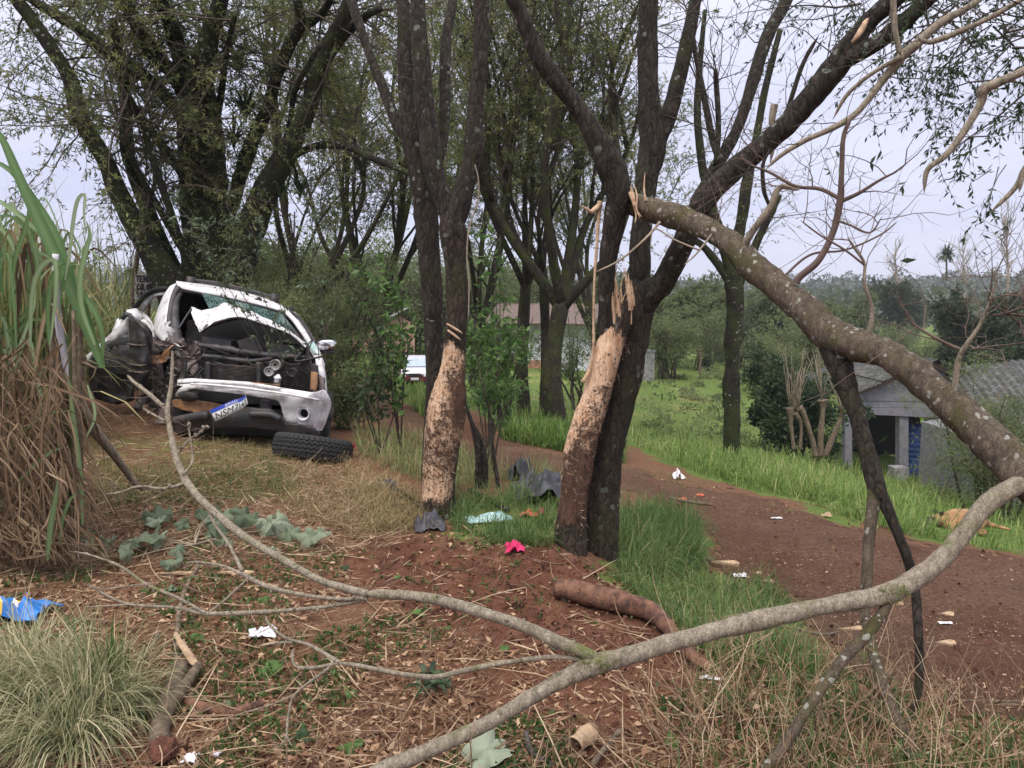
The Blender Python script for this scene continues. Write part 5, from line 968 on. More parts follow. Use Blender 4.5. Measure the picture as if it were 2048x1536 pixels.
# torn front door hanging open at the far left
dk = loft('torn_door', [[(166,720,9.6),(180,705,9.6),(209,678,9.6),(230,658,9.6),(247,640,9.6),(254,621,9.6)], [(168,730,9.56),(184,718,9.56),(214,695,9.56),(238,675,9.56),(254,658,9.56),(268,634,9.56)]], M['paint'], (0, .25, .02), nu=30, rough=.012)
loft('inner_panel', [[(178,712,9.57),(210,688,9.57),(236,668,9.57),(262,668,9.5)], [(176,740,9.5),(205,725,9.45),(235,712,9.45),(264,712,9.4)], [(178,770,9.5),(205,768,9.5),(235,770,9.5),(264,760,9.4)], [(190,800,9.55),(212,802,9.55),(240,808,9.5),(266,800,9.4)]], M['torn_dark'], (0, .08, 0), parent=dk, nu=24, nv=18, rough=.03)
loft('inner_panel', [[(182,716,9.52),(222,684,9.52),(262,672,9.45)], [(190,712,9.48),(226,702,9.48),(262,715,9.42)]], M['black'], (0, .03, 0), parent=dk, nu=12)
slab('speaker_opening', [(222,732),(258,735),(258,750),(220,745)], 9.38, (0, .03, 0), M['black'], dk)
rod('mirror_bracket', [(246,636,9.55),(252,629,9.5),(262,632,9.5)], .03, M['plastic'], dk)
loft('outer_skin', [[(241,640,9.8),(236,638,9.9),(228,655,9.8),(222,668,9.7)], [(248,630,9.7),(242,648,9.7),(236,658,9.65),(230,662,9.62)]], M['paint'], (0, .02, 0), parent=dk, nu=10, rough=.01)
# curved inner wheel arch standing upright
loft('wheel_arch', [[(258,632,9.15),(257,690,9.1),(257,740,9.1),(262,765,9.1)], [(268,636,9.0),(268,690,8.95),(266,740,8.95),(268,775,9.0)], [(284,645,8.92),(284,695,8.88),(280,745,8.9),(276,780,8.95)], [(298,658,8.95),(298,700,8.95),(294,745,8.95),(284,772,9.0)], [(305,678,9.1),(303,706,9.1),(300,745,9.1),(292,765,9.1)]], M['torn_dark'], (0, .03, 0), nu=26, nv=18, rough=.015)
for y in (688, 728, 742):
    rod('arch_rib', [(256,y,9.05),(268,y + 2,8.93),(284,y + 3,8.86),(300,y,9.0)], .012, M['torn'])
rod('arch_rib', [(262,632,9.1),(282,650,8.9),(296,672,8.9),(301,706,9.0)], .018, M['engine'])
# mangled structure between the arch and the engine
sd = 0
def shard(x, y, w, h, Y, m, ry=.5, nme='torn_panel'):
    global sd; sd += 1; a = rng.uniform(-.5, .5); G = []
    for i in np.linspace(-1, 1, 9):
        G.append([at(x + w * j * .5 + h * i * .2 * math.sin(a * 3), y + h * i * .5 + w * j * .2 * math.sin(a * 4), Y + .06 * j * a) for j in np.linspace(-1, 1, 9)])
    G = np.array(G); G += .05 * np.stack([vnoise(G, 7, sd * 3 + q) for q in range(3)], -1) + .025 * np.stack([vnoise(G, 19, sd * 3 + q + 40) for q in range(3)], -1)
    b = MB(); sheet(b, G, (0, .012, 0)); part(nme, b, m, car, False)
for x, y, w_, h_, Y, m in ((330,690,60,22,9.2,'torn'),(312,700,40,18,9.1,'torn'),(352,684,34,20,9.3,'torn'),(322,712,52,18,9.0,'rust'),(318,760,34,80,9.2,'torn'),(330,790,40,60,9.15,'torn_dark'),(305,790,26,50,9.3,'engine'),(372,716,30,40,9.0,'torn'),(388,706,34,30,9.0,'torn'),
     (366,740,20,50,8.9,'torn'),(384,735,18,46,8.9,'torn'),(345,740,30,60,9.3,'torn_dark'),(290,800,40,30,9.2,'engine'),(340,825,50,30,8.9,'torn'),(356,800,26,50,8.9,'torn_dark'),(400,700,24,30,9.1,'torn_dark'),(340,675,20,30,9.4,'paint'),(330,665,16,50,9.6,'paint')):
    shard(x, y, w_, h_, Y, M[m])
for p in ([(372,760,8.8),(380,735,8.8),(398,720,8.9),(410,705,9.0)], [(376,750,8.7),(385,752,8.7),(396,742,8.8)], [(350,690,9.1),(370,720,8.9),(368,760,8.8)], [(310,690,9.0),(330,700,9.0),(352,698,9.0)], [(392,768,8.7),(398,748,8.75),(412,735,8.8)]): rod('torn_hose', p, .014, M['black'], sides=6)
b = MB()
for _ in range(130):
    c = at(rng.uniform(296, 405), rng.uniform(682, 830), rng.uniform(8.85, 9.3)); b.leaves(c[None] + rng.normal(size=(1, 3)) * .02, rng.normal(size=(1, 3)), rng.uniform(.04, .12), rng.uniform(.02, .06), fold=.5)
kind(part('metal_scraps', b, M['torn'], car, False), 'stuff')
# hood: folded like a tent
hood = loft('hood', [[(384,615,9.5),(404,621,9.5),(428,616,9.5),(449,606,9.5),(486,617,9.5),(516,628,9.5),(551,645,9.45),(579,661,9.4),(612,688,9.35)],
   [(386,626,9.4),(404,632,9.35),(420,630,9.3),(446,620,9.2),(484,624,9.2),(514,634,9.2),(548,649,9.2),(576,665,9.15),(611,691,9.1)],
   [(393,652,9.2),(398,656,9.1),(404,661,9.0),(424,647,8.9),(455,636,8.85),(481,633,8.85),(520,645,8.85),(568,662,8.85),(610,695,8.85)]], M['paint'], None, nu=49, nv=12, rough=.014, sharp=True, smooth=False)
loft('hood_lining', [[(388,625,9.56),(449,618,9.56),(516,637,9.56),(610,694,9.4)], [(395,658,9.22),(420,655,9.0),(485,640,8.93),(568,668,8.9),(608,699,8.9)]], M['black'], None, parent=hood, nu=40)
loft('hood_fold', [[(384,616,9.42),(398,622,9.35),(412,626,9.3)], [(388,636,9.3),(398,640,9.22),(416,634,9.2)], [(400,662,9.06),(404,660,9.0),(414,647,8.95)]], M['paint'], (0, .01, 0), parent=hood, nu=17, nv=8, rough=.03, sharp=True, smooth=False)
loft('hood_edge', [[(401,663,8.99),(424,648,8.88),(455,637,8.83),(481,634,8.83),(520,646,8.83),(568,663,8.83),(590,676,8.83),(610,696,8.83)], [(402,667,9.0),(424,652,8.9),(455,641,8.85),(481,638,8.85),(520,650,8.85),(568,667,8.85),(590,680,8.85),(610,700,8.85)]], M['plastic'], (0, .03, 0), parent=hood, nu=40)
rod('hood_stay', [(357,658,9.3),(370,637,9.4),(384,616,9.48)], .012, M['plastic'])
# windscreen: what is left of the shattered glass
slab('windscreen', [(404,586),(452,598),(500,609),(566,629),(575,642),(600,672),(560,655),(520,640),(486,628),(452,622),(424,626),(416,612),(411,603)], 10.05, (0, .008, 0), M['glass'])
# engine bay
slab('firewall', [(352,690),(400,655),(480,632),(570,660),(622,690),(642,740),(640,800),(420,800),(352,780)], 9.75, (0, .05, 0), M['black'])  # bay panels coloured black to paint in part of the shade
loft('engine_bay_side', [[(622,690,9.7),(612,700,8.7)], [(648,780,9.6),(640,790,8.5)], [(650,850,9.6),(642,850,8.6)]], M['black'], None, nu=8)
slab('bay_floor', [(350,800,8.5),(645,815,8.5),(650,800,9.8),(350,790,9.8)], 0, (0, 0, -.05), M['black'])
rod('slam_panel', [(398,690,8.85),(440,696,8.75),(500,706,8.72),(560,712,8.72),(624,716,8.8)], [.03, .045, .03, .04, .028], M['plastic'], amp=.45, n=50)
rod('slam_panel', [(405,712,8.72),(450,716,8.7),(500,722,8.7),(546,716,8.7)], .028, M['plastic'], amp=.3, n=30)
b = MB(); pr_ = A([(418,727),(517,735),(517,768),(416,764)], 8.62); poly_slab(b, pr_, (0, .07, 0)); rad = part('radiator', b, M['rad'], car, False)
for k in range(13):
    a, b2 = pr_[0] + (pr_[3] - pr_[0]) * (k + .5) / 13, pr_[1] + (pr_[2] - pr_[1]) * (k + .5) / 13; b = MB(); b.tubes(np.array([a, b2]) - [0, .004, 0], np.array([.005, .005]), 4); part('fin', b, M['engine'], rad)
for x in (417, 518): rod('radiator_tank', [(x, 724, 8.6), (x, 768, 8.6)], .03, M['plastic'], sides=8)
slab('battery_box', [(539,687),(572,690),(600,698),(600,716),(538,712)], 8.9, (0, .3, 0), M['plastic']); slab('air_box', [(404,672),(462,682),(462,704),(402,694)], 9.0, (0, .3, 0), M['plastic'])
slab('engine_block', [(520,722),(560,722),(624,728),(626,792),(520,780)], 8.95, (0, .5, 0), M['engine'])
for x, y, r in ((550, 730, .062), (538, 743, .055), (585, 745, .05)):
    b = MB(); c = at(x, y, 8.55); an = np.linspace(0, 2 * math.pi, 25); 
    rows = [[(c[0] + q * math.cos(a), c[1] + dy, c[2] + q * math.sin(a)) for a in an] for q, dy in ((r * .25, 0), (r * .3, -.01), (r * .62, .012), (r * .78, .0), (r * .84, -.012), (r, -.012), (r, .06))]; sheet(b, rows); part('pulley', b, M['engine'] if x == 585 else M['tin'], car)
b = MB(); c0, c1 = at(553, 775, 8.5), at(557, 748, 8.5); P = spline(np.array([c0, (c0 + c1) / 2, c1]), 12); b.tubes(P, np.array([.05, .055, .055, .055, .055, .055, .055, .055, .055, .045, .03, .02]), 14); part('filter_canister', b, M['chrome'], car)
rod('metal_tube', [(486,765,8.35),(520,768,8.35),(560,771,8.4)], .013, M['rust'], sides=8)
for k in range(30):
    x = rng.uniform(405, 622); y = rng.uniform(695, 770); rod('cable', [(x, y, 8.75), (x + rng.normal() * 22, y + rng.normal() * 12, 8.62), (x + rng.normal() * 40, y + abs(rng.normal()) * 26, 8.7)], rng.uniform(.005, .013), M[('black', 'engine', 'plastic')[k % 3]], sides=5, n=10)
for k in range(14):
    x = rng.uniform(410, 625); y = rng.uniform(690, 780); b = MB(); b.box(at(x, y, rng.uniform(8.8, 9.2)), rng.uniform(.03, .1, 3), Matrix.Rotation(rng.uniform(-.5, .5), 3, 'Y')); part('engine_part', b, M[('engine', 'plastic')[k % 2]], car, False)
# right wing, bracket, mirror
loft('front_wing', [[(612,684,9.5),(622,700,9.25),(632,716,9.05),(636,736,8.9),(641,752,8.85),(644,785,8.8)], [(626,684,9.55),(637,700,9.35),(645,716,9.15),(649,738,9.0),(651,756,8.95),(653,785,8.9)], [(630,690,9.9),(641,710,9.8),(648,730,9.8),(651,750,9.8),(653,765,9.8),(655,790,9.8)]], M['paint'], (-.02, 0, 0), nu=24, nv=8, rough=.008)
loft('wing_scuff', [[(611,683,9.46),(618,694,9.3),(627,708,9.1)], [(627,683,9.5),(634,695,9.36),(642,709,9.18)]], M['paint_teal'], (0, .01, 0), nu=12)
loft('headlight_bracket', [[(622,743,8.6),(621,760,8.55),(620,780,8.5)], [(634,745,8.6),(634,762,8.55),(632,784,8.5)]], M['rust'], (0, .05, 0), nu=8); slab('headlight_bracket', [(623,728),(633,732),(634,745),(622,743)], 8.62, (0, .08, 0), M['torn_dark'])
loft('headlight_bracket', [[(636,750,8.7),(636,790,8.6)], [(646,760,8.75),(647,790,8.6)]], M['torn'], (0, .05, 0), nu=8, rough=.02)
mir = MB(); c = at(654, 689, 9.55); uu, vv = np.meshgrid(np.linspace(0, 2 * math.pi, 25), np.linspace(-1, 1, 13)); sg = np.sign; e = .55
cx = sg(np.cos(uu)) * np.abs(np.cos(uu)) ** e; sx = sg(np.sin(uu)) * np.abs(np.sin(uu)) ** e; rr = (1 - np.abs(vv) ** 3.0) ** .5; G = np.stack([c[0] + .125 * vv * 1.0, c[1] + .09 * rr * sx, c[2] + .068 * rr * cx * (1 - .12 * vv) + .01 * vv], -1); sheet(mir, G); mi = part('wing_mirror', mir, M['chrome'], car)
rod('mirror_base', [(626,702,9.6),(640,704,9.55),(668,703,9.55)], .028, M['plastic'], mi); slab('mirror_lamp', [(661,686),(668,684),(668,692),(661,693)], 9.45, (0, .03, 0), M['lamp'], mi)
# bumper, shaped front with wrapped corner
bo = [(355,759),(381,757),(430,760),(494,764),(530,771),(575,778),(621,785),(632,784),(644,780),(650,782),(654,788),(659,798),(661,807),(660,816),(657,826),(650,848),(642,866),(630,859),(616,852),(592,848),(572,844),(568,838),(565,826),(562,812),(557,803),(548,799),(530,796),(494,790),(460,786),(425,782),(392,778),(381,778),(368,786),(360,792),(352,794),(350,788),(358,778),(366,772),(354,771)]
def bY(x): return 8.2 + (.0016 * max(0, 420 - x)) ** 1 * 1.5 + max(0, x - 618) * .009
import mathutils
from mathutils.geometry import delaunay_2d_cdt
def filled(name, poly, Yf, m, parent, thick, step=7, hole=None, sm=True, bulge=None):
    pts = [Vector(p) for p in poly]; n0 = len(pts); faces = [list(range(n0))]
    if hole: pts += [Vector(h) for h in hole]; faces = [list(range(n0))]
    xs = [p[0] for p in poly]; ys = [p[1] for p in poly]
    gx, gy = np.meshgrid(np.arange(min(xs), max(xs), step) + .5, np.arange(min(ys), max(ys), step) + .5); k = inpoly(gx, gy, poly)
    if hole: k &= ~inpoly(gx, gy, hole)
    pts += [Vector((a, b)) for a, b in zip(gx[k], gy[k])]
    edges = [(i, (i + 1) % n0) for i in range(n0)] + ([(n0 + i, n0 + (i + 1) % len(hole)) for i in range(len(hole))] if hole else [])
    v2, _, f2, *_ = delaunay_2d_cdt(pts, edges, [], 0, 1e-4)
    v2 = np.array([(v[0], v[1]) for v in v2]); f2 = [f for f in f2 if len(f) == 3]
    cc = np.array([v2[list(f)].mean(0) for f in f2]); kk = inpoly(cc[:, 0], cc[:, 1], poly)
    if hole: kk &= ~inpoly(cc[:, 0], cc[:, 1], hole)
    f2 = np.array(f2)[kk]; Yv = np.array([Yf(x, y) for x, y in v2]); V = at(v2[:, 0], v2[:, 1], Yv); b = MB(); n = len(V)
    from collections import Counter
    ec = Counter(); od = {}
    for f in f2:
        for i in range(3):
            e_ = (f[i], f[(i + 1) % 3]); ec[tuple(sorted(e_))] += 1; od[tuple(sorted(e_))] = e_
    bd = [od[e_] for e_, c_ in ec.items() if c_ == 1]
    b.add(np.vstack([V, V + np.asarray(thick)]), q=[(q[1], q[0], q[0] + n, q[1] + n) for q in bd], t=np.vstack([f2, f2[:, ::-1] + n])); return part(name, b, m, parent, sm)
an = np.linspace(0, 2 * math.pi, 21)[:-1]; hole = [(606 + 12 * math.cos(a), 828 + 12.5 * math.sin(a)) for a in an]
def bYf(x, y):
    t = (y - 762 - (x - 355) * .07) / 40; crease = .07 * abs(t - .25) if t > .25 else .02 + .10 * max(0, .25 - t)
    return bY(x) + crease + .01 * math.sin(x * .11) * math.sin(y * .2)
bum = filled('bumper', bo, bYf, M['paint'], car, (0, .035, 0), 6, hole)
b = MB(); cen = at(606, 828, bYf(606, 828)); rows = [[(cen[0] + q * math.cos(a), cen[1] + dy, cen[2] + q * math.sin(a)) for a in np.linspace(0, 2 * math.pi, 25)] for q, dy in ((.072, -.012), (.066, -.016), (.058, 0), (.05, .04), (.047, .10))]; sheet(b, rows); part('fog_lamp_ring', b, M['paint'], bum)
b = MB(); rows = [[(cen[0] + q * math.cos(a), cen[1] + dy, cen[2] + q * math.sin(a)) for a in np.linspace(0, 2 * math.pi, 25)] for q, dy in ((.05, .05), (.045, .12), (.001, .13))]; sheet(b, rows); part('fog_lamp_hole', b, M['black'], bum)
rod('bumper_strip', [(357,765,8.24),(400,763,8.2),(490,768,8.2),(560,778,8.2)], .022, M['paint'], bum)
rod('bumper_crease', [(381,768,8.2),(425,770,8.17),(494,777,8.165),(560,786,8.165),(600,793,8.165),(638,800,8.3)], .012, M['paint'], bum)
lv = [(346,836),(380,829),(416,823),(460,818),(496,815),(515,817),(539,818),(564,836),(572,846),(594,849),(616,853),(630,860),(641,868),(632,873),(600,870),(559,863),(520,858),(501,856),(460,856),(425,857),(405,862),(387,867),(360,868),(347,862)]
filled('lower_bumper', lv, lambda x, y: bY(x) + .03 + .0016 * abs(y - 838), M['plastic'], car, (0, .05, 0), 6)
rod('lower_bumper_roll', [(350,842,8.28),(400,832,8.2),(416,830,8.18)], .05, M['plastic']); rod('lower_bumper_roll', [(500,828,8.19),(540,829,8.19),(560,838,8.19)], .04, M['plastic'])
slab('bumper_void_shade', [(352,782),(425,782),(560,800),(566,838),(500,820),(420,826),(346,832)], 8.5, (0, .05, 0), M['black'])  # black sheet painted as the shade behind the bumper opening
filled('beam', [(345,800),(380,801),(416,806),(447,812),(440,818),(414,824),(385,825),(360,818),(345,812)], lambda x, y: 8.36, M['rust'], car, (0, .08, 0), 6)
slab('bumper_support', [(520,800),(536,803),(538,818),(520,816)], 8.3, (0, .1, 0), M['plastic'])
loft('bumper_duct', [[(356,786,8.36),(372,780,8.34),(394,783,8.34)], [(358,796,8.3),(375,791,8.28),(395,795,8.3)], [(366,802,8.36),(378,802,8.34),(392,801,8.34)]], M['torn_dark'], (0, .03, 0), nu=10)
slab('underbody_and_shade', [(350,850,8.5),(645,862,8.5),(650,830,11.8),(360,820,11.8)], 0, (0, 0, -.08), M['black']); slab('underbody_and_shade', [(350,862),(640,870),(640,884),(350,880)], 9.3, (0, .1, 0), M['black'])  # underbody, then an added black sheet painting the shade beneath
# number plate, bent
pt = spline(A([(420,820,8.15),(444,810,8.11),(467,800,8.1),(481,797,8.12),(491,790,8.17)], 0), 25); pb = spline(A([(430,843,8.10),(447,835,8.07),(463,827,8.06),(484,817,8.1),(496,807,8.16)], 0), 25)
M['plate'] = plain('plate_white', (.72, .72, .70), .4, var=.05, bump=0); M['plate_blue'] = plain('plate_blue', (.035, .07, .42), .4, var=.05, bump=0); M['plate_ink'] = plain('plate_lettering', (.015, .015, .018), .5, bump=0)
b = MB(); sheet(b, [pt, (pt + pb) / 2, pb], (0, .006, 0)); plate = part('number_plate', b, M['plate'], car)
b = MB(); sheet(b, [pt + [0, -.004, 0], pt * .70 + pb * .30 + [0, -.004, 0]], None); part('plate_band', b, M['plate_blue'], plate)
def letters(name, text, mapf, m, parent, w_=None):
    cu = bpy.data.curves.new(name, 'FONT'); cu.body = text; cu.size = 1; tmp = bpy.data.objects.new(name, cu); C.objects.link(tmp); me = bpy.data.meshes.new_from_object(tmp); bpy.data.objects.remove(tmp); bpy.data.curves.remove(cu)
    import bmesh
    bm = bmesh.new(); bm.from_mesh(me); bmesh.ops.triangulate(bm, faces=bm.faces); bmesh.ops.subdivide_edges(bm, edges=[e for e in bm.edges if e.calc_length() > .2], cuts=2); bmesh.ops.triangulate(bm, faces=bm.faces)
    v = np.array([x.co[:] for x in bm.verts]); f = [[q.index for q in p.verts] for p in bm.faces]; bm.free(); bpy.data.meshes.remove(me)
    u = (v[:, 0] - v[:, 0].min()) / np.ptp(v[:, 0]); s = (v[:, 1] - v[:, 1].min()) / np.ptp(v[:, 1]); b = MB(); b.add(mapf(u, s), f=f); return part(name, b, m, parent, False)
def pmap(u0, u1, v0, v1):
    def f(u, s):
        U = u0 + (u1 - u0) * u; V = v0 + (v1 - v0) * (1 - s); a, _ = resample(pt, U); c, _ = resample(pb, U); return a * (1 - V)[:, None] + c * V[:, None] + np.array([0, -.005, 0])
    return f
letters('plate_lettering', 'NSM7I47', pmap(.07, .98, .40, .92), M['plate_ink'], plate)
letters('plate_country', 'BRASIL', pmap(.32, .66, .06, .24), M['plate'], plate)
# wheels and load bed
def wheel(c, ax, r, w_, parent, nme='wheel', m='tyre'):
    ax = nrm(np.asarray(ax, float)); u = nrm(np.cross(ax, [0.03, .1, 1.])); v = np.cross(ax, u); an = np.linspace(0, 2 * math.pi, 41); pr = [(.6, -.42), (.72, -.5), (.92, -.48), (1, -.36), (1, .36), (.92, .48), (.72, .5), (.6, .42)]
    b = MB(); sheet(b, [[c + ax * (z * w_) + (u * math.cos(a) + v * math.sin(a)) * (q * r) for a in an] for q, z in pr]); wh = part(nme, b, M[m], parent)
    b = MB(); sheet(b, [[c + ax * (z * w_) + (u * math.cos(a) + v * math.sin(a)) * (q * r) for a in an] for q, z in ((.6, -.4), (.5, -.2), (.2, -.25), (.01, -.25), (.01, .25), (.5, .2), (.6, .4))]); part('rim', b, M['torn_dark'], wh); return wh
wheel(at(640, 842, 9.05), (1, .18, -.12), .37, .25, car)
loft('mud_guard', [[(650,800,8.75),(662,806,8.75),(667,822,8.75)], [(648,830,8.75),(660,836,8.75),(666,830,8.75)], [(644,860,8.75),(652,856,8.75),(660,846,8.75)]], M['torn_dark'], (0, .03, 0), nu=10)
bx = lambda nme, p, m: slab(nme, p, 0, (0, 0, .03), m)
loft('load_bed', [[(575,690,12.05),(570,685,14)], [(600,760,12.05),(592,750,14)], [(602,800,12.05),(594,788,14)]], M['paint'], (-.05, 0, 0), nu=6); loft('load_bed', [[(378,680,12.05),(395,676,14)], [(360,760,12.05),(380,750,14)], [(360,800,12.05),(380,788,14)]], M['paint'], (.05, 0, 0), nu=6)
slab('tailgate', [(395,676),(570,685),(592,750),(380,745)], 14, (0, .06, 0), M['paint']); slab('bed_floor', [(360,775,12.05),(600,775,12.05),(592,760,14),(380,758,14)], 0, (0, 0, -.04), M['torn_dark'])
wheel(at(600, 806, 12.9), (1, .15, -.15), .37, .25, car); wheel(at(375, 802, 12.9), (1, .15, -.15), .37, .25, car)
b = MB(); n = 260; ti = rng.random(n); q = A([(400,570),(575,617)], 10.45); P = q[0] + (q[1] - q[0]) * ti[:, None] + np.stack([rng.normal(size=n) * .03, rng.uniform(-.2, .5, n), .01 + 0 * ti], -1); b.leaves(P, rng.normal(size=(n, 3)) * [1, 1, .3], .035, .013); solo('fallen_leaves', b, M['leaf_olive'], 'small green leaves scattered over the pickup roof edge', 'leaves')['kind'] = 'stuff'
# ---------------------------------------------------------------- loose tyre lying in front of the bumper
c = at(626, 897, 7.75); gzz = float(gz(c[0], c[1]))
o = thing('loose_tyre', 'black treaded tyre torn off the pickup, lying flat in front of the white bumper', 'tyre', c)
axn = nrm(np.array([.13, .26, 1.])); u = nrm(np.cross(axn, [0, 1, 0.])); v = np.cross(axn, u); NS = 180; an = np.linspace(0, 2 * math.pi, NS + 1)
prf = [(.24, .10), (.30, .118), (.365, .12)] + [(.40, z) for z in np.linspace(.108, -.108, 27)] + [(.365, -.12), (.30, -.118), (.24, -.10), (.23, -.06), (.23, .06), (.24, .10)]
G = []
for q, z in prf:
    row = []
    for i, a in enumerate(an):
        r = q
        if q == .40:
            r += .008 - .02 * abs(z / .11) ** 3
            zz = z + .006 * (1 if (i // 2) % 2 else -1)
            if any(abs(zz - g) < .006 for g in (-.062, -.022, .022, .062)): r -= .014
            elif abs(z) > .062 and i % 4 == 0: r -= .012
            elif abs(z) < .022 and i % 6 == 0: r -= .008
        row.append(c + axn * z + (u * math.cos(a) + v * math.sin(a)) * r)
    G.append(row)
b = MB(); sheet(b, G); part('tread', b, M['tyre'], o, False)
b = MB(); P = at(696, 894, 7.9); b.leaves(P + rng.normal(size=(10, 3)) * .02, rng.normal(size=(10, 3)), .09, .05); solo('red_lamp_piece', b, plain('red_lens', (.5, .03, .05), .25, bump=0), 'small broken red lens in the grass just right of the loose tyre', 'debris')

# ---------------------------------------------------------------- hand painted sign leaning behind the pickup
sY = 12.2; q = A([(270,548),(303,548),(314,556),(320,574),(318,604),(268,598)], sY); o = thing('painted_sign', 'weathered board with hand painted black words, standing behind the smashed pickup door', 'sign', at(294, 690, sY))
M['board'] = plain('weathered_sign_board', (.36, .33, .32), .85, var=.25, sc=7, bump=.2, dirt=(.2, .16, .14), dirtamt=.3); M['ink'] = plain('black_brush_paint', (.03, .02, .025), .7, bump=0)
b = MB(); poly_slab(b, q, (0, .03, 0)); bd = part('board', b, M['board'], o, False)
rod('post', [(296, 600, sY + .06), (294, 700, sY + .06)], .04, M['brown_board'], o)
LT = {'T': [[(0,1),(1,1)],[(.5,1),(.5,0)]], 'E': [[(.9,1),(0,1),(0,0),(.9,0)],[(0,.5),(.7,.5)]], 'N': [[(0,0),(0,1),(.9,0),(.9,1)]], 'D': [[(0,0),(0,1),(.6,.9),(.9,.5),(.6,.1),(0,0)]], 'A': [[(0,0),(.45,1),(.9,0)],[(.2,.4),(.7,.4)]],
      'C': [[(.9,.85),(.5,1),(.05,.6),(.1,.2),(.5,0),(.9,.15)]], 'O': [[(.5,1),(.05,.6),(.1,.2),(.5,0),(.9,.3),(.85,.8),(.5,1)]], 'L': [[(0,1),(0,0),(.8,0)]], 'I': [[(.4,1),(.4,0)]], '1': [[(.2,.8),(.5,1),(.5,0)]], '0': [[(.5,1),(.05,.6),(.1,.2),(.5,0),(.9,.3),(.85,.8),(.5,1)]], 'M': [[(0,0),(0,1),(.45,.4),(.9,1),(.9,0)]]}
def stroke_text(txt, x0, y0, adv, hgt, sl):
    for k, ch in enumerate(txt):
        if ch == ' ': continue
        b = MB()
        for s in LT[ch]:
            pts = np.array([(x0 + k * adv + p[0] * adv * .74, y0 - p[1] * hgt + sl * (k * adv), sY - .008) for p in s]); P = A(pts, 0); 
            for i in range(len(P) - 1):
                d_ = nrm(P[i + 1] - P[i]); w = np.cross(d_, [0, 1, 0]) * .011; e_ = d_ * .008; b.add([P[i] - w - e_, P[i] + w - e_, P[i + 1] + w + e_, P[i + 1] - w + e_], [(0, 1, 2, 3)])
        part('painted_letter', b, M['ink'], bd, False)
stroke_text('TENDA', 272, 563, 8.0, 11, .02); stroke_text('COLONIA', 274, 579, 6.4, 11, .03); stroke_text('100 M', 273, 594, 7.2, 10, .03)
limb(thing('leaning_stick', 'dead grey stick leaning in the cane above the painted sign', 'stick', gp(268, 700, 12.4)), 'stick', [(262,640,4),(270,540,5),(282,480,6),(300,400,5),(318,340,3)], 12.4, 12.6, 'drylog', .15, 8)

# ---------------------------------------------------------------- tall cane grass at the left
def ribbon(mb, pts, w, Y, K=18, a=.5, tilt=.3):
    P = spline(A([(p[0], p[1], Y + (p[2] if len(p) > 2 else 0)) for p in pts], 0), K); T = nrm(np.gradient(P, axis=0)); V = nrm(CAM - P); S = nrm(np.cross(T, V)); S = nrm(S + V * tilt * rng.uniform(-1, 1)); Nn = np.cross(S, T)
    t = np.linspace(0, 1, K); ww = (w * Y / F) * np.sin(np.clip(t * .93 + .07, 0, 1) * math.pi) ** .55 * (1 - .25 * t); ww = ww[:, None]
    G = np.stack([P - S * ww / 2 + Nn * ww * .12, P, P + S * ww / 2 + Nn * ww * .12], 0); sheet(mb, G, a=np.concatenate([np.full(K, a * .75), np.full(K, min(1, a * .75 + .3)), np.full(K, a * .75)])); return mb
cane = thing('cane_clump', 'tall cane grass clump at the left edge with a thick skirt of dead brown leaves', 'cane grass', g1(70, 1105))
CL = [([(205,735),(188,690),(150,600),(95,480),(40,360),(8,285),(-20,240)], 34, 0), ([(200,730),(175,640),(140,560),(110,470),(60,390),(20,340),(-40,310)], 28, .03), ([(175,640),(150,560),(110,500),(50,440),(-10,400)], 26, .06), ([(190,690),(165,620),(160,560),(172,500),(180,470),(172,440)], 24, -.03), ([(130,560),(140,500),(145,450),(155,400),(170,390),(168,430),(172,480)], 16, -.06),
      ([(60,700),(62,610),(70,560),(85,530),(110,520),(112,580),(105,650),(98,700)], 22, -.1), ([(98,690),(96,610),(110,545),(150,530),(128,560),(118,640)], 22, -.05), ([(20,620),(30,520),(50,460),(58,420),(50,380)], 18, 0), ([(80,600),(70,500),(40,430),(-20,390)], 20, .1), ([(0,800),(20,700),(60,640),(120,660),(150,720)], 16, .1), ([(110,520),(60,500),(0,520),(-40,570)], 14, .1), ([(150,560),(200,650),(205,735)], 24, 0),
      ([(165,1050),(162,960),(150,860),(142,800),(140,760)], 20, -.1), ([(-20,950),(30,880),(90,830),(150,820)], 14, -.15), ([(-20,1040),(40,960),(100,905),(135,895)], 18, -.2), ([(95,1120),(100,1060),(110,1000),(115,960)], 24, -.3), ([(120,1090),(125,1040),(140,1000),(155,985)], 16, -.25), ([(-20,690),(30,650),(70,600),(90,540)], 16, .1), ([(10,760),(40,690),(66,620),(80,560),(120,520)], 14, .05), ([(-30,480),(10,430),(60,470),(90,540)], 14, .1), ([(40,560),(20,480),(-30,430)], 20, .1), ([(175,770),(190,830),(170,880)], 14, -.05)]
for p, w_, dy in CL:
    b = ribbon(MB(), p, w_ * (.72 if p[0] in ((205,735),(200,730)) else .5), 4.5 + dy, a=rng.uniform(.2, 1)); part('leaf', b, M['cane'], cane)
for k in range(210):
    x = rng.uniform(-60, 125); y = rng.uniform(500, 1040); ln = rng.uniform(140, 380); dx = rng.normal() * 48 + 4
    b = ribbon(MB(), [(x, y + ln * .5), (x + dx * .3, y), (x + dx * .7, y - ln * .3), (x + dx * 1.3, y - ln * .22 + rng.uniform(0, 90))], rng.uniform(4, 9), 4.6 + rng.uniform(-.15, .6), a=rng.uniform(0, 1)); part('leaf', b, M['cane' if rng.random() < .5 else 'cane_back' if rng.random() < .6 else 'cane_dry'], cane)
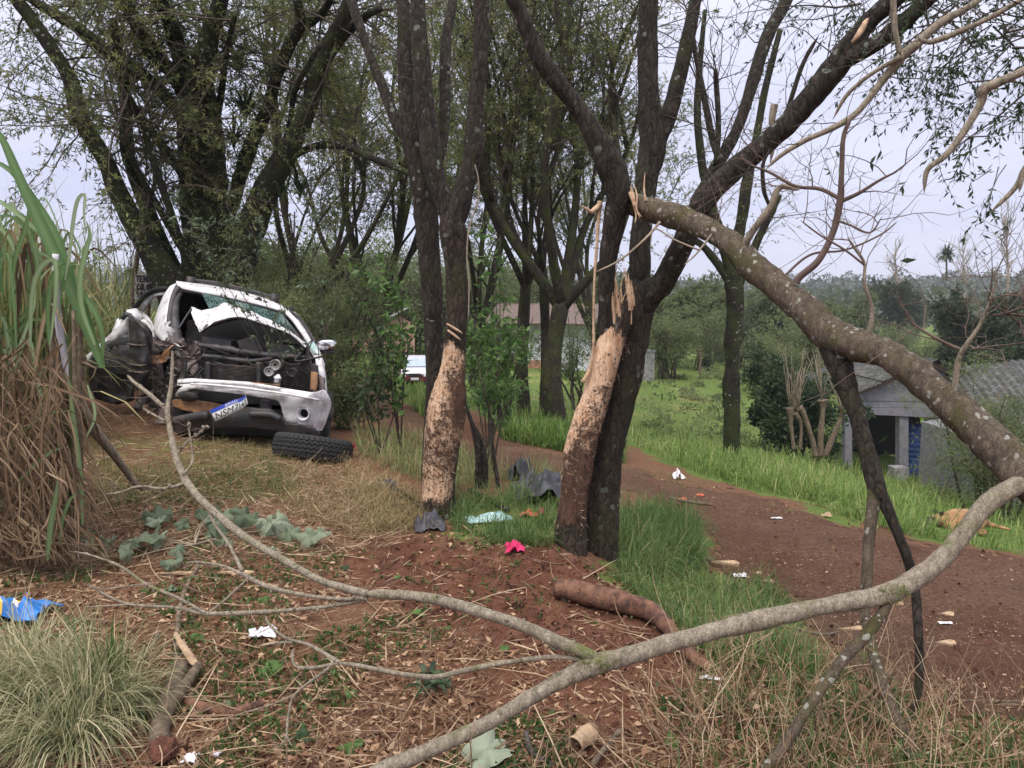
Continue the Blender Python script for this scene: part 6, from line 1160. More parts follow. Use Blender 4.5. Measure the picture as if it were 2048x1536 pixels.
for k in range(36):
    x = rng.uniform(-40, 165); x1 = x + rng.normal() * 25 - 5; yb = 1120 - abs(x - 60) * .2; P, r = px_path([(x, yb, 6), (x + (x1 - x) * .4, yb - 200, 5.5), (x1, yb - rng.uniform(350, 560), 4)], 4.55 + rng.uniform(-.1, .5), None, 24); b = MB(); b.tubes(P, r * (1 + .15 * (np.arange(24) % 5 == 0)), 8, amp=.05); part('culm', b, M['drylog'] if rng.random() < .7 else M['leaf_bush'], cane)
b = MB()
for k in range(3000):
    x = rng.uniform(-90, 128) + rng.normal() * 14; top = 640 + 450 * rng.random() ** .55; ln = rng.uniform(40, 210); y1 = min(top + ln, 1135); dx = rng.normal() * 46
    ribbon(b, [(x, top), (x + dx * .4, top + ln * .2), (x + dx, (top + y1) / 2), (x + dx * 1.2 + rng.normal() * 14, y1)], 1.6 + 6 * rng.random() ** 2.5, 4.5 + rng.uniform(-.3, .6), 7, rng.beta(1.3, 1.3), .9)
kind(part('dead_leaves', b, M['cane_dry'], cane), 'stuff')
b = MB()
for k in range(420):
    x = rng.uniform(-80, 105); y = rng.uniform(480, 980); ln = rng.uniform(80, 240); dx = rng.normal() * 40
    ribbon(b, [(x, y + ln * .5), (x + dx * .3, y), (x + dx * .7, y - ln * .3), (x + dx * 1.3, y - ln * .15 + rng.uniform(0, 90))], rng.uniform(3, 8), 4.7 + rng.uniform(-.1, .7), 8, rng.random(), .8)
kind(part('thin_leaves', b, M['cane_back'], cane), 'stuff')
# cane field behind
b = MB(); n = 5200; px_ = rng.uniform(-420, 330, n); Yc = rng.uniform(6.8, 17, n); kx = (px_ < 225 + (Yc - 7) * 9) ; px_, Yc = px_[kx], Yc[kx]; x = (px_ - 1024) / F * Yc; P = np.stack([x, Yc, gz(x, Yc)], -1)
kk = ~((px_ > 95) & (Yc < 12.2)); P = P[kk]; n = len(P); h = rng.uniform(1.3, 2.6, n) * np.clip(.75 + .03 * P[:, 1], .7, 1.2)
b.blades(P, rng.normal(size=(n, 3)), h, rng.uniform(.015, .035, n), rng.uniform(.2, 1.6, n), 7, rng.random(n) ** .8)
P2 = P[:1500]; b.blades(np.repeat(P2, 2, 0) + [0, 0, .5], rng.normal(size=(3000, 3)), rng.uniform(.6, 1.4, 3000), .03, rng.uniform(.8, 2.2, 3000), 6, rng.random(3000) ** 1.4)
o = kind(mesh_obj('cane_field', b, M['cane_back'], org=np.array([-5, 10, 0.])), 'stuff'); o['label'] = 'thicket of tall yellow green cane behind the pickup at the left'
# pale pole leaning out of the cane
o = thing('leaning_pole', 'long peeled pole, white at the top, leaning from the cane to the ground', 'pole', g1(275, 975))
M['white'] = plain('peeled_white_wood', (.60, .60, .64), .6, var=.15, sc=10, bump=.2)
limb(o, 'pole', [(111,508,6),(113,580,6.5),(118,650,7),(130,720,8),(147,775,9)], 4.5, 4.6, 'white', .06, 10); limb(o, 'pole', [(145,770,10),(165,820,11.5),(195,868,11),(225,905,9),(250,940,7),(275,972,5),(300,980,3)], 4.6, 5.7, 'bark_pale', .12, 10)

# ---------------------------------------------------------------- grass, litter
def pick(poly, n):
    xs = [p[0] for p in poly]; ys = [p[1] for p in poly]; x = rng.uniform(min(xs), max(xs), n * 3); y = rng.uniform(min(ys), max(ys), n * 3); k = inpoly(x, y, poly); return x[k][:n], y[k][:n]
def patchy(P, s, lo, seed):
    return vnoise(P, s, seed) * .7 + vnoise(P, s * 3.1, seed + 1) * .3 > lo
DGX = g1(1905, 1062)
def grass(name, label, m, specs):
    b = MB()
    for poly, n, h, wd, bend, lo, tint, K in specs:
        x, y = pick(poly, n); P = gnd(x, y); k = patchy(P, 1.1 if P[:, 1].mean() < 12 else .25, lo, 60 + n % 13); P = P[k]; P = P[~((np.abs(P[:, 0] - DGX[0]) < .55) & (P[:, 1] < DGX[1] + .12) & (P[:, 1] > DGX[1] - 1.1))]; N = len(P)
        hh = rng.uniform(h[0], h[1], N) * (1 + .35 * vnoise(P, .9, 71)); D = rng.normal(size=(N, 3)) + np.array([.25, -.1, 0]); w_ = wd * np.maximum(1, P[:, 1] / 9); P[:, 2] -= .015
        b.blades(P, D, hh, w_, rng.uniform(bend[0], bend[1], N), K, np.clip(rng.normal(tint, .25, N) + .2 * vnoise(P, .8, 77), 0, 1))
    o = kind(mesh_obj(name, b, m, org=np.array([0, 6, 0.])), 'stuff'); o['label'] = label; return o
grass('bank_grass', 'lush green grass on the bank beyond the dirt track', M['grass_lush'], [(Z_BANK, 17500, (.12, .46), .010, (.5, 2.2), -.7, .46, 4), ([(1270,890),(1420,905),(1620,930),(2048,960),(2300,960),(2300,1040),(1700,1020),(1450,960)], 13000, (.15, .45), .011, (.5, 2.1), -.5, .5, 4)])
grass('verge_grass', 'bluish green grass around the foot of the broken tree', M['grass_blue'], [(Z_G2, 7000, (.08, .28), .0055, (.6, 2.3), -.35, .42, 5), ([(1235,1035),(1390,1045),(1400,1140),(1300,1160),(1235,1130)], 4500, (.14, .4), .0055, (.6, 2.3), -.7, .36, 5), (Z_G3, 3600, (.08, .24), .005, (.6, 2.2), -.35, .45, 4), ([(700,850),(840,870),(1000,950),(1120,960),(1110,1000),(900,990),(720,920)], 3600, (.10, .32), .006, (.5, 2.), -.25, .6, 4), ([(1440,1300),(1620,1290),(1640,1370),(1450,1400)], 2200, (.08, .26), .004, (.5, 2.), -.3, .4, 5)])
grass('edge_tufts', 'ragged grass tufts along the edges of the dirt track', M['grass_blue'], [([(1240,925),(1340,948),(1480,978),(1620,1008),(1720,1042),(1830,1070),(1950,1094),(2100,1118),(2100,1150),(1940,1122),(1800,1094),(1690,1062),(1600,1034),(1460,1000),(1330,968),(1240,950)], 2600, (.05, .22), .006, (.8, 2.4), .02, .62, 4), ([(1395,1040),(1430,1040),(1440,1130),(1600,1190),(1700,1290),(1800,1370),(1960,1410),(2100,1440),(2100,1480),(1900,1440),(1740,1390),(1620,1310),(1540,1210),(1400,1150)], 2400, (.04, .18), .004, (.8, 2.4), .05, .6, 4), ([(900,905),(1010,905),(1120,945),(1240,985),(1240,1010),(1100,975),(980,945)], 900, (.06, .25), .006, (.6, 2.2), .0, .6, 4)])
grass('pickup_grass', 'yellowing flattened grass in front of the pickup', M['grass_dry'], [(Z_CAR, 7500, (.05, .17), .0045, (.9, 2.6), -.25, .33, 4), ([(560,900),(760,920),(840,1000),(720,1080),(560,1020)], 6000, (.05, .2), .004, (1.4, 2.8), -.5, .70, 4), ([(700,960),(850,1000),(860,1060),(740,1070)], 2500, (.1, .28), .004, (1.2, 2.8), -.7, .7, 4)])
grass('lawn_grass', 'short lawn and weeds sloping away to the white house', M['grass_lush'], [(Z_LAWN, 25000, (.04, .12), .012, (.2, 1.4), -.35, .6, 3), (Z_LAWN, 8000, (.18, .5), .02, (.4, 1.8), .28, .4, 4), (Z_FARL, 9000, (.08, .4), .016, (.3, 1.4), -.4, .45, 3), ([(1050,840),(1240,860),(1250,930),(1000,880)], 6000, (.15, .4), .012, (.3, 1.6), -.6, .3, 4)])
b = MB(); x, y = pick([(1260,760),(1460,745),(1800,775),(1800,900),(1500,900),(1280,870)], 110); P0 = gnd(x, y)
for c in P0:
    n = int(rng.uniform(30, 110)); rr_ = rng.uniform(.2, .8); D = nrm(rng.normal(size=(n, 3))); D[:, 2] = abs(D[:, 2]); P = c + D * rr_ * [1, 1, .6] * rng.random((n, 1)) ** .4; sz = rng.uniform(.06, .14, n) * c[1] / 20; b.leaves(P, D + rng.normal(size=(n, 3)) * .6, sz, sz * .4, np.clip(rng.random() * .8 + rng.random(n) * .3, 0, 1))
kind(mesh_obj('lawn_weeds', b, M['leaf_bush'], org=np.array([4, 20, -2.])), 'stuff')['label'] = 'grey green weed clumps on the lawn'
# straw and leaf litter over the foreground
FG = [(-200,990),(300,940),(700,930),(870,1030),(1110,1100),(1240,1160),(1420,1340),(1600,1300),(1900,1430),(2300,1480),(2300,1720),(-200,1720)]
def lit(poly, n, lo, seed, keep_soil=.35):
    x, y = pick(poly, n); P = gnd(x, y); r_, s_, g_ = zone_vals(P); k = patchy(P, 2.2, lo, seed) & (rng.random(len(P)) > s_ * (1 - keep_soil)); return P[k]
b = MB(); P = lit(FG, 15000, -.4, 91); n = len(P); D = rng.normal(size=(n, 3)); D[:, 2] = rng.normal(size=n) * .22 + .04; D = nrm(D); Ln = rng.gamma(2.2, .022, n) + .02
P[:, 2] += .006; b.leaves(P, D, Ln * 2, .003 + .006 * rng.random(n) ** 3, rng.beta(2, 2, n), .1)
for q in range(0): pass
P = gnd(*pick([(-100,1050),(300,1000),(700,940),(860,1040),(760,1110),(300,1130),(-100,1180)], 6000)); P = np.vstack([P, gnd(*pick([(120,770),(200,790),(350,850),(640,880),(600,960),(300,1000),(120,1010)], 4000))]); n = len(P); P[:, 2] += .012; D = nrm(rng.normal(size=(n, 3)) * [1, 1, .25]); b.leaves(P, D, rng.uniform(.06, .3, n), rng.uniform(.002, .006, n), None, .1)
kind(mesh_obj('straw_litter', b, M['straw'], org=np.array([0, 4, 0.])), 'stuff')['label'] = 'dry straw and stalk litter over the soil'
b = MB(); P = lit(FG, 38000, -.4, 95, .15); n = len(P); D = nrm(rng.normal(size=(n, 3)) * [1, 1, .3]); s = rng.uniform(.010, .05, n); P[:, 2] += .007; b.leaves(P, D, s, s * rng.uniform(.25, .6, n), None, .35)
x, y = pick(Z_ROAD, 11000); P = gnd(x, y); P = P[vnoise(P, 1.4, 41) + .6 * vnoise(P, 5, 42) > -.05]; n = len(P); P[:, 2] += .01; D = nrm(rng.normal(size=(n, 3)) * [1, 1, .2]); s = .006 + .03 * rng.random(n) ** 2.2; b.leaves(P, D, s, s * .4, rng.random(n) ** .7, .3)
kind(mesh_obj('leaf_litter', b, M['dryleaf'], org=np.array([0, 4, 0.])), 'stuff')['label'] = 'dry brown leaves scattered over the ground and the track'
b = MB(); P = lit(FG, 13000, .0, 97, .12); n = len(P); N5 = 4; P = np.repeat(P, N5, 0) + rng.normal(size=(n * N5, 3)) * .012; P[:, 2] = gz(P[:, 0], P[:, 1]) + .006; D = nrm(rng.normal(size=(n * N5, 3)) + [0, 0, .6]); s = rng.uniform(.012, .04, n * N5); b.leaves(P, D, s, s * .45)
x, y = pick(Z_SCRUB, 2600); P = gnd(x, y); P = P[patchy(P, 1.5, -.3, 98)]; n = len(P); b.blades(P, rng.normal(size=(n, 3)), rng.uniform(.04, .2, n), .005, rng.uniform(.4, 1.8, n), 4)
kind(mesh_obj('ground_weeds', b, M['weed'], org=np.array([0, 4, 0.])), 'stuff')['label'] = 'small green weeds among the litter'
b = MB(); x, y = pick([(1380,1280),(2100,1400),(2100,1640),(1200,1640)], 330); P = gnd(x, y); n = len(P); S = sprout(P, np.tile([0, 0, 1.], (n, 1)), rng.uniform(.1, .45, n), 6, .55, .35, .15); b.tubes(S, np.broadcast_to(np.linspace(.0028, .001, 6), (n, 6)), 4, a=rng.random(n)); a_, T_ = along(S, 2, .3); S2 = sprout(a_, T_, rng.uniform(.05, .18, len(a_)), 4, .6, .3, .1); b.tubes(S2, np.broadcast_to(np.linspace(.0015, .0007, 4), (len(a_), 4)), 3, a=.6)
x, y = pick(FG, 420); P = gnd(x, y); n = len(P); P[:, 2] += .01; S = sprout(P, rng.normal(size=(n, 3)) * [1, 1, .12], rng.uniform(.1, .5, n), 5, .1, .05, .12); b.tubes(S, np.broadcast_to(np.linspace(.004, .0015, 5), (n, 5)), 5, a=rng.random(n))
kind(mesh_obj('dry_twigs', b, M['straw'], org=np.array([1, 3, 0.])), 'stuff')['label'] = 'thin dry twigs and stalks on the ground'
b = MB(); n = 5200; x, y = pick([(1000,1340),(1420,1350),(1430,1120),(1100,1090),(760,1080),(760,1200)], n); P = np.vstack([gnd(x, y), gnd(*pick(Z_ROAD, 7000))]); n = len(P); D = nrm(rng.normal(size=(n, 3))); s = rng.gamma(1.6, .005, n) + .002
b.leaves(P, D, s * 1.3, s * 1.2, None, .5); kind(mesh_obj('soil_crumbs', b, M['soilclod'], org=np.array([0, 4, 0.])), 'stuff')['label'] = 'loose crumbs of red soil'
# tussock in the lower left corner
tus = thing('grass_tussock', 'big arching tussock of pale drying grass in the lower left corner', 'grass tussock', g1(150, 1440))
b = MB()
for cx, cy, n, h in ((190,1420,900,.52),(90,1420,900,.5),(20,1400,600,.5),(140,1500,700,.5),(230,1440,420,.36),(-40,1480,500,.5),(60,1340,350,.35)):
    c = g1(cx, cy); P = c + rng.normal(size=(n, 3)) * [.06, .06, 0]; P[:, 2] = gz(P[:, 0], P[:, 1]); D = P - c + rng.normal(size=(n, 3)) * .05 + np.array([-.015, -.02, 0]); b.blades(P, D, rng.uniform(.4, 1.1, n) * h * .92, rng.uniform(.002, .0055, n), rng.uniform(.8, 2.7, n), 8, np.clip(rng.beta(1.6, 1.6, n), 0, 1))
kind(part('blades', b, M['tussock'], tus), 'stuff')
b = MB(); c = g1(225, 1400); n = 90; P = c + rng.normal(size=(n, 3)) * [.04, .03, 0]; b.blades(P, rng.normal(size=(n, 3)), rng.uniform(.18, .36, n), .006, rng.uniform(.1, .7, n), 6, rng.uniform(0, .35, n)); kind(part('green_shoots', b, M['grass_lush'], tus), 'stuff')

# ---------------------------------------------------------------- logs, chips and rubbish on the ground
def glog(name, label, pts, m, lift=.0, sides=14, amp=.15, cat='log', end=None, freq=10):
    P = []; r = []
    for x, y, rp, *dz in pts:
        g = g1(x, y); rr = rp * g[1] / F; g[2] += rr * .8 + lift + (dz[0] if dz else 0); P.append(g); r.append(rr)
    n = len(pts) * 7; o = thing(name, label, cat, P[0]); Q = spline(np.array(P), n); R_ = spline(np.array([r, r, r]).T, n)[:, 0]; b = MB(); b.tubes(Q, np.maximum(R_, .002), sides, amp=amp, freq=freq); part('stem', b, M[m], o)
    if end: b = MB(); b.tubes(np.array([Q[-2], Q[-1] + (Q[-1] - Q[-2]) * .3]), np.array([R_[-1] * 1.02, R_[-1] * .9]), sides, amp=.2, freq=20); part('broken_end', b, M[end], o)
    return o
ro = glog('stripped_log', 'reddish brown stripped log, bent at the right, lying behind the pale branch', [(1110,1195,17),(1150,1203,20),(1200,1218,22),(1260,1232,23),(1300,1246,21),(1330,1268,17),(1352,1295,14),(1385,1330,13),(1420,1350,9)], 'redlog', .02, end='wood')
glog('split_log', 'pale broken stick ending in a red soil clod at the bottom left', [(318,1500,20),(325,1450,19),(345,1395,18),(360,1350,16),(378,1335,7)], 'drylog', end='wood')
glog('split_log', 'dry forked stick lying across the pale broken stick', [(352,1420,12),(375,1385,11),(398,1350,9)], 'drylog', .03, end='wood')
glog('split_log', 'dark reddish root piece right of the pale broken stick', [(370,1408,8),(410,1424,11),(460,1432,10),(500,1420,8),(525,1410,5)], 'redlog')
glog('stick', 'thin upright dead stalk standing in the tussock at the bottom left', [(205,1560,5),(210,1480,4,.08),(214,1420,3.5,.16),(218,1390,5,.2)], 'drylog', cat='stick')
glog('stick', 'straight grey stick lying up and down left of the white paper', [(352,1365,6),(354,1290,6),(358,1230,5),(372,1180,5),(400,1130,4)], 'drylog', cat='stick')
glog('stick', 'thin brown stick lying over the road behind the propped limb', [(1340,1000,3),(1380,1008,3),(1425,1013,2)], 'drylog', cat='stick', lift=.01)
glog('stick', 'long straight stalk lying on the track at the right edge', [(1860,1400,3),(1950,1404,3),(2060,1406,3)], 'drylog', cat='stick')
glog('stick', 'pale cut stick at the bottom centre right of the curled bark', [(1185,1545,7),(1210,1510,6),(1240,1474,5)], 'drylog', cat='stick', lift=.02)
glog('stick', 'thin curved reddish stalk over the grass right of the stripped log', [(1425,1300,3),(1480,1292,3,.06),(1560,1284,3,.08),(1640,1285,3,.04),(1680,1265,2)], 'twig_red', cat='stick')
glog('stick', 'dark fallen branch on the ground leading to the twin trunk', [(760,965,6),(800,990,7),(840,1020,7),(862,1045,6)], 'bark', cat='stick'); glog('stick', 'dark root end poking up beside the twin trunk on its right', [(940,985,6),(980,1005,6),(1015,1025,5)], 'bark', cat='stick')
glog('hose', 'short curved teal hose lying at the bottom centre', [(1052,1478,6,.02),(1058,1500,7),(1075,1518,7),(1105,1535,6)], 'plastic', cat='hose', amp=.02)
b = MB(); c = g1(325, 1520); b.tubes(spline(np.array([c + [0, -.06, .03], c + [0, 0, .04], c + [0, .06, .03]]), 30), np.interp(np.arange(30), np.linspace(0, 29, 10), [.01, .025, .034, .038, .04, .04, .038, .034, .025, .01]), 24, amp=.75, freq=45); solo('soil_clod', b, M['soilclod'], 'clod of dark red soil stuck at the base of the pale broken stick', 'soil clod')
M['paper'] = plain('crumpled_white_paper', (.72, .70, .74), .8, var=.1, sc=12, bump=.1); M['cyan'] = plain('pale_cyan_cloth', (.38, .55, .55), .8, var=.2, bump=.1); M['pink'] = plain('bright_pink_cloth', (.60, .025, .13), .8, var=.25, bump=.1); M['orange'] = plain('orange_wrapper', (.50, .11, .05), .5, var=.3, bump=.05)
M['bag'] = plain('blue_crisp_bag', (.03, .17, .50), .3, var=.4, sc=8, bump=.05); M['yellow'] = plain('yellow_print', (.80, .50, .06), .4, var=.3, sc=14, bump=0); M['chip'] = plain('fresh_wood_chip', (.52, .37, .23), .85, var=.4, sc=18, bump=.5, dirt=(.2, .11, .07), dirtamt=.3)
sd_ = 200
def crumple(name, label, cat, x, y, w_, d_, h, m, amp=.5, n=14, rz=0., thick=.002, freq=1.0):
    """a crumpled sheet lying on the ground: w_ wide, d_ deep, h high (metres)"""
    global sd_; sd_ += 7; c = g1(x, y); u, v = np.meshgrid(np.linspace(-1, 1, n), np.linspace(-1, 1, n)); q = np.stack([u, v, 0 * u], -1) * freq
    ed = 1 + .22 * vnoise(q, 1.7, sd_ + 3); zz = np.abs(vnoise(q, 1.6, sd_)) * .8 + .35 * vnoise(q, 4.5, sd_ + 1); G = np.stack([u * ed * w_ / 2 + amp * .12 * w_ * vnoise(q, 2.5, sd_ + 4), v * ed * d_ / 2 + amp * .12 * d_ * vnoise(q, 2.5, sd_ + 5), zz * h * (1.15 - (u ** 2 + v ** 2) * .5)], -1) @ rotz(rz).T
    G = G + c + [0, 0, .012]; G[..., 2] = np.maximum(G[..., 2], gz(G[..., 0], G[..., 1]) + .006); b = MB(); sheet(b, G, (0, 0, thick)); return solo(name, b, M[m], label, cat)
bag = crumple('crisp_bag', 'crumpled blue and yellow snack bag at the left edge', 'snack bag', 20, 1230, .38, .22, .14, 'bag', 1., 18)
V = np.array([v.co[:] for v in bag.data.vertices]); me = bag.data; me.materials.append(M['yellow']); me.materials.append(M['paper']); me.materials.append(M['orange'])
for p in me.polygons:
    g = vnoise(np.array(p.center[:])[None] , 9, 5)[0]; p.material_index = 1 if (g > .15 and p.center[0] < .05) else (2 if g < -.45 else (3 if .02 < g < .1 else 0))
crumple('paper_scrap', 'folded white paper scrap on the soil left of centre', 'paper', 525, 1272, .13, .09, .045, 'paper', .6); crumple('paper_scrap', 'small white foil scrap beside the thin pale branch at the bottom left', 'paper', 382, 1524, .05, .05, .03, 'paper', .8); crumple('paper_scrap', 'tiny white paper scrap at the bottom, right of the foil scrap', 'paper', 433, 1516, .025, .03, .015, 'paper')
crumple('pink_cloth', 'bright pink bundled cloth at the foot of the broken tree', 'cloth', 1030, 1104, .13, .10, .09, 'pink', .5, freq=.8); crumple('pale_cloth', 'pale cyan rag in the grass between the scraped trunks', 'cloth', 975, 1042, .34, .16, .07, 'cyan', 1., 18, .3)
crumple('red_wrapper', 'red and white wrapper in the grass left of the broken tree', 'wrapper', 1058, 1034, .14, .07, .06, 'orange', .8); crumple('pink_scrap', 'small pink rag right of the red wrapper', 'rag', 1082, 1030, .06, .06, .05, 'pink', .8)
crumple('white_bag', 'white plastic bag standing on the far side of the dirt track', 'plastic bag', 1357, 958, .14, .12, .15, 'paper', .5); crumple('orange_wrapper', 'orange wrapper lying on the far part of the dirt track', 'wrapper', 1360, 1003, .14, .06, .04, 'orange', .6); crumple('red_scrap', 'small red and white scrap right of the orange wrapper', 'scrap', 1400, 993, .08, .05, .03, 'orange', .5)
crumple('white_scrap', 'thin white plastic strip on the dirt track', 'scrap', 1552, 1039, .11, .03, .02, 'paper'); crumple('white_scrap', 'white tube like scrap right of the stripped log end', 'scrap', 1425, 1362, .10, .025, .02, 'paper', rz=-.15); crumple('white_scrap', 'crumpled tissue beside the wood chips on the track', 'scrap', 1480, 1155, .09, .05, .03, 'paper'); crumple('pale_scrap', 'pale pink scrap on the track near the far grass edge', 'scrap', 1652, 1034, .1, .05, .04, 'chip'); crumple('white_scrap', 'torn white bits between the two pale wood chips on the track', 'scrap', 1890, 1250, .09, .03, .015, 'paper')
M['darkcloth'] = plain('dark_grey_plastic_sheet', (.045, .045, .055), .55, var=.4, bump=.1)
for x, y, w_, d_, h, rz_, lb in ((1085,1000,.5,.3,.28,.2,'dark crumpled plastic panel heaped against the left of the broken tree'),(1045,960,.24,.2,.34,1.0,'dark torn plastic strip rising above the crumpled panel'),(1068,975,.4,.2,.2,.5,'dark bent trim piece lying behind the crumpled panel')): crumple('plastic_panel', lb, 'car part', x, y, w_, d_, h, 'darkcloth', .7, 16, rz_)
crumple('black_cap', 'dark bundled cloth with a grey top at the foot of the twin trunk', 'cloth', 858, 1058, .22, .18, .15, 'darkcloth', .5); crumple('dark_scrap', 'dark plastic scrap in the straw below the loose tyre', 'car part', 775, 975, .16, .1, .07, 'darkcloth', .8)
def chip(label, x, y, w_, d_, m='chip', rz=0., name='wood_chip', h=.012):
    c = g1(x, y); an = np.linspace(0, 2 * math.pi, 19)[:-1]; r = 1 + .18 * vnoise(np.stack([np.cos(an), np.sin(an), 0 * an + x], -1), 2.5, 9); p = np.stack([np.cos(an) * r * w_ / 2, np.sin(an) * r * d_ / 2, .006 + .008 * np.sin(an * 2)], -1) @ rotz(rz).T + c; b = MB(); poly_slab(b, p + [0, 0, h], (0, 0, -h)); return solo(name, b, M[m], label, 'wood chip', smooth=False)
chip('upper pale oval wood chip on the track at the right', 1893, 1232, .10, .045, rz=-.1); chip('lower pale oval wood chip on the track at the right', 1890, 1290, .125, .04); chip('long pale split plank on the near track edge', 1450, 1130, .2, .05, rz=-.2, h=.02); chip('dark bark plank left of the pale split plank', 1410, 1122, .14, .03, 'drylog', rz=-.2)
for x, y, s, rz_, lb in ((1500,1178,.09,.3,'pale splinter left of the propped limb on the track edge'),(1530,1165,.12,-.2,'long pale splinter on the track edge'),(1480,1172,.07,.6,'short pale splinter in the grass edge'),(1515,1150,.06,.1,'small pale splinter farther on the track edge'),(1800,1212,.06,.4,'tiny pale chip under the pale branch'),(1700,1262,.2,.15,'long pale bark sliver under the pale branch on the track'),(470,1150,.2,.05,'orange split bark strip below the wilted leaves'),(370,1150,.32,.08,'long orange wood strip left of the split bark strip')): chip(lb, x, y, s, .025, rz=rz_)
for k, (pts, w_, lb, m) in enumerate((([(352,1285),(365,1310),(385,1340),(402,1356)], .05, 'torn orange bark shard above the pale broken stick', 'chip'), ([(318,1285),(308,1305),(285,1325),(272,1335)], .028, 'curled tan bark shard at the tussock edge', 'drylog'), ([(268,1238),(255,1250),(262,1275),(275,1255)], .02, 'curled dry leaf scrap left of the upright stick', 'dryleaf'))):
    P = spline(np.array([g1(*p) + [0, 0, .03] for p in pts]), 12); T = nrm(np.gradient(P, axis=0)); S = nrm(np.cross(T, [0, 0, 1])); x_ = pts[0][0]; b = MB(); rows = [P + S * w_ * e * (np.sin(np.linspace(.15, 3.0, 12)) ** .45 * (.75 + .35 * vnoise(np.stack([np.arange(12.), np.full(12, e * 3 + x_), np.zeros(12)], -1), .9, 3)))[:, None] + [0, 0, .02 * (1 - e * e)] for e in (-.5, -.2, .2, .5)]; sheet(b, rows, (0, 0, .006)); solo('bark_shard', b, M[m], lb, 'bark')
c = g1(1165, 1500); b = MB(); an = np.linspace(-.6, 3.6, 16); rows = [[c + rotz(.9) @ np.array([t, .035 * math.cos(a) * (1 + .2 * math.sin(t * 60)), .04 + .035 * math.sin(a)]) for a in an] for t in np.linspace(-.06, .07, 12)]; sheet(b, rows, (0, 0, .004)); solo('curled_bark', b, M['chip'], 'pale curled piece of bark at the bottom centre', 'bark')
# lobed wilted leaves
def lobed(c, size, rz, tilt, droop=.25, lobes=5, seed=0):
    an = np.linspace(-math.pi, math.pi, 49); rad = .72 + .28 * np.abs(np.cos(an * lobes / 2)) ** .6; rad *= 1 + .38 * vnoise(np.stack([np.cos(an), np.sin(an), 0 * an + seed * 3.1], -1), 1.4, seed) + .16 * vnoise(np.stack([np.cos(an), np.sin(an), 0 * an + seed], -1), 5, seed); rad *= 1 - .35 * np.exp(-((np.abs(an) - math.pi) / .35) ** 2); G = []
    for t in np.linspace(.02, 1, 6):
        x = np.cos(an) * rad * t; y = np.sin(an) * rad * t; z = -droop * t ** 2 * (.6 + .8 * np.abs(np.sin(an * lobes / 2))) + .34 * vnoise(np.stack([x, y, 0 * x + seed], -1), 1.8, seed) + .3 * np.abs(y) * (seed % 3); G.append(np.stack([x, y, z], -1))
    G = np.array(G) * size; Rm = np.array(Matrix.Rotation(tilt[0], 3, 'X') @ Matrix.Rotation(tilt[1], 3, 'Y')); return (G @ rotz(rz).T) @ Rm.T + c
wl = thing('torn_leafy_branch', 'torn branch with big wilted grey green lobed leaves lying in front of the cane', 'branch', g1(380, 1100))
LV = [(425,1040,.10),(330,1052,.11),(300,1062,.09),(520,1060,.15),(545,1075,.12),(490,1075,.1),(400,1082,.09),(430,1090,.09),(250,1100,.08),(195,1092,.09),(175,1108,.08),(300,1120,.08),(330,1098,.09),(620,1090,.11),(650,1098,.06),(460,1104,.09),(265,1135,.08),(320,1132,.08),(350,1122,.07),(540,1110,.08),(405,1062,.09),(215,1112,.08),(285,1100,.08),(365,1085,.07),(575,1082,.07),(445,1062,.08)]
for k, (x, y, s) in enumerate(LV):
    c = g1(x + rng.normal() * 10, y + rng.normal() * 5) + [0, 0, rng.uniform(.02, .13)]; b = MB(); sheet(b, lobed(c, s * rng.uniform(.5, 1.15), rng.uniform(0, 6), (rng.uniform(.2, .9), rng.normal() * .5), .35, 5, k), a=rng.uniform(0, .85)); part('leaf', b, M['leaf_wilt'], wl)
for k in range(6): x, y, _ = LV[k * 4]; P = np.array([g1(x, y) + [0, 0, .06], g1((x + 380) / 2, (y + 1095) / 2) + [0, 0, .05], g1(390, 1098) + [0, 0, .03]]); b = MB(); b.tubes(spline(P, 10), np.linspace(.003, .006, 10), 6); part('stalk', b, M['twig_pale'], wl)
pl_ = thing('wilted_leaf', 'large pale green lobed leaf at the bottom edge, left of the teal hose', 'leaf', g1(975, 1512)); b = MB(); sheet(b, lobed(g1(975, 1518) + [0, 0, .03], .105, .5, (.35, .1), .2, 5, 77), a=.95); part('blade', b, M['leaf_wilt'], pl_)
tl = thing('torn_leafy_twig', 'torn twig with long dark green leaves lying below the thin pale branch', 'twig', g1(860, 1385))
for k in range(22):
    a = rng.uniform(0, 6.28); c = g1(862 + rng.normal() * 22, 1385 + rng.normal() * 8) + [0, 0, .02]; b = MB(); b.blades(c[None], np.array([[math.cos(a), math.sin(a) * .8, 0]]), rng.uniform(.08, .15), .024, rng.uniform(1.2, 2.0), 8, [rng.random()]); part('leaf', b, M['leaf_grey' if k % 3 == 0 else 'leaf_dark'], tl)
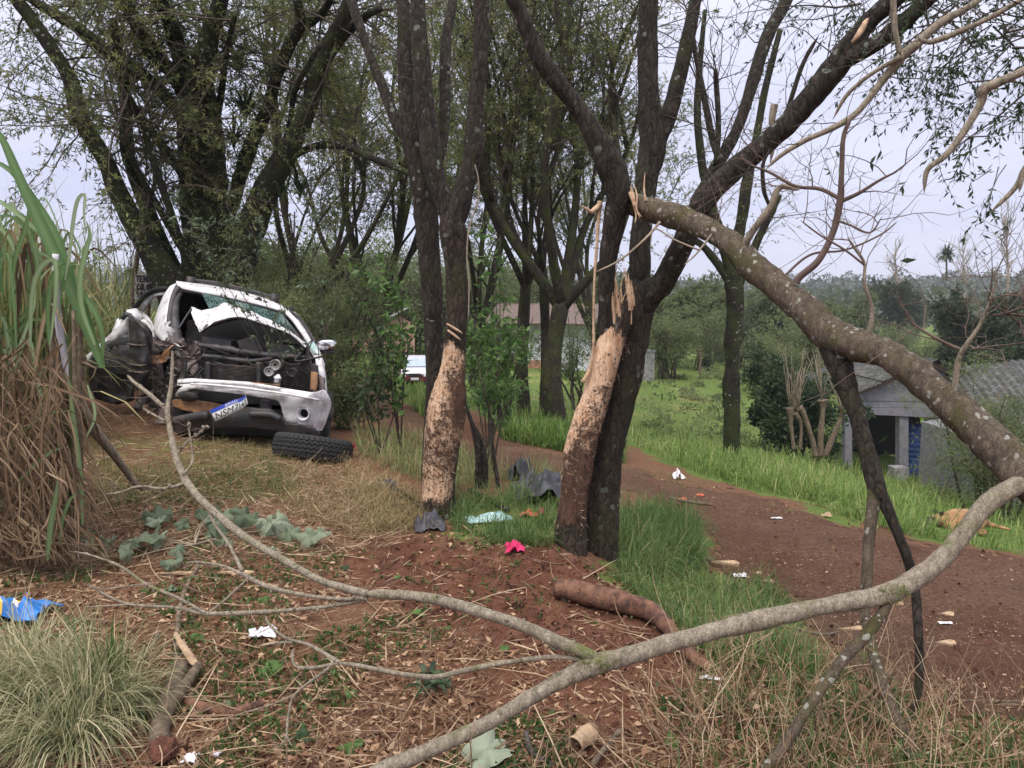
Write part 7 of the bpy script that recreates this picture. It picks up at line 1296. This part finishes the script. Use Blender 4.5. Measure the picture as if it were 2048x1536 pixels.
for k, (x, y, s, m, lb) in enumerate(((345,1182,.05,'leaf_wilt','small grey green leaf left of the long thin branch'),(540,1347,.07,'leaf_sap','long light green leaf pointing right, below the white paper'),(395,1283,.04,'leaf_sap','light green leaf standing at the upright stick'),(460,1412,.035,'leaf_grey','round grey green leaf above the dark root piece'),(610,1482,.05,'leaf_dark','dark green curled leaf at the bottom left of centre'),(700,1392,.05,'leaf_sap','yellowish green leaf below the thin branch fork'),(530,1205,.05,'leaf_sap','green leaf on the soil above the white paper'),(690,1140,.035,'leaf_dark','dark leaf on red soil above the branch fork'),(795,1160,.03,'leaf_sap','little green leaf on the red soil left of the pink cloth'),(1010,1300,.035,'leaf_sap','bright little leaf just above the pale branch'),(1130,1200,.045,'leaf_wilt','grey leaf leaning on the stripped log'),(840,1235,.04,'leaf_sap','light green leaf on red soil under the upper branch'),(1350,1490,.05,'leaf_sap','green leaf at the bottom right of the curled bark'),(1470,1400,.05,'leaf_dark','dark leaf in the dry grass right of the white tube'),(1760,1420,.05,'leaf_dark','dark leaf under the propped limb'),(700,1500,.06,'leaf_sap','leaf of a small seedling at the bottom left of centre'),(1110,1300,.03,'leaf_grey','grey leaf near the pale branch junction'))):
    b = MB(); sheet(b, lobed(g1(x, y) + [0, 0, .02], s * .75, rng.uniform(0, 6), (rng.uniform(0, .6), rng.normal() * .4), .3, 3, 300 + k) * 1.0, a=rng.uniform(.3, .9)); solo('fallen_leaf', b, M[m], lb, 'leaf')
# ---------------------------------------------------------------- dog lying in the grass
M['fur'] = plain('tan_dog_fur', (.36, .20, .09), .9, var=.35, sc=14, bump=.4, dirt=(.05, .03, .02), dirtamt=.25)
dg = g1(1905, 1062); o = thing('dog', 'tan dog with a dark head lying in grass behind the pale branch', 'dog', dg); ex = np.array([1, .12, 0]); ey = np.array([-.12, 1, 0]); dz_ = np.array([0, 0, 1.]); Dp = lambda x, y, z: dg + ex * x + ey * y + dz_ * z
b = MB(); sp_ = [((-.34, -.02, .10), .015), ((-.32, -.02, .105), .03), ((-.28, -.01, .12), .042), ((-.235, 0, .135), .062), ((-.19, 0, .14), .066), ((-.14, .01, .13), .07), ((-.06, .02, .12), .10), ((.05, .03, .125), .125), ((.17, .04, .12), .12), ((.28, .05, .115), .125), ((.37, .04, .10), .10), ((.44, .03, .07), .05), ((.5, .0, .05), .028), ((.58, -.06, .035), .02), ((.64, -.12, .03), .008)]
Q = spline(np.array([Dp(*p) for p, _ in sp_]), 60); r_ = np.interp(np.linspace(0, 1, 60), np.linspace(0, 1, len(sp_)), [q for _, q in sp_]); b.tubes(Q, r_, 18, amp=.06, freq=12)
for leg in ([(.30,-.05,.12),(.20,-.13,.08),(.12,-.15,.05),(.26,-.18,.03),(.18,-.20,.025)], [(-.08,-.04,.10),(-.12,-.12,.06),(-.20,-.16,.03),(-.30,-.17,.025)], [(-.06,.06,.09),(-.12,.12,.05),(-.25,.13,.03)]):
    P = spline(np.array([Dp(*p) for p in leg]), 24); b.tubes(P, np.linspace(.07, .022, 24), 10, amp=.05)
part('body', b, M['fur'], o)
fd = plain('dark_dog_fur', (.035, .025, .02), .9, var=.3, bump=.3); eb = MB()
for s in (-1, 1): eb.leaves(Dp(-.20, .045 * s, .185)[None], np.array([[.2, .25 * s, 1.]]), .085, .055, fold=.3)
part('ears', eb, fd, o); b = MB(); P = spline(np.array([Dp(-.345, -.02, .10), Dp(-.30, -.015, .12), Dp(-.25, 0, .142)]), 8); b.tubes(P, np.array([.018, .03, .04, .045, .05, .058, .064, .05]), 14); part('muzzle', b, fd, o)

# ---------------------------------------------------------------- air
m_, n_, b_ = new_mat('thin_haze'); n_.nodes.remove(b_); pv = n_.nodes.new('ShaderNodeVolumePrincipled'); pv.inputs['Color'].default_value = (.86, .90, 1, 1); pv.inputs['Density'].default_value = .0005; n_.links.new(pv.outputs[0], n_.nodes['Material Output'].inputs['Volume'])
zl = float(min(HG.min(), -8)) - 6; b = MB(); b.box((0, 0, (zl + 60) / 2), (2050, 2050, (60 - zl) / 2)); kind(mesh_obj('haze', b, m_, smooth=False), 'stuff')['label'] = 'thin pale air haze over the valley'
